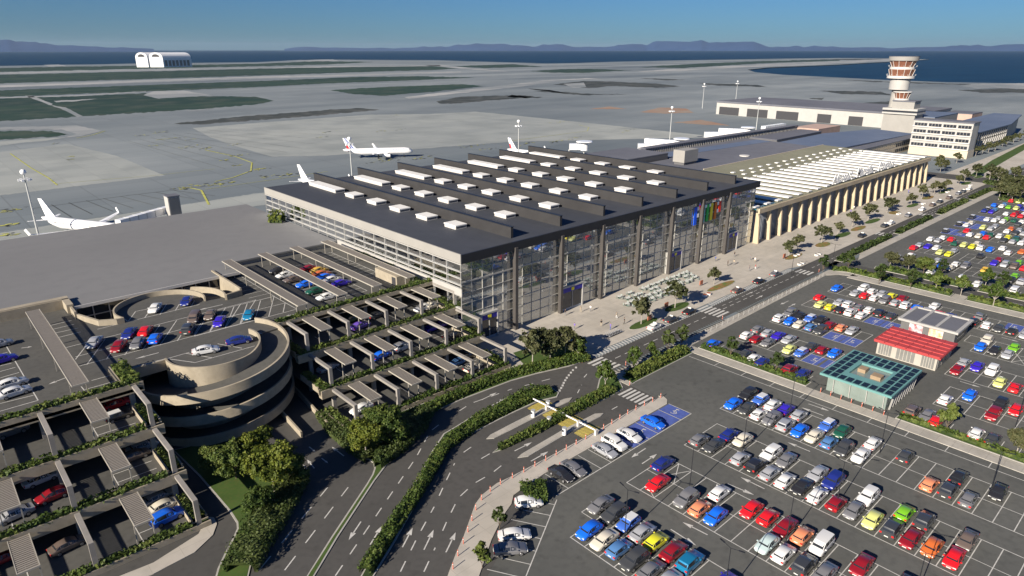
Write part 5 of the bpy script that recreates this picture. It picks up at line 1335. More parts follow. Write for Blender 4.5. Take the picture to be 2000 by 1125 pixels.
def car_meshes(ty, col, near):
    key = (ty, col, near)
    if key in CACHE: return CACHE[key]
    d = CAR[ty]; st = d['st']; g0, g1 = d['gh']; rings = []
    for (x, w, zs, wr, zr) in st:
        zb = .24 if abs(x) < d['L'] / 2 - .2 else .34
        half = [(w * .86, zb), (w * .985, zb + .12), (w, (zb + zs) * .55), (w * .985, zs - .04), (w * .95, zs), (wr, zr - .05 if zr > 1.2 else zr - .01), (wr * .72, zr)]
        rings.append([(x, y, z) for y, z in half] + [(x, -y, z) for y, z in reversed(half)])
    b = MB().use(pmat(col)); b.loft(rings)
    if ty == 'm' or col == 'X':   # white roof panel
        b.use('paint_white')
        a, c = st[g0 + 1], st[g1 - 1]
        b.box(a[0] + .05, c[0] - .05, -a[3] * .9, a[3] * .9, a[4] - .02, a[4] + .075)
    b.use('tyre')
    body_s = 35
    # windows, slightly proud of the body
    g = MB().use('car_glass')
    def P(i, j, sgn=1):
        x, y, z = rings[i][j]; return Vector((x, y * sgn, z))
    def quad(p, q, r, s, ins=.1, off=.012):
        c = (p + q + r + s) / 4; n = (q - p).cross(s - p).normalized()
        pts = [c + (v - c) * (1 - ins) + n * off for v in (p, q, r, s)]; g.face([tuple(v) for v in pts])
    for i in range(g0, g1):
        for sgn in (1, -1):
            p, q, r, s = P(i, 4, sgn), P(i + 1, 4, sgn), P(i + 1, 5, sgn), P(i, 5, sgn)
            if i == g0 and (ty in 'suhvm'): s = p + (s - p) * .98
            if i == g1 - 1: pass
            if sgn > 0: quad(q, p, s, r)
            else: quad(p, q, r, s)
    for i, flip in ((g0, True), (g1 - 1, False)):
        p, q, r, s = P(i, 5, 1), P(i + 1, 5, 1), P(i + 1, 5, -1), P(i, 5, -1)
        zz = .0
        quad(p, s, r, q, .12, .02)
    w = MB().use('tyre'); rw_ = .32 if ty in 'shvm' else .37
    w.tube((0, -.11, 0), (0, .11, 0), rw_, rw_, 16)
    rm = MB().use('rim'); rm.tube((0, .11, 0), (0, .122, 0), rw_ * .66, rw_ * .62, 12)
    out = dict(body=b.mesh('car_body', smooth=body_s), windows=g.mesh('car_windows'), wheel=w.mesh('car_wheel', smooth=50), rim=rm.mesh('wheel_rim'), r=rw_)
    if near:
        h = MB().use('headlamp'); h.box(-.10, .06, -.17, .17, -.07, .08); out['headlight'] = h.mesh('headlight')
        t = MB().use('tail_lamp'); t.box(-.05, .06, -.15, .15, -.12, .12); out['taillight'] = t.mesh('taillight')
        p = MB().use('plate'); p.box(-.02, .02, -.25, .25, -.055, .055); out['plate'] = p.mesh('licence_plate')
        m = MB().use(pmat(col)); m.box(-.09, .07, -.1, .1, -.06, .07); out['mirror'] = m.mesh('wing_mirror')
    CACHE[key] = out
    return out
def spawn_car(ty, col, x, y, rz, label, z=0.0, group='parked cars', name='parked_car', sign=False):
    near = math.hypot(x, y) < 200
    m = car_meshes(ty, col, near); d = CAR[ty]; st = d['st']
    t = thing(name, label, 'car', (x, y, z), rz, group)
    link('body', m['body'], t); link('windows', m['windows'], t)
    ax = d['L'] * .29
    for (wx, wy, rr) in ((ax, d['W'] - .1, 0), (ax, -(d['W'] - .1), math.pi), (-ax, d['W'] - .1, 0), (-ax, -(d['W'] - .1), math.pi)):
        wo = link('wheel', m['wheel'], t, (wx, wy, m['r']), rr)
        if near: link('rim', m['rim'], wo)
    if near:
        f = st[-2]; r = st[1]
        for s in (1, -1):
            link('headlight', m['headlight'], t, (f[0] - .03, s * (f[1] - .15), f[2] - .05))
            link('taillight', m['taillight'], t, (r[0] - .01, s * (r[1] - .14), r[2] - .14))
            wi = st[6]; link('wing_mirror', m['mirror'], t, (wi[0] - .35, s * (wi[1] + .08), wi[2] + .06))
        link('licence_plate', m['plate'], t, (st[-1][0] + .01, 0, .46)); link('licence_plate', m['plate'], t, (st[0][0] - .01, 0, .60))
    if sign:
        s_ = MB().use('white_paint'); s_.box(-.18, .08, -.42, .42, 1.42, 1.66); link('roof_sign', s_.mesh('roof_sign'), t)
    return t
USED = set()
def nm(col, ty): return PAINT[col][0] + ' ' + CAR[ty]['name']
def uniq(cands):
    for c in cands:
        c = ' '.join(c.split())
        if len(c.split()) <= 16 and c not in USED: USED.add(c); return c
    raise RuntimeError('no unique label for ' + cands[0])
def car_row(f, v0, side, txt, phrase, jit=random.Random(21)):
    toks = txt.split(); cars = []
    for i, tk in enumerate(toks):
        if tk[0] == '.': continue
        cars.append((i, tk[0], tk[1], tk[2]))
    for k, (i, c, ty, dr) in enumerate(cars):
        L = nm(c, ty); prev = nm(*cars[k - 1][1:3]) if k else None; nx = nm(*cars[k + 1][1:3]) if k + 1 < len(cars) else None
        if k == 0: c1 = 'leftmost car, %s, %s' % (L, phrase)
        elif nx is None: c1 = '%s to the right of every other car, %s' % (L, phrase)
        elif k == 1: c1 = '%s second from left, %s' % (L, phrase)
        else: c1 = '%s between %s and %s, %s' % (L, prev, nx, phrase)
        lab = uniq([c1, '%s, %s car from left, %s' % (L, ordn[k], phrase)])
        x = f + (2.5 if side == 'F' else 7.5) + jit.uniform(-.2, .2); y = v0 - 1.25 - 2.5 * i + jit.uniform(-.1, .1)
        spawn_car(ty, c, x, y, (math.pi if dr == 'f' else 0) + jit.uniform(-.025, .025), lab)
N = '...'
car_row(55.6, 51.7, 'F', '. Bhf Esf Lhb Cuf Gsb Ssf', 'nearest row of lower lot, near side')
car_row(55.6, 51.7, 'B', 'Gsf Cuf Xmf Ssb Yhb Dsb Tub . Isb', 'nearest row of lower lot, far side')
car_row(70.8, 51.7, 'F', '. Rsf . Guf Phb Bhf . . Ahf Whb Cub Gsf . .', 'second row of lower lot, near side')
car_row(70.8, 51.7, 'B', 'Nsb . . . Whb . Rhf Rhb Dsf Phb Wvf . Dsf . Csf', 'second row of lower lot, far side')
car_row(86.0, 51.7, 'F', 'Ghb Csf . Shb Kub Ssb Wsb Ksf Wsb Dhb Ghf yhf Cub Dsf Ohf Rsf', 'third row of lower lot, near side')
car_row(86.0, 51.7, 'B', '. Nsb Ehf . Wuf Gsf . Ssf Nuf . Wuf . ghb Cub . Qsf', 'third row of lower lot, far side')
car_row(101.1, 54.2, 'F', 'Bhf Chf Whb Guf Sub Bhf Esf Lhb Cuf Wsf . . . Phb Cub Gsb', 'fourth row of lower lot, near side')
car_row(101.1, 54.2, 'B', 'Kuf Xmf Wsb Isb Shb . Xmf Uhf . Wsb . Chb . . Ksb . Ksf', 'fourth row of lower lot, far side')
car_row(131.5, 68.6, 'F', 'Whb Dhb Gsf . yhf Xmf', 'first row of middle lot, near side')
car_row(131.5, 68.6, 'B', 'Ghb Ssb Isf Ssf . Csb Dhb Bhf', 'first row of middle lot, far side')
car_row(146.9, 68.6, 'F', 'Wub Bhf Esf Lhb Cuf', 'second row of middle lot, near side')
car_row(146.9, 68.6, 'B', 'Guf Khf Xmf Kuf Dhb Phb Ssf', 'second row of middle lot, far side')
car_row(163.4, 68.6, 'F', '. yhf Yhb Khb Wub Wsb', 'third row of middle lot, near side')
car_row(163.4, 68.6, 'B', 'Rhb . Ssf Wub Ghb Whb Kub Csb', 'third row of middle lot, far side')
car_row(178.7, 68.6, 'F', 'Bhf . Ssf Rhb Whb Guf Shb Wub Bhb Ssb Rsb Nsb . Kub Whb Csf Khb Ssf', 'fourth row of middle lot, near side')
car_row(178.7, 68.6, 'B', '. . Wuf Whb Ssf Yhb Dsb . . Wsf . . . Gub', 'fourth row of middle lot, far side')
car_row(131.7, 31.0, 'F', '. Whb . . Duf', 'right of kiosks, nearest bays, near side')
car_row(131.7, 31.0, 'B', '. . Bhf . Kuf Rsf', 'right of kiosks, nearest bays, far side')
car_row(146.9, 31.0, 'F', 'Dhf . . yhf Rsb', 'right of kiosks, second bays, near side')
car_row(146.9, 31.0, 'B', 'Ssb Isf Wuf', 'right of kiosks, second bays, far side')
car_row(163.4, 33.4, 'F', '. Bhf Khf Ssf', 'right of kiosks, third bays, near side')
car_row(163.4, 33.4, 'B', '. Euf . ghf', 'right of kiosks, third bays, far side')
car_row(222.5, 68.6, 'F', 'Wub Gsf . . . Bhf Esf . . . Whf . Khf Sub Whf', 'far right lot, front row, near side')
car_row(222.5, 68.6, 'B', '. Whb . . Ssb . Whb Guf . qhf . . gsf . Bsb', 'far right lot, front row, far side')
car_row(238, 68.6, 'F', 'Rhb . . yhf Yhf . . . . Isf Suf Quf Rsb', 'far right lot, second row, near side')
car_row(238, 68.6, 'B', 'Ssb Isf Wsf . Shf . . Khb . Dsb . ghf', 'far right lot, second row, far side')
car_row(253.5, 68.6, 'F', 'Whb Ssb . Uhb yhf Yhf Wub Bhf . Whb . Ghb', 'far right lot, third row, near side')
car_row(253.5, 68.6, 'B', '. Whb Rhb . . Esf . . Whb . Osf Shf', 'far right lot, third row, far side')
car_row(270.2, 68.6, 'F', 'Kmb . . Whb Ehf Rhb . Csf Shb Whb . Wsf', 'far right lot, fourth row, near side')
car_row(270.2, 68.6, 'B', '. . Rhf . Bsf Uhb Whf Yhf Uub Shb Gsf', 'far right lot, fourth row, far side')
car_row(285.3, 68.6, 'F', 'Kmb Wsb . yhf Shb . Whb Csf Shb', 'far right lot, fifth row, near side')
car_row(285.3, 68.6, 'B', '. Esb . . Ssf . Osf Ssb Ghf', 'far right lot, fifth row, far side')
car_row(301.0, 68.6, 'F', 'Kmf . Wsb Whb Whf . Csb', 'far right lot, sixth row, near side')
car_row(301.0, 68.6, 'B', '. . . Shb ghf Uhb Whb', 'far right lot, sixth row, far side')
car_row(317.0, 68.6, 'F', 'Nsb Isf . Whb Rhf Rsb', 'far right lot, seventh row, near side')
car_row(317.0, 68.6, 'B', 'Kmb Lhf . . Dsf Wsb', 'far right lot, seventh row, far side')
car_row(332.0, 68.6, 'F', 'Bhb Wsf ghb yhf Nsf', 'far right lot, eighth row, near side')
car_row(332.0, 68.6, 'B', '. Lhb . Isf Ssb', 'far right lot, eighth row, far side')
car_row(347.5, 68.6, 'F', '. Rhb yhf Wsb', 'far right lot, last visible row')
# cars placed singly: (px, py, z, type, colour, heading from vector, label)
def car_px(px, py, z, ty, col, ang, lab, **k):
    x, y = at(px, py, z + .55); uniq([lab]); return spawn_car(ty, col, x, y, R(ang), lab, z, **k)
hd = [(1393, 671, 's', 'B', 0, 'blue sedan parked against the long hedge at its left end'), (1457, 691, 's', 'C', 0, 'dark sedan half hidden behind hedge, left of a white hatchback'), (1474, 700, 'h', 'W', 0, 'white hatchback half hidden behind the hedge below middle lot'), (1490, 707, 's', 'N', 0, 'navy sedan behind hedge, right of the white hatchback'), (1543, 722, 'u', 'D', 0, 'dark red estate behind hedge, left of a navy convertible'), (1567, 731, 's', 'N', 180, 'navy convertible at the hedge, just left of turquoise kiosk'),
      (1782, 803, 'u', 'Q', 0, 'dark brown SUV at the hedge right of turquoise kiosk'), (1811, 812, 's', 'G', 180, 'grey sedan at the hedge beside the brown SUV'), (1829, 823, 'h', 'R', 0, 'red hatchback mostly hidden by the bushy tree right of kiosks'), (1907, 847, 's', 'W', 0, 'white sedan at the hedge between two trees, far right'), (1939, 858, 's', 'C', 0, 'charcoal sedan behind hedge beside the white sedan, far right')]
for px, py, ty, c, a, lb in hd: car_px(px, py, 0, ty, c, a, lb)
for px, py, ty, c, a, lb in ((1817, 533, 'h', 'W', 180, 'white hatchback under the trees at the edge of far right lot'), (1877, 546, 'u', 'W', 180, 'white SUV near the footpath crossing into the far right lot'), (1908, 555, 's', 'W', 180, 'white sedan hidden behind a tree and hedge, far right lot'), (1980, 569, 'v', 'W', 180, 'white van nosing over the hedge at far right edge'), (1741, 500, 'h', 'W', 180, 'white hatchback glimpsed through tree crowns, corner of far right lot')):
    car_px(px, py, 0, ty, c, a, lb)
# bays beside the bollards (noses pointing to the lower lot)
for px, py, ty, c, a, lb in ((1275, 825, 's', 'B', -92, 'blue sedan standing in the blue painted bays'), (1229, 850, 's', 'W', -92, 'white sedan backed into the blue bays beside the pavement'), (1200, 866, 'u', 'W', -92, 'white estate between white and silver sedans beside pavement'), (1181, 880, 's', 'S', -92, 'silver sedan at the lower end of the blue painted bays'), (1120, 915, 's', 'G', -92, 'grey sedan parked beside a black sedan near the pavement'), (1096, 926, 's', 'K', -92, 'black sedan in the bays next to the round bush'),
      (1033, 981, 'h', 'W', -35, 'white hatchback in the angled bays below the round bush'), (1005, 1045, 's', 'W', -35, 'white sedan in the angled bays near a small tree'), (997, 1072, 's', 'G', -35, 'grey sedan beside white sedan in the lowest angled bays')):
    car_px(px, py, 0, ty, c, a, lb)
# taxis waiting along the kerb
for i, (px, py, c, lb) in enumerate(((1279, 638, 'W', 'white taxi at the rear of the rank nearest the crossing'), (1314, 625, 'C', 'dark taxi behind the white taxi on the rank'), (1351, 610, 'K', 'black taxi stopped just before the second zebra crossing'), (1442, 568, 'Q', 'brownish taxi beyond the second zebra crossing'), (1485, 550, 'K', 'black taxi in the middle of the rank opposite the coloured letters'), (1517, 536, 'G', 'grey taxi at the head of the comb hatched rank'),
        (1686, 461, 'K', 'black taxi waiting just before the third zebra crossing'), (1732, 442, 'C', 'dark taxi tailing a white taxi beside ribbed hall'), (1745, 437, 'W', 'white taxi ahead of a dark taxi beside ribbed hall'), (1779, 422, 'G', 'grey taxi alone near the middle of the ribbed hall'), (1804, 410, 'W', 'white taxi right of the small round tree beside ribbed hall'), (1824, 401, 'Q', 'brownish taxi following the queue near the far crossing'), (1839, 395, 'C', 'dark taxi at the fourth zebra crossing'), (1857, 387, 'Q', 'brown taxi past the fourth zebra crossing'), (1874, 379, 'G', 'grey taxi near the far end of the hall'), (1884, 375, 'C', 'charcoal taxi second from the far end of queue'), (1895, 370, 'W', 'white taxi at the far end of the queue'))):
    x, y = at(px, py, .5); y = 84.75 if x < 200 else 85.0 if x > 200 else y
    spawn_car('s', c, x, y, R(random.Random(i).uniform(-2, 2)), lb, 0.0 if x < 192 else .12, group='taxis waiting along the kerb', name='taxi', sign=True)
# cars on the rooftop deck and terraces
for px, py, z, ty, c, a, lb in (
 (303, 602, 12, 's', 'W', 238, 'white sedan inside the curved parapet on the rooftop deck'), (365, 588, 12, 's', 'N', 238, 'navy sedan at the right end of the curved parapet bays'),
 (184, 669, 12, 's', 'S', 238, 'silver sedan alone in the rooftop bays near long canopy'), (253, 651, 12, 's', 'N', 238, 'navy convertible on the roof behind a dark red hatchback'), (285, 646, 12, 's', 'R', 58, 'red coupe on the rooftop deck between navy and blue cars'),
 (232, 677, 12, 'h', 'D', 238, 'dark red hatchback in the front rooftop bays'), (269, 671, 12, 'h', 'G', 238, 'grey hatchback in the rooftop bays, right of dark red one'), (304, 661, 12, 'h', 'B', 58, 'bright blue hatchback in the front rooftop bays'),
 (380, 622, 12, 'v', 'Q', 238, 'brown van in the rear line of rooftop bays'), (368, 643, 12, 'u', 'C', 58, 'charcoal SUV in the front line of rooftop bays'), (411, 615, 12, 's', 'Q', 238, 'brownish sedan in the rear line beside the van, rooftop'), (429, 628, 12, 's', 'I', 238, 'indigo sedan in the front line of rooftop bays'), (486, 615, 12, 's', 'T', 238, 'sky blue sedan at the right of the rooftop bays'),
 (402, 684, 12, 's', 'W', -15, 'white coupe on the round deck island over the ramp'), (467, 665, 12, 's', 'N', -12, 'navy coupe at the tip of the round deck island'),
 (22, 749, 12, 's', 'W', 8, 'white saloon behind another white one, left rooftop edge'), (28, 766, 12, 's', 'W', 8, 'white saloon nearest the hedge at left rooftop edge'), (4, 702, 12, 's', 'I', 8, 'indigo car cut by the left edge of the picture, rooftop'), (-3, 672, 12, 's', 'S', 8, 'pale car cut by the left picture edge above the indigo one'),
 (545, 528, 12, 's', 'K', 178, 'black and white sedan at top of rooftop column of cars'), (556, 538, 12, 'h', 'W', 178, 'white hatchback under the rooftop canopy, next to the black car'), (573, 546, 12, 's', 'Q', 178, 'dark brown hatchback under the rooftop canopy'), (598, 555, 12, 's', 'B', 178, 'blue sedan sticking out from under the rooftop canopy'), (617, 568, 12, 's', 'U', 178, 'dark green sedan lower in the rooftop column'), (638, 580, 12, 's', 'W', 178, 'white sedan lowest in the rooftop column under the canopy'),
 (606, 524, 12, 's', 'D', 2, 'dark red sedan at top of the right rooftop column'), (624, 528, 12, 's', 'q', 2, 'amber sedan in the right rooftop column'), (629, 535, 12, 's', 'O', 2, 'orange sedan in the right rooftop column'), (637, 541, 12, 's', 'B', 2, 'blue sedan between orange and white in right rooftop column'), (650, 546, 12, 's', 'W', 2, 'white sedan above the indigo one in right rooftop column'), (667, 553, 12, 's', 'I', 2, 'indigo sedan lowest in the right rooftop column'),
 (227, 789, 8, 's', 'R', 5, 'red car on the upper terrace, left parking block'), (231, 812, 8, 'm', 'K', 5, 'small dark car with white roof on the upper terrace, left block'), (22, 842, 8, 'u', 'G', 8, 'grey car in the shade of the upper terrace, far left'),
 (8, 902, 4, 'h', 'G', 8, 'grey car cut by the left edge on the middle terrace'), (262, 890, 4, 's', 'Q', 6, 'brown car under the canopy, middle terrace, left block'), (278, 872, 4, 's', 'S', 6, 'silver car in the shade behind a brown one, middle terrace'), (80, 935, 4, 's', 'W', 8, 'white estate in deep shade, middle terrace, left block') ,
 (102, 968, 4, 'h', 'D', 188, 'red hatchback on the terrace between two bent frames') , (28, 1005, 4, 's', 'S', 188, 'silver coupe at left on the terrace below the canopy'),
 (327, 1010, 0, 'u', 'B', 8, 'bright blue hatchback at the right end of lowest terrace'), (320, 988, 0, 's', 'E', 8, 'cream coupe behind the bright blue hatchback, lowest terrace'), (308, 972, 0, 's', 'S', 8, 'silver car behind the cream coupe, lowest terrace'), (133, 1064, 0, 's', 'Q', 8, 'brownish hatchback on the lowest terrace beside a bent frame'), (6, 1090, 0, 'h', 'D', 8, 'dark red car cut by the left edge, lowest terrace'),
 (704, 636, 8, 's', 'V', 10, 'violet coupe on the upper terrace beside the terminal block'), (685, 623, 8, 's', 'U', 10, 'dark green sedan behind the violet coupe'), (735, 615, 8, 's', 'C', 8, 'charcoal sedan in shade, upper terrace near the terminal'), (826, 601, 8, 's', 'W', 188, 'white sedan at the right end of the upper terrace'), (842, 597, 8, 's', 'E', 188, 'cream sedan behind the white one, upper terrace right end'),
 (745, 694, 4, 's', 'B', 10, 'blue convertible on the middle terrace beside the terminal block'), (786, 678, 4, 'u', 'W', 8, 'white SUV on the middle terrace near a bent frame'), (843, 641, 4, 's', 'I', 8, 'indigo sedan in shade, middle terrace near the terminal'), (883, 655, 4, 's', 'K', 8, 'black sedan at the right end of the middle terrace'), (866, 632, 4, 's', 'V', 8, 'violet sedan deep in the middle terrace'), (640, 718, 4, 's', 'S', 10, 'silver car at the left end of the middle terrace, terminal block'),
 (924, 717, 0, 's', 'E', 8, 'cream coupe at the right end of the lowest terrace'), (896, 706, 0, 's', 'L', 8, 'light blue sedan behind the cream coupe, lowest terrace'), (912, 696, 0, 's', 'K', 8, 'black sedan deepest at the right end, lowest terrace'), (706, 798, 0, 's', 'W', 188, 'white sedan at the left end of lowest terrace, terminal block')):
    car_px(px, py, z + .02 + (.14 if z == 0 else 0), ty, c, a, lb, group='cars in the parking structure')

# ================================================================== PEOPLE
def person_mesh(seed, pose):
    me = bpy.data.meshes.new('p'); s = 1 if pose == 'walk' else .25
    V = [(0, 0, .95), (0, 0, 1.15), (0, 0, 1.36), (0, 0, 1.50), (.02, 0, 1.62), (.02, 0, 1.72),
         (0, .17, 1.40), (.05 * s, .22, 1.15), (.20 * s, .22, .92), (.26 * s, .21, .84),
         (0, -.17, 1.40), (-.10 * s, -.22, 1.15), (-.10 * s, -.22, .92), (-.10 * s, -.21, .83),
         (0, .09, .90), (.12 * s, .10, .50), (-.02 * s, .10, .10), (.10, .10, .05),
         (0, -.09, .90), (-.04 * s, -.10, .50), (-.30 * s, -.10, .13), (-.20 * s, -.10, .05)]
    E = [(0, 1), (1, 2), (2, 3), (3, 4), (4, 5), (2, 6), (6, 7), (7, 8), (8, 9), (2, 10), (10, 11), (11, 12), (12, 13), (0, 14), (14, 15), (15, 16), (16, 17), (0, 18), (18, 19), (19, 20), (20, 21)]
    Rr = [.13, .125, .15, .055, .085, .07, .06, .048, .036, .03, .06, .048, .036, .03, .085, .06, .042, .035, .085, .06, .042, .035]
    me.from_pydata(V, E, []); o = bpy.data.objects.new('p', me); C.objects.link(o)
    o.modifiers.new('s', 'SKIN'); 
    for v, r in zip(me.skin_vertices[0].data, Rr): v.radius = (r, r)
    me.skin_vertices[0].data[0].use_root = True
    sm = o.modifiers.new('u', 'SUBSURF'); sm.levels = 1
    dg = bpy.context.evaluated_depsgraph_get(); ev = o.evaluated_get(dg)
    out = bpy.data.meshes.new_from_object(ev); bpy.data.objects.remove(o)
    return out
base = {'walk': person_mesh(1, 'walk'), 'stand': person_mesh(2, 'stand')}
COL = {'white': (.75, .75, .73), 'black': (.02, .02, .022), 'blue': (.06, .10, .30), 'red': (.55, .03, .03), 'beige': (.42, .36, .27), 'grey': (.18, .18, .19), 'violet': (.16, .12, .38)}
for k, v in COL.items(): mat('cloth_' + k, v, .85)
PC = {}
def person(px, py, shirt, trousers, rz, label, pose='walk', zz=.12):
    key = (shirt, trousers, pose)
    if key not in PC:
        me = base[pose].copy(); me.name = 'person_body'
        for mn in ('skin', 'cloth_' + shirt, 'cloth_' + trousers, 'shoe', 'hair'): me.materials.append(M[mn])
        for p in me.polygons:
            c = p.center; z = c.z; p.use_smooth = True
            arm = abs(c.y) > .17
            p.material_index = 3 if z < .10 else 2 if z < .95 and not arm else 1 if z < 1.47 and not (arm and z < 1.1) else 0
            if arm and z < .95: p.material_index = 0
        hm = MB().use('hair'); hm.ball(.0, 0, 1.70, .098, 10, .95); PC[key] = (me, hm.mesh('hair', smooth=60))
    x, y = at(px, py)
    t = thing('person', label, 'person', (x, y, zz), R(rz), 'people walking on the plaza')
    link('body', PC[key][0], t); link('hair', PC[key][1], t)
for p in ((1052, 662, 'black', 'black', 10, 'person in black standing alone near the plaza tree clump', 'stand'), (1122, 644, 'violet', 'grey', 200, 'person in violet top walking left of the trolley row'), (1174, 638, 'black', 'beige', 60, 'person in black top and beige trousers above the trolleys'), (1204, 623, 'beige', 'white', 120, 'person in light clothes walking left of the first plaza tree'),
          (1219, 634, 'black', 'black', -30, 'person in black beside the first plaza tree'), (1104, 617, 'black', 'grey', 45, 'person in dark clothes close to the first entrance portal'), (1134, 611, 'beige', 'beige', 90, 'person in beige between entrance portal and a white shirted person'), (1153, 609, 'white', 'grey', 20, 'person in white shirt near the cafe tables'),
          (1192, 645, 'violet', 'blue', 0, 'person in violet pushing the row of luggage trolleys'), (1421, 520, 'black', 'black', 160, 'person in black in the middle of plaza, leftmost of a pair'), (1433, 518, 'beige', 'grey', 30, 'person in grey trousers walking near the person in black'), (1397, 511, 'blue', 'grey', 10, 'person in blue walking near the facade column'), (1434, 502, 'black', 'grey', 80, 'person in dark clothes close to the glass facade'),
          (1465, 509, 'grey', 'grey', 30, 'person in grey left of a white dressed person'), (1474, 513, 'white', 'beige', 200, 'person dressed in white on the open plaza'), (1463, 530, 'grey', 'grey', 90, 'person in grey walking beside a red dressed person'), (1475, 527, 'red', 'white', 120, 'person in red and white on the open plaza'),
          (1661, 418, 'violet', 'blue', 40, 'person in violet at the foot of the ribbed facade', 'stand'), (1667, 410, 'white', 'grey', 40, 'person in white at the foot of the ribbed facade'), (1698, 400, 'black', 'grey', 10, 'person in black beside a pale concrete rib'), (1774, 378, 'violet', 'blue', 10, 'person in violet far along the ribbed facade'), (1711, 413, 'black', 'black', 60, 'person in black stooping between two plaza trees'),
          (1145, 586, 'white', 'black', 20, 'person in white top at the glass near second facade column', 'stand')):
    person(*p)

# luggage trolleys
def trolley_rows(x, y, n, label, rz=0):
    for i in range(n):
        for j in range(2):
            t = thing('luggage_trolley', label, 'luggage trolley', (x + i * .55, y - j * .8, .12), 0, label)
            b = MB().use('trolley_metal'); xx, yy = x + i * .55, y - j * .8
            b.box(xx - .45, xx + .45, yy - .28, yy + .28, .25 + .12, .30 + .12); b.tube((xx - .4, yy - .25, .4), (xx - .55, yy - .25, 1.1), .03); b.tube((xx - .4, yy + .25, .4), (xx - .55, yy + .25, 1.1), .03); b.tube((xx - .55, yy - .25, 1.1), (xx - .55, yy + .25, 1.1), .035)
            b.use('tyre')
            for sx, sy in ((-.35, -.24), (-.35, .24), (.38, 0)): b.tube((xx + sx, yy + sy - .03, .2), (xx + sx, yy + sy + .03, .2), .08)
            b.build('frame', t)
x, y = at(1190, 655, .5); trolley_rows(x, y + .6, 8, 'metal luggage trolley in the double row on the plaza')
# white street benches / seats
bn = ((1380, 578, 'between second crossing and the first tree pair'), (1556, 500, 'upper one beside the road bend'), (1564, 517, 'lower one beside the road bend'), (1597, 499, 'near the third zebra crossing tree'), (1755, 419, 'beside the dark taxi queue'), (1803, 399, 'right of the small round tree'), (1850, 376, 'near the far end of plaza'), (1895, 363, 'last one before the hall end'))
for i, (px, py, w) in enumerate(bn):
    x, y = at(px, py)
    t = thing('planter_seat', 'round white seat block ' + w, 'seat', (x, y, .12), 0, 'round white seat blocks on the plaza')
    for dx_ in (-.9, .9):
        b = MB().use('white_paint'); b.cyl(x + dx_, y, .12, .62, .62, .7, n=14); b.use('bench_wood' if i == 0 else 'concrete_grey'); b.cyl(x + dx_, y, .62, .68, .6, n=14); b.build('seat', t)
for i, (px, py, w) in enumerate(((1268, 628, 'board right of the first plaza tree'), (1301, 603, 'board between first and second plaza trees'), (1369, 559, 'low board under the third plaza tree'), (1531, 506, 'low board left of the tree pair'))):
    x, y = at(px, py)
    t = thing('info_board', 'reddish brown ' + w, 'information board', (x, y, .12), 0, 'reddish boards beside the plaza gardens')
    b = MB().use('bench_wood'); b.box(x - .7, x + .7, y - .12, y + .12, .5, 1.7); b.build('panel', t)
    b = MB().use('dark_steel'); b.box(x - .6, x - .5, y - .05, y + .05, .12, .5); b.box(x + .5, x + .6, y - .05, y + .05, .12, .5); b.build('leg', t)
# cafe terrace
tt = MB().use('table_teal'); tt.cyl(0, 0, 0, .68, .05, n=6); tt.use('table_top'); tt.cyl(0, 0, .68, .74, .62, n=12); tt.use('table_teal'); tt.cyl(0, 0, 0, .04, .3, n=10); TT = tt.mesh('cafe_table')
ch = MB().use('chair_white'); ch.box(-.24, .24, -.24, .24, .42, .47); ch.box(-.26, -.2, -.24, .24, .47, .92)
for sx in (-.2, .2):
    for sy in (-.2, .2): ch.use('table_teal'); ch.box(sx - .02, sx + .02, sy - .02, sy + .02, 0, .42)
CHM = ch.mesh('cafe_chair')
cr_ = random.Random(4)
for j, v in enumerate((96.3, 98.4, 100.6, 102.9)):
    for i in range(14):
        u = 128.5 + i * 2.35 + j * 1.3 + cr_.uniform(-.5, .5)
        if cr_.random() < .12: continue
        if j == 0 and i > 8: continue
        o = link('cafe_table', TT, None, (u, v + cr_.uniform(-.3, .3), .12)); tag(o, 'white topped cafe table in the terrace rows by the glass facade', 'cafe table', 'cafe tables outside the terminal')
        for a in (0.4, 2.5, 4.6):
            a += cr_.uniform(-.3, .3); o = link('cafe_chair', CHM, None, (u + .78 * math.cos(a), v + .78 * math.sin(a), .12), a + math.pi); tag(o, 'white cafe chair at a table outside the glass facade', 'chair', 'cafe chairs outside the terminal')

# ================================================================== BOLLARDS, FENCES, LAMPS, MASTS
bo = MB().use('bollard_red'); bo.cyl(0, 0, 0, 1.0, .06, n=8); bo.use('white_paint'); bo.cyl(0, 0, .70, .80, .066, n=8); BOM = bo.mesh('bollard', smooth=50)
line_b = pxs([(1288, 777), (1230, 805), (1160, 848), (1080, 891), (1000, 933), (970, 948), (943, 970), (930, 988), (923, 1008), (907, 1052), (893, 1083), (878, 1123)])
acc = 0
for a, c_ in zip(line_b[:-1], line_b[1:]):
    L = math.hypot(c_[0] - a[0], c_[1] - a[1])
    while acc < L:
        o = link('bollard', BOM, None, (a[0] + (c_[0] - a[0]) * acc / L, a[1] + (c_[1] - a[1]) * acc / L - .25, .1)); tag(o, 'red and white bollard on the pavement edge between entry lanes and lower lot', 'bollard', 'red and white bollards along the pavement'); acc += 2.35
    acc -= L
for (x, y, lb, gr) in ((96.6, 84.0, 'red bollard left of the first zebra crossing, plaza side', None), (102.3, 77.0, 'red bollard at the near end of the first zebra crossing', None), (139.6, 77.0, 'red bollard at the near end of the second zebra crossing', None), (96.0, 71.0, 'red bollard at the corner above the lower zebra crossing', None), (193.3, 77.6, 'red bollard at the near end of the third zebra crossing', None)):
    o = link('bollard', BOM, None, (x, y, .1)); tag(o, lb, 'bollard')
for i in range(7):
    o = link('bollard', BOM, None, (120.6, 44.5 - i * 1.9, .1)); tag(o, 'bollard on the path in front of the turquoise kiosk', 'bollard', 'bollards before the turquoise kiosk')
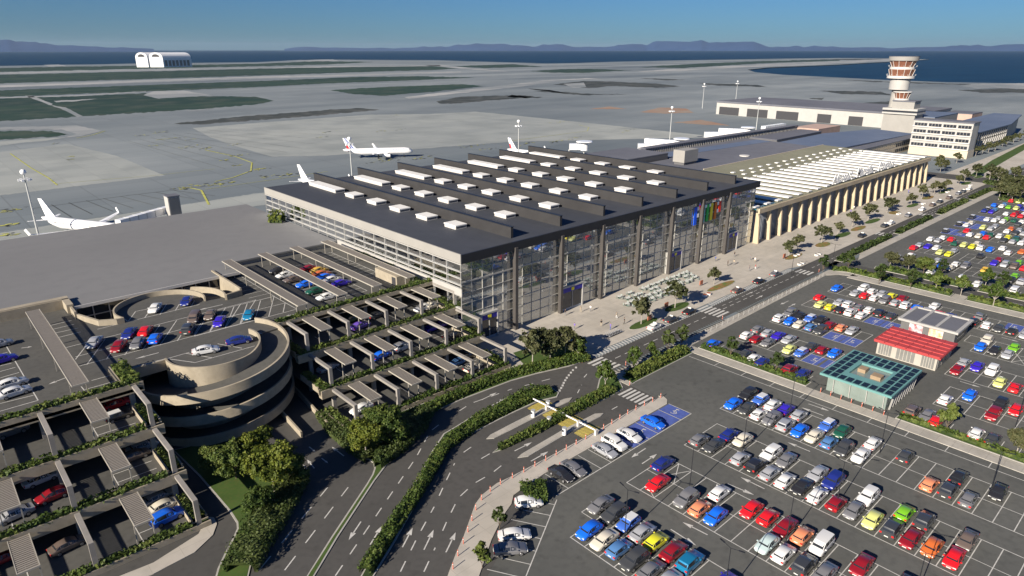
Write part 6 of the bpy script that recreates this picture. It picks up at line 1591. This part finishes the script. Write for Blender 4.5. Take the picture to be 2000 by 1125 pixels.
fe = thing('post_fence', 'thin post fence along the kerb between the road pavement and middle lot', 'fence', (156, 74.9, .12))
for i in range(29):
    b = MB().use('mast_grey'); u = 121.5 + i * 2.45; b.tube((u, 75.0, .12), (u, 75.0, 1.25), .04, n=5); b.build('post', fe)
def lamp(px, py, tx, ty_, label):
    x, y = at(px, py); lo, hi = 2, 30
    for _ in range(40):
        m_ = (lo + hi) / 2; qx, qy = at(tx, ty_, m_)
        if (qx * FX + qy * FY) > (x * FX + y * FY): lo = m_
        else: hi = m_
    h = max(7.5, min(12, lo))
    t = thing('car_park_lamp', label, 'lamp post', (x, y, 0), 0, 'twin arm lamp posts in the car parks')
    b = MB().use('dark_steel'); b.tube((x, y, 0), (x, y, h), .075, .045, 8); b.build('pole', t)
    for s in (1, -1):
        b = MB().use('dark_steel'); b.beam((x, y, h), (x + .3, y + s * 1.3, h + .15), .05, .05); b.beam((x + .22, y + s * .9, h + .1), (x + .32, y + s * 1.6, h + .2), .18, .06); b.build('lamp_arm', t)
for (a, c_, e, f, lb) in ((1220, 1048, 1223, 975, 'nearest row of lower lot, beside the white roofed blue car'), (1346, 960, 1347, 888, 'lower lot between the first aisle arrows'), (1450, 884, 1453, 819, 'lower lot aisle beside the third row'), (1541, 813, 1543, 759, 'lower lot behind the indigo sedan, fourth row'), (1535, 1062, 1542, 983, 'lower lot beside the dark red sedan'), (1414, 1170, 1421, 1092, 'bottom edge of lower lot'), (1633, 990, 1640, 917, 'lower lot beside the navy SUV'), (1718, 885, 1723, 822, 'long path below the kiosks'), (1932, 968, 1939, 899, 'path at far right'), (1783, 1180, 1788, 1096, 'bottom right of the lower lot'), (1983, 835, 1987, 775, 'far right beside the parked red car'), (1545, 538, 1545, 501, 'near the bend of the terminal road'), (1624, 525, 1626, 510, 'hedge corner by the road bend')):
    lamp(a, c_, e, f, 'slim twin arm lamp post, ' + lb)
def mast(px, py, h, label):
    x, y = at(px, py, h)
    t = thing('floodlight_mast', label, 'floodlight mast', (x, y, 0), 0, 'tall floodlight masts around the apron')
    b = MB().use('mast_grey'); b.tube((x, y, 0), (x, y, h - .5), .38, .2, 8); b.build('pole', t, smooth=50)
    b = MB().use('mast_grey'); b.cyl(x, y, h - 2.6, h - 2.3, 1.5, n=12)
    for i in range(6):
        a = i * 1.047; b.use('flood_white'); b.box(x + 1.6 * math.cos(a) - .35, x + 1.6 * math.cos(a) + .35, y + 1.6 * math.sin(a) - .35, y + 1.6 * math.sin(a) + .35, h - 2.9, h - 2.2)
    b.build('lamp_ring', t)
    b = MB().use('flood_white'); b.ball(x, y, h, .95, 12); b.build('globe', t, smooth=60)
mast(45, 336, 24, 'leftmost tall floodlight mast, beside the aircraft tail at left'); mast(682, 271, 24, 'floodlight mast standing in front of the taxiing white aircraft'); mast(1013, 237, 24, 'floodlight mast behind the middle of the finned roof'); mast(1313, 210, 24, 'floodlight mast among the white jet bridges'); mast(1376, 164, 26, 'floodlight mast left of the long hangar'); mast(1441, 159, 26, 'floodlight mast behind the left end of the hangar roof'); mast(1484, 192, 25, 'floodlight mast in front of the hangar doors')

# ================================================================== AIRCRAFT
def aircraft(nose, tail, label, livery=True, L=None, txt=True):
    nx_, ny_ = nose; tx, ty_ = tail; L = L or math.hypot(nx_ - tx, ny_ - ty_); ang = math.atan2(ny_ - ty_, nx_ - tx)
    t = thing('passenger_aircraft', label, 'aircraft', (nx_, ny_, 0), ang, 'white passenger aircraft on the apron')
    zc = 3.9; r = 2.0
    def ring(x, rr, zz, n=16): return [(x, rr * math.cos(2 * math.pi * i / n), zz + rr * math.sin(2 * math.pi * i / n)) for i in range(n)]
    b = MB().use('aircraft_white')
    rings = [ring(-L, .25, zc + 1.3), ring(-L * .93, .95, zc + .95), ring(-L * .84, 1.55, zc + .4), ring(-L * .74, r, zc)] + [ring(-L * q, r, zc) for q in (.5, .3, .12)] + [ring(-L * .065, r * .93, zc - .08), ring(-L * .03, r * .7, zc - .3), ring(-L * .008, r * .35, zc - .5), ring(0, .08, zc - .6)]
    b.loft(rings); me = b.mesh('fuselage', smooth=60); link('fuselage', me, t)
    b = MB().use('dark_glass'); b.box(-L * .052, -L * .036, -1.25, 1.25, zc + .75, zc + 1.15); link('cockpit_window', b.mesh('cockpit_window'), t)
    for s in (1, -1):
        b = MB().use('dark_opening')
        for i in range(40):
            x = -L * .12 - i * L * .017; b.box(x - .12, x + .12, s * (r - .05) - .04, s * (r - .05) + .04, zc + .35, zc + .7)
        link('cabin_windows', b.mesh('cabin_windows'), t)
        b = MB().use('aircraft_white')
        def sec(x0, x1, y, z, th): return [(x0, s * y, z), ((x0 * .7 + x1 * .3), s * y, z + th), (x1, s * y, z), ((x0 * .7 + x1 * .3), s * y, z - th * .5)]
        b.loft([sec(-L * .34, -L * .52, 1.2, zc - 1.1, .45), sec(-L * .44, -L * .53, 7, zc - .5, .28), sec(-L * .545, -L * .585, 17, zc + .6, .12)]); b.beam((-L * .555, s * 17, zc + .6), (-L * .59, s * 17.3, zc + 2.4), .12, 1.0)
        link('wing', b.mesh('wing'), t)
        b = MB().use('aircraft_white'); b.tube((-L * .33, s * 5.8, zc - 2.0), (-L * .40, s * 5.8, zc - 1.9), 1.05, 1.15, 14); b.tube((-L * .40, s * 5.8, zc - 1.9), (-L * .44, s * 5.8, zc - 1.8), 1.1, .65, 14); b.use('engine_grey'); b.tube((-L * .325, s * 5.8, zc - 2.0), (-L * .3301, s * 5.8, zc - 2.0), .9, .9, 14); b.use('aircraft_white'); b.box(-L * .42, -L * .37, s * 5.8 - .12, s * 5.8 + .12, zc - 1.2, zc - .5)
        link('engine', b.mesh('engine', smooth=45), t)
        b = MB().use('aircraft_white'); b.loft([sec(-L * .87, -L * .95, .5, zc + .9, .2), sec(-L * .955, -L * .985, 6, zc + 1.3, .08)]); link('tailplane', b.mesh('tailplane'), t)
        b = MB().use('dark_steel'); b.box(-L * .5 - .15, -L * .5 + .15, s * 3.6 - .15, s * 3.6 + .15, .5, zc - 1.2); b.use('tyre'); b.tube((-L * .5, s * 3.6 - .45, .55), (-L * .5, s * 3.6 + .45, .55), .55, n=12); link('landing_gear', b.mesh('landing_gear'), t)
    b = MB().use('dark_steel'); b.box(-L * .13 - .1, -L * .13 + .1, -.1, .1, .4, zc - 1.8); b.use('tyre'); b.tube((-L * .13, -.3, .4), (-L * .13, .3, .4), .4, n=12); link('landing_gear', b.mesh('nose_gear'), t)
    # fin, with slanted coloured bands
    zf0, zf1 = zc + 1.4, zc + 8.2
    def fx(q, z):  # q 0..1 chordwise from leading edge
        k = (z - zf0) / (zf1 - zf0); return -(L * .80 + (L * .945 - L * .80) * k) * (1 - q) - (L * .935 + (L * .995 - L * .935) * k) * q
    b = MB()
    bands = [(0, .22, 'aircraft_white'), (.22, .38, 'aircraft_blue'), (.38, .46, 'aircraft_white'), (.46, .58, 'aircraft_blue' if livery else 'aircraft_white'), (.58, .72, 'aircraft_white'), (.72, 1.0, 'aircraft_white')]
    if not livery: bands = [(0, 1, 'aircraft_white')]
    for (q0, q1, mn) in bands:
        for (za, zb) in ((zf0, zf0 + 3.4), (zf0 + 3.4, zf1)):
            m2 = 'aircraft_red' if (livery and q0 >= .72 and za == zf0) else mn
            b.use(m2); 
            for s in (1, -1):
                p = [(fx(q0, za), s * .16, za), (fx(q1, za), s * .16, za), (fx(q1, zb), s * .14, zb), (fx(q0, zb), s * .14, zb)]
                b.face(p if s > 0 else p[::-1])
    b.use('aircraft_white'); b.face([(fx(0, zf1), .14, zf1), (fx(1, zf1), .14, zf1), (fx(1, zf1), -.14, zf1), (fx(0, zf1), -.14, zf1)])
    b.face([(fx(0, zf0), -.16, zf0), (fx(0, zf1), -.14, zf1), (fx(0, zf1), .14, zf1), (fx(0, zf0), .16, zf0)]); b.face([(fx(1, zf0), .16, zf0), (fx(1, zf1), .14, zf1), (fx(1, zf1), -.14, zf1), (fx(1, zf0), -.16, zf0)])
    link('tail_fin', b.mesh('tail_fin'), t)
    if txt:
        cu = bpy.data.curves.new('lettering', 'FONT'); cu.body = 'AIRFRANCE'; cu.size = 1.5; cu.extrude = .02; cu.materials.append(M['aircraft_blue']); tm = text_obj(cu, 'fuselage_lettering'); lme = tm.data; bpy.data.objects.remove(tm)
        for s in (-1, 1):
            o = bpy.data.objects.new('fuselage_lettering', lme); C.objects.link(o); o.parent = t
            if s < 0: o.location = (-L * .115 - 8.2, -1.86, zc + .55); o.rotation_euler = (R(70), 0, 0)
            else: o.location = (-L * .115, 1.86, zc + .55); o.rotation_euler = (R(70), 0, R(180))
    return t
tail = at(670, 295, 4.5); nose = at(806, 295, 3.5)
aircraft(nose, tail, 'white aircraft with blue and red striped tail taxiing across the apron')
def from_tail(px, py, z, ang, L, lb, **k):
    x, y = at(px, py, z); a = R(ang); aircraft((x + L * .93 * math.cos(a), y + L * .93 * math.sin(a)), (x - L * .07 * math.cos(a), y - L * .07 * math.sin(a)), lb, **k)
from_tail(92, 424, 5.5, -62, 38, 'white aircraft at far left nosed in behind the pale roof', livery=False, txt=False)
from_tail(590, 350, 5.5, -75, 36, 'white aircraft tail rising behind the left corner of dark roof', livery=False, txt=False)
from_tail(998, 291, 5.5, -80, 36, 'white aircraft tail visible behind the middle of the dark roof')

# jet bridges
def jet_bridge(a, b_, z0, label, w=3.6, h=3.6, rot=True):
    xa, ya = at(*a, z0); xb, yb = at(*b_, z0)
    t = thing('jet_bridge', label, 'jet bridge', (xa, ya, 0), 0, 'white boarding bridges behind the concourse')
    b = MB().use('aircraft_white'); b.beam((xa, ya, z0 + h / 2), (xb, yb, z0 + h / 2), w, h); b.build('tunnel', t)
    b = MB().use('mast_grey')
    d = Vector((xb - xa, yb - ya)); n = max(2, int(d.length / 3.2))
    for i in range(1, n): p = Vector((xa, ya)) + d * i / n; b.beam((p.x, p.y, z0 + h / 2), (p.x + d.x / d.length * .25, p.y + d.y / d.length * .25, z0 + h / 2), w + .15, h + .15)
    b.build('tunnel_rib', t)
    b = MB().use('mast_grey'); b.box(xa - .4, xa + .4, ya - .4, ya + .4, 0, z0); b.box(xb - .4, xb + .4, yb - .4, yb + .4, 0, z0); b.build('support_leg', t)
    if rot:
        b = MB().use('aircraft_white'); b.cyl(xb, yb, z0 - .5, z0 + h + .2, 2.6, n=18); b.use('interior_dark'); b.cyl(xb, yb, z0 + h + .2, z0 + h + 1.0, 2.0, n=14); b.use('aircraft_white'); b.cyl(xb, yb, z0 + h + 1.0, z0 + h + 1.5, 5.2, 4.8, n=20); b.build('rotunda', t, smooth=40)
jet_bridge((1260, 281), (1330, 286), 4, 'white ribbed boarding bridge, upper one of the left pair')
jet_bridge((1246, 292), (1300, 292), 4, 'white boarding bridge with red mark, lower one of the left pair', rot=False)
jet_bridge((1403, 260), (1460, 262), 4, 'white ribbed boarding bridge, upper one of the right pair')
jet_bridge((1376, 268), (1430, 268), 4, 'white boarding bridge, lower one of the right pair', rot=False)
jet_bridge((1490, 256), (1530, 250), 4, 'white boarding bridge furthest right beside the gallery', rot=False)
jet_bridge((1112, 292), (1141, 292), 4, 'boarding bridge with white disc roof behind the dark roof')
jet_bridge((232, 443), (330, 415), 5, 'boarding bridge reaching the aircraft at far left', w=2.4, h=2.4, rot=False)
t = thing('stair_tower', 'grey louvred stair tower standing up behind the pale roof', 'stair tower', at(340, 418, 0) + (0,))
x, y = at(340, 414, 6); b = MB().use('facade_white'); b.box(x - 2, x + 2, y - 2.2, y + 2.2, 0, 12.0); b.use('grey_glass'); b.box(x + 2.0, x + 2.1, y - 1.8, y + 1.8, 2, 11.6); b.box(x - 1.7, x + 1.7, y - 2.3, y - 2.2, 2, 11.6); b.build('wall', t)
b = MB().use('grey_roof'); b.box(x - 2.2, x + 2.2, y - 2.4, y + 2.4, 12.0, 12.3); b.build('roof', t)

# ================================================================== TREES AND HEDGES
tr = [(1252, 634, 'plaza2', 1.0, 'tree on the first oval lawn of the plaza, near the white taxi'), (1318, 602, 'plaza2', 1.05, 'tree on the second oval lawn of the plaza'), (1394, 556, 'plaza1', .85, 'tree standing alone over the flower strip in mid plaza'), (1540, 501, 'plaza1', .95, 'left tree of the pair by the road bend'), (1557, 490, 'plaza0', .85, 'right tree of the pair by the road bend'), (1604, 475, 'plaza2', 1.0, 'large tree in front of the first ribs of the hall'), (1636, 458, 'plaza1', .85, 'small tree following the large one along ribbed hall'), (1664, 444, 'plaza0', .95, 'fourth tree from left along the ribbed hall'), (1695, 431, 'plaza2', 1.05, 'broad tree above a flower bed, centre of ribbed hall'), (1732, 416, 'plaza0', .95, 'left of two touching trees beside the ribbed hall'), (1745, 408, 'plaza1', .85, 'right of two touching trees beside the ribbed hall'), (1779, 401, 'plaza1', .95, 'dense round tree beside a flower bed, ribbed hall'), (1800, 388, 'plaza2', 1.0, 'tall tree right of the dense round one, ribbed hall'), (1824, 380, 'plaza0', .95, 'left of three touching trees, far plaza'), (1836, 377, 'plaza1', .9, 'middle of three touching trees, far plaza'), (1846, 374, 'plaza0', .85, 'right of three touching trees, far plaza'), (1872, 361, 'plaza1', .85, 'left of a tree pair near the hall end'), (1883, 355, 'plaza0', 1.0, 'right of a tree pair near the hall end'), (1906, 346, 'plaza2', 1.0, 'last tree on the far plaza'),
 (1040, 716, 'plaza2', 1.15, 'leftmost tree of the clump at the plaza corner'), (1074, 705, 'big2', .95, 'tallest tree of the clump at the plaza corner'), (1104, 700, 'plaza0', 1.2, 'third tree of the clump at the plaza corner'), (1129, 702, 'col2', 1.0, 'light green tree at the right end of plaza corner clump'),
 (1182, 760, 'col2', 1.05, 'tree at the top of hedge island before the lower crossing'),
 (1237, 722, 'col1', 1.05, 'leftmost tree of four on the planted strip beside the road'), (1273, 706, 'col1', .95, 'second tree of four on the planted strip beside the road'), (1303, 692, 'col0', 1.1, 'third tree of four on the planted strip beside the road'), (1331, 678, 'col0', 1.05, 'rightmost tree of four on the planted strip beside the road'),
 (1426, 699, 'col0', 1.0, 'left slim tree in the hedge below the middle lot'), (1514, 728, 'col0', .95, 'right slim tree in the hedge below the middle lot'), (1847, 843, 'col1', 1.1, 'bushy tree in the hedge right of the kiosks'), (1984, 890, 'big2', .62, 'tree at the right picture edge beyond the long path'),
 (1607, 532, 'col0', 1.05, 'slim tree at the hedge corner by the road bend'), (1655, 527, 'col0', 1.1, 'round tree at the entrance of the cross road'), (1716, 556, 'col0', 1.15, 'slim tree left end of hedge along the cross road'), (1777, 565, 'col0', 1.15, 'second slim tree in hedge along the cross road'), (1826, 569, 'col2', 1.0, 'light tree left of the footpath crossing'), (1876, 578, 'col2', 1.05, 'light tree right of the footpath crossing'), (1939, 599, 'col2', 1.15, 'light tree nearest the right edge along the cross road'), (1837, 541, 'col0', 1.05, 'slim tree on the far side of the cross road'), (1923, 562, 'col2', 1.0, 'light tree among the cars at the edge of far lot'), (1954, 572, 'col0', 1.15, 'dark slim tree at right, far side of cross road'),
 (1737, 523, 'big2', .68, 'broad tree at the corner of the far right lot'), (1773, 530, 'big2', .60, 'middle broad tree at the corner of the far right lot'), (1803, 536, 'big1', .68, 'rightmost broad tree at the corner of the far right lot'),
 (976, 1034, 'col0', .72, 'small round tree in the pavement above the white coupe'), (942, 1110, 'col1', .85, 'small round tree in the pavement at the bottom edge'),
 (537, 965, 'big0', 1.0, 'large yellow green tree beside the under-pass road, front one'), (508, 912, 'big0', .72, 'yellow green tree rising in front of the spiral ramp'), (462, 935, 'big1', .85, 'dark tree left of the large yellow green one'), (425, 925, 'big1', .62, 'low dark tree in the shade of the spiral ramp'), (572, 945, 'big1', .7, 'tree at the edge of the under-pass road, right of the large one'), (508, 1008, 'big1', .6, 'bushy dark tree below the large yellow green one'),
 (716, 893, 'big0', .75, 'left tree of the pair in the wedge between two roads'), (765, 872, 'big1', .85, 'right tree of the pair in the wedge between two roads'), (742, 848, 'big1', .7, 'tree behind the pair in the wedge between two roads')]
for px, py, k, s, lb in tr:
    x, y = at(px, py); tree(k, x, y, 'green ' + lb if len(lb.split()) < 14 and lb.split()[0] in ('tree',) else lb, s, .1)
fr = [(1905, 305), (1918, 302), (1930, 298), (1943, 295), (1957, 287), (1966, 284), (1979, 279), (1990, 275), (2003, 272), (1868, 319), (1845, 331), (1836, 337), (1833, 325), (1968, 382), (1985, 375), (1960, 376), (1998, 370), (1947, 360), (1932, 352), (1980, 352), (2005, 385), (1990, 392), (1975, 396), (1950, 390)]
wn = ['first', 'second', 'third', 'fourth', 'fifth', 'sixth', 'seventh', 'eighth', 'last']
for i, (px, py) in enumerate(fr):
    x, y = at(px, py)
    lb = '%s from left in the tree row before the office wing' % wn[i] if i < 9 else '%s of four trees between ribbed hall and office block' % wn[i - 9] if i < 13 else '%s tree of the grove beyond the far right lot' % ordn[i - 13]
    tree(('plaza0', 'plaza1', 'plaza2')[i % 3], x, y, lb, 1.0 if i < 13 else 1.25, .1)

hedge([(98.2, 72.8), (105, 72.8), (112, 72.8), (117.4, 72.9)], 2.7, 1.5, 'thick hedge strip between the terminal road and the lower lot', .1, leaf='leaf_green', seed=61)
hedge(pxs([(1146, 700), (1110, 708), (1060, 720), (1000, 734), (930, 760), (870, 786), (835, 806)]), [3.2, 3.0, 2.6, 2.2, 2.2, 2.2, 2.6], 1.5, 'long hedge at the foot of the terraces beside the inbound road', .1, seed=62)
hedge(pxs([(832, 808), (800, 835), (765, 880), (738, 915)]), [3.5, 6.5, 5, 1.5], 1.7, 'bushy undergrowth beneath the trees of the road wedge', .1, leaf='leaf_dark', seed=63)
hedge(pxs([(630, 812), (655, 840), (690, 872), (722, 902)]), [2.5, 3.5, 3.5, 2], 1.3, 'dark ground shrubs along the under-pass road kerb', .1, leaf='leaf_dark', seed=64)
hedge(pxs([(712, 1122), (768, 1035), (812, 970), (843, 920), (868, 876), (892, 858), (930, 830), (990, 798), (1040, 772), (1076, 766)]), [1.8, 2.0, 2.0, 2.0, 2.2, 2.4, 2.8, 3.2, 3.6, 2.0], 1.35, 'long dense hedge on the median between the entry roads', .1, leaf='leaf_green', seed=65, wob=.5)
hedge(pxs([(975, 880), (1010, 862), (1045, 845), (1080, 826), (1120, 803), (1160, 782), (1196, 762)]), [.8, 1.3, 1.6, 1.6, 2.2, 2.4, 2.6], 1.2, 'hedge on the island between the two toll lanes', .1, seed=66)
hedge([(122.3, 71.5), (122.3, 60), (122.3, 48)], 1.5, .9, 'low hedge along the path on the left side of the kiosks', .1, seed=67)
hedge([(122.3, 31), (122.3, 20), (122.3, 8), (122.3, -6)], 1.5, .8, 'low hedge along the path on the right side of the kiosks', .1, seed=68)
hedge([(198.6, 75.8), (200.6, 72.5), (200.4, 60), (200.4, 45.2)], 2.4, 1.1, 'hedge on the near side of cross road, left of footpath', .1, seed=69)
hedge([(200.4, 41), (200.4, 20), (200.4, 5)], 2.2, 1.1, 'hedge on the near side of cross road, right of footpath', .1, seed=70)
hedge([(210.8, 66.8), (210.8, 45.2)], 2.6, 1.1, 'hedge on the far side of cross road, left of footpath', .1, seed=71)
hedge([(210.8, 41), (210.8, 20), (210.8, 8)], 2.6, 1.1, 'hedge on the far side of cross road, right of footpath', .1, seed=72)
for i, (a, c_) in enumerate(((209.5, 249.2), (257.8, 292.4), (302, 337), (344, 373.4))):
    hedge([(a, 78.4), ((a + c_) / 2, 78.4), (c_, 78.4)], 2.0, 1.3, '%s dark kerbside hedge counted from the road bend' % wn[i], .1, leaf='leaf_dark', group='kerbside hedges along the terminal road', seed=73 + i)
hedge(pxs([(470, 1120), (500, 1062), (532, 1012), (566, 965), (590, 938)]), [4.5, 5.0, 5.0, 4.2, 3.2], 1.9, 'dense shrubbery sloping down beside the outbound road, bottom left', .1, leaf='leaf_dark', seed=80, wob=.6)
hedge(pxs([(1020, 972), (1045, 968), (1068, 968)]), [3.5, 4.2, 3.6], 1.7, 'round bush between the bollard pavement and the angled bays', .1, leaf='leaf_green', seed=81)
for i, (px0, py0, px1, py1) in enumerate(((1925, 358, 1995, 372), (1940, 372, 1990, 379), (1956, 390, 2010, 400), (1925, 347, 1990, 352))):
    a = at(px0, py0); c_ = at(px1, py1); hedge([a, c_], 4, 1.8, '%s hedge line of the grove beyond the far right lot' % wn[i], .1, leaf='leaf_dark', group='hedges beyond the far lot', seed=90 + i)

# ================================================================== LIGHT, SKY, CAMERA
SUN_AZ, SUN_EL = 186.5, 25.0     # direction the light comes from, degrees counter-clockwise from +X
sd = Vector((math.cos(R(SUN_AZ)) * math.cos(R(SUN_EL)), math.sin(R(SUN_AZ)) * math.cos(R(SUN_EL)), math.sin(R(SUN_EL))))
sl = bpy.data.lights.new('sun', 'SUN'); sl.energy = 4.0; sl.angle = R(.5); sl.color = (1.0, .90, .76)
so = bpy.data.objects.new('sun', sl); C.objects.link(so); so.rotation_euler = sd.to_track_quat('Z', 'Y').to_euler(); so.location = (0, 0, 300)
w = bpy.data.worlds.new('World'); bpy.context.scene.world = w; w.use_nodes = True
nt_ = w.node_tree; bg = nt_.nodes['Background']; sky = nt_.nodes.new('ShaderNodeTexSky'); sky.sky_type = 'NISHITA'; sky.sun_disc = False
sky.sun_elevation = R(SUN_EL); sky.sun_rotation = R(90 - SUN_AZ); sky.air_density = 1.0; sky.dust_density = .2; sky.ozone_density = 4.0; sky.altitude = 0
mxs = nt_.nodes.new('ShaderNodeMix'); mxs.data_type = 'RGBA'; mxs.blend_type = 'MULTIPLY'; mxs.inputs['Factor'].default_value = 1.0
mxs.inputs[7].default_value = (.215, .40, .66, 1)
nt_.links.new(sky.outputs[0], mxs.inputs[6]); nt_.links.new(mxs.outputs[2], bg.inputs['Color']); bg.inputs['Strength'].default_value = .05

# air: one closed box of even, very thin haze round everything
m_h = bpy.data.materials.new('haze'); m_h.use_nodes = True; th_ = m_h.node_tree; th_.nodes.remove(th_.nodes['Principled BSDF'])
pv = th_.nodes.new('ShaderNodeVolumePrincipled'); pv.inputs['Color'].default_value = (.62, .80, 1.0, 1); pv.inputs['Density'].default_value = 1.3e-5; pv.inputs['Anisotropy'].default_value = 0.2
th_.links.new(pv.outputs[0], th_.nodes['Material Output'].inputs['Volume']); M['haze'] = m_h
b = MB().use('haze'); b.box(-45000, 45000, -45000, 45000, -4, 420); tag(b.build('haze'), kind='stuff')

cam = bpy.data.cameras.new('camera'); co = bpy.data.objects.new('camera', cam); C.objects.link(co)
cam.sensor_width = 36.0; cam.lens = F / 2000.0 * 36.0; cam.clip_start = .5; cam.clip_end = 90000
co.location = (0, 0, CAM_H)
fwd = Vector((CP * FX, CP * FY, -SP)); co.rotation_euler = fwd.to_track_quat('-Z', 'Y').to_euler()
sc = bpy.context.scene; sc.camera = co
sc.view_settings.view_transform = 'Standard'; sc.view_settings.look = 'None'; sc.view_settings.exposure = 1.15; sc.view_settings.gamma = 1.0
sc.cycles.max_bounces = 8; sc.cycles.transparent_max_bounces = 12; sc.cycles.diffuse_bounces = 4; sc.cycles.glossy_bounces = 3
sc.cycles.use_denoising = True
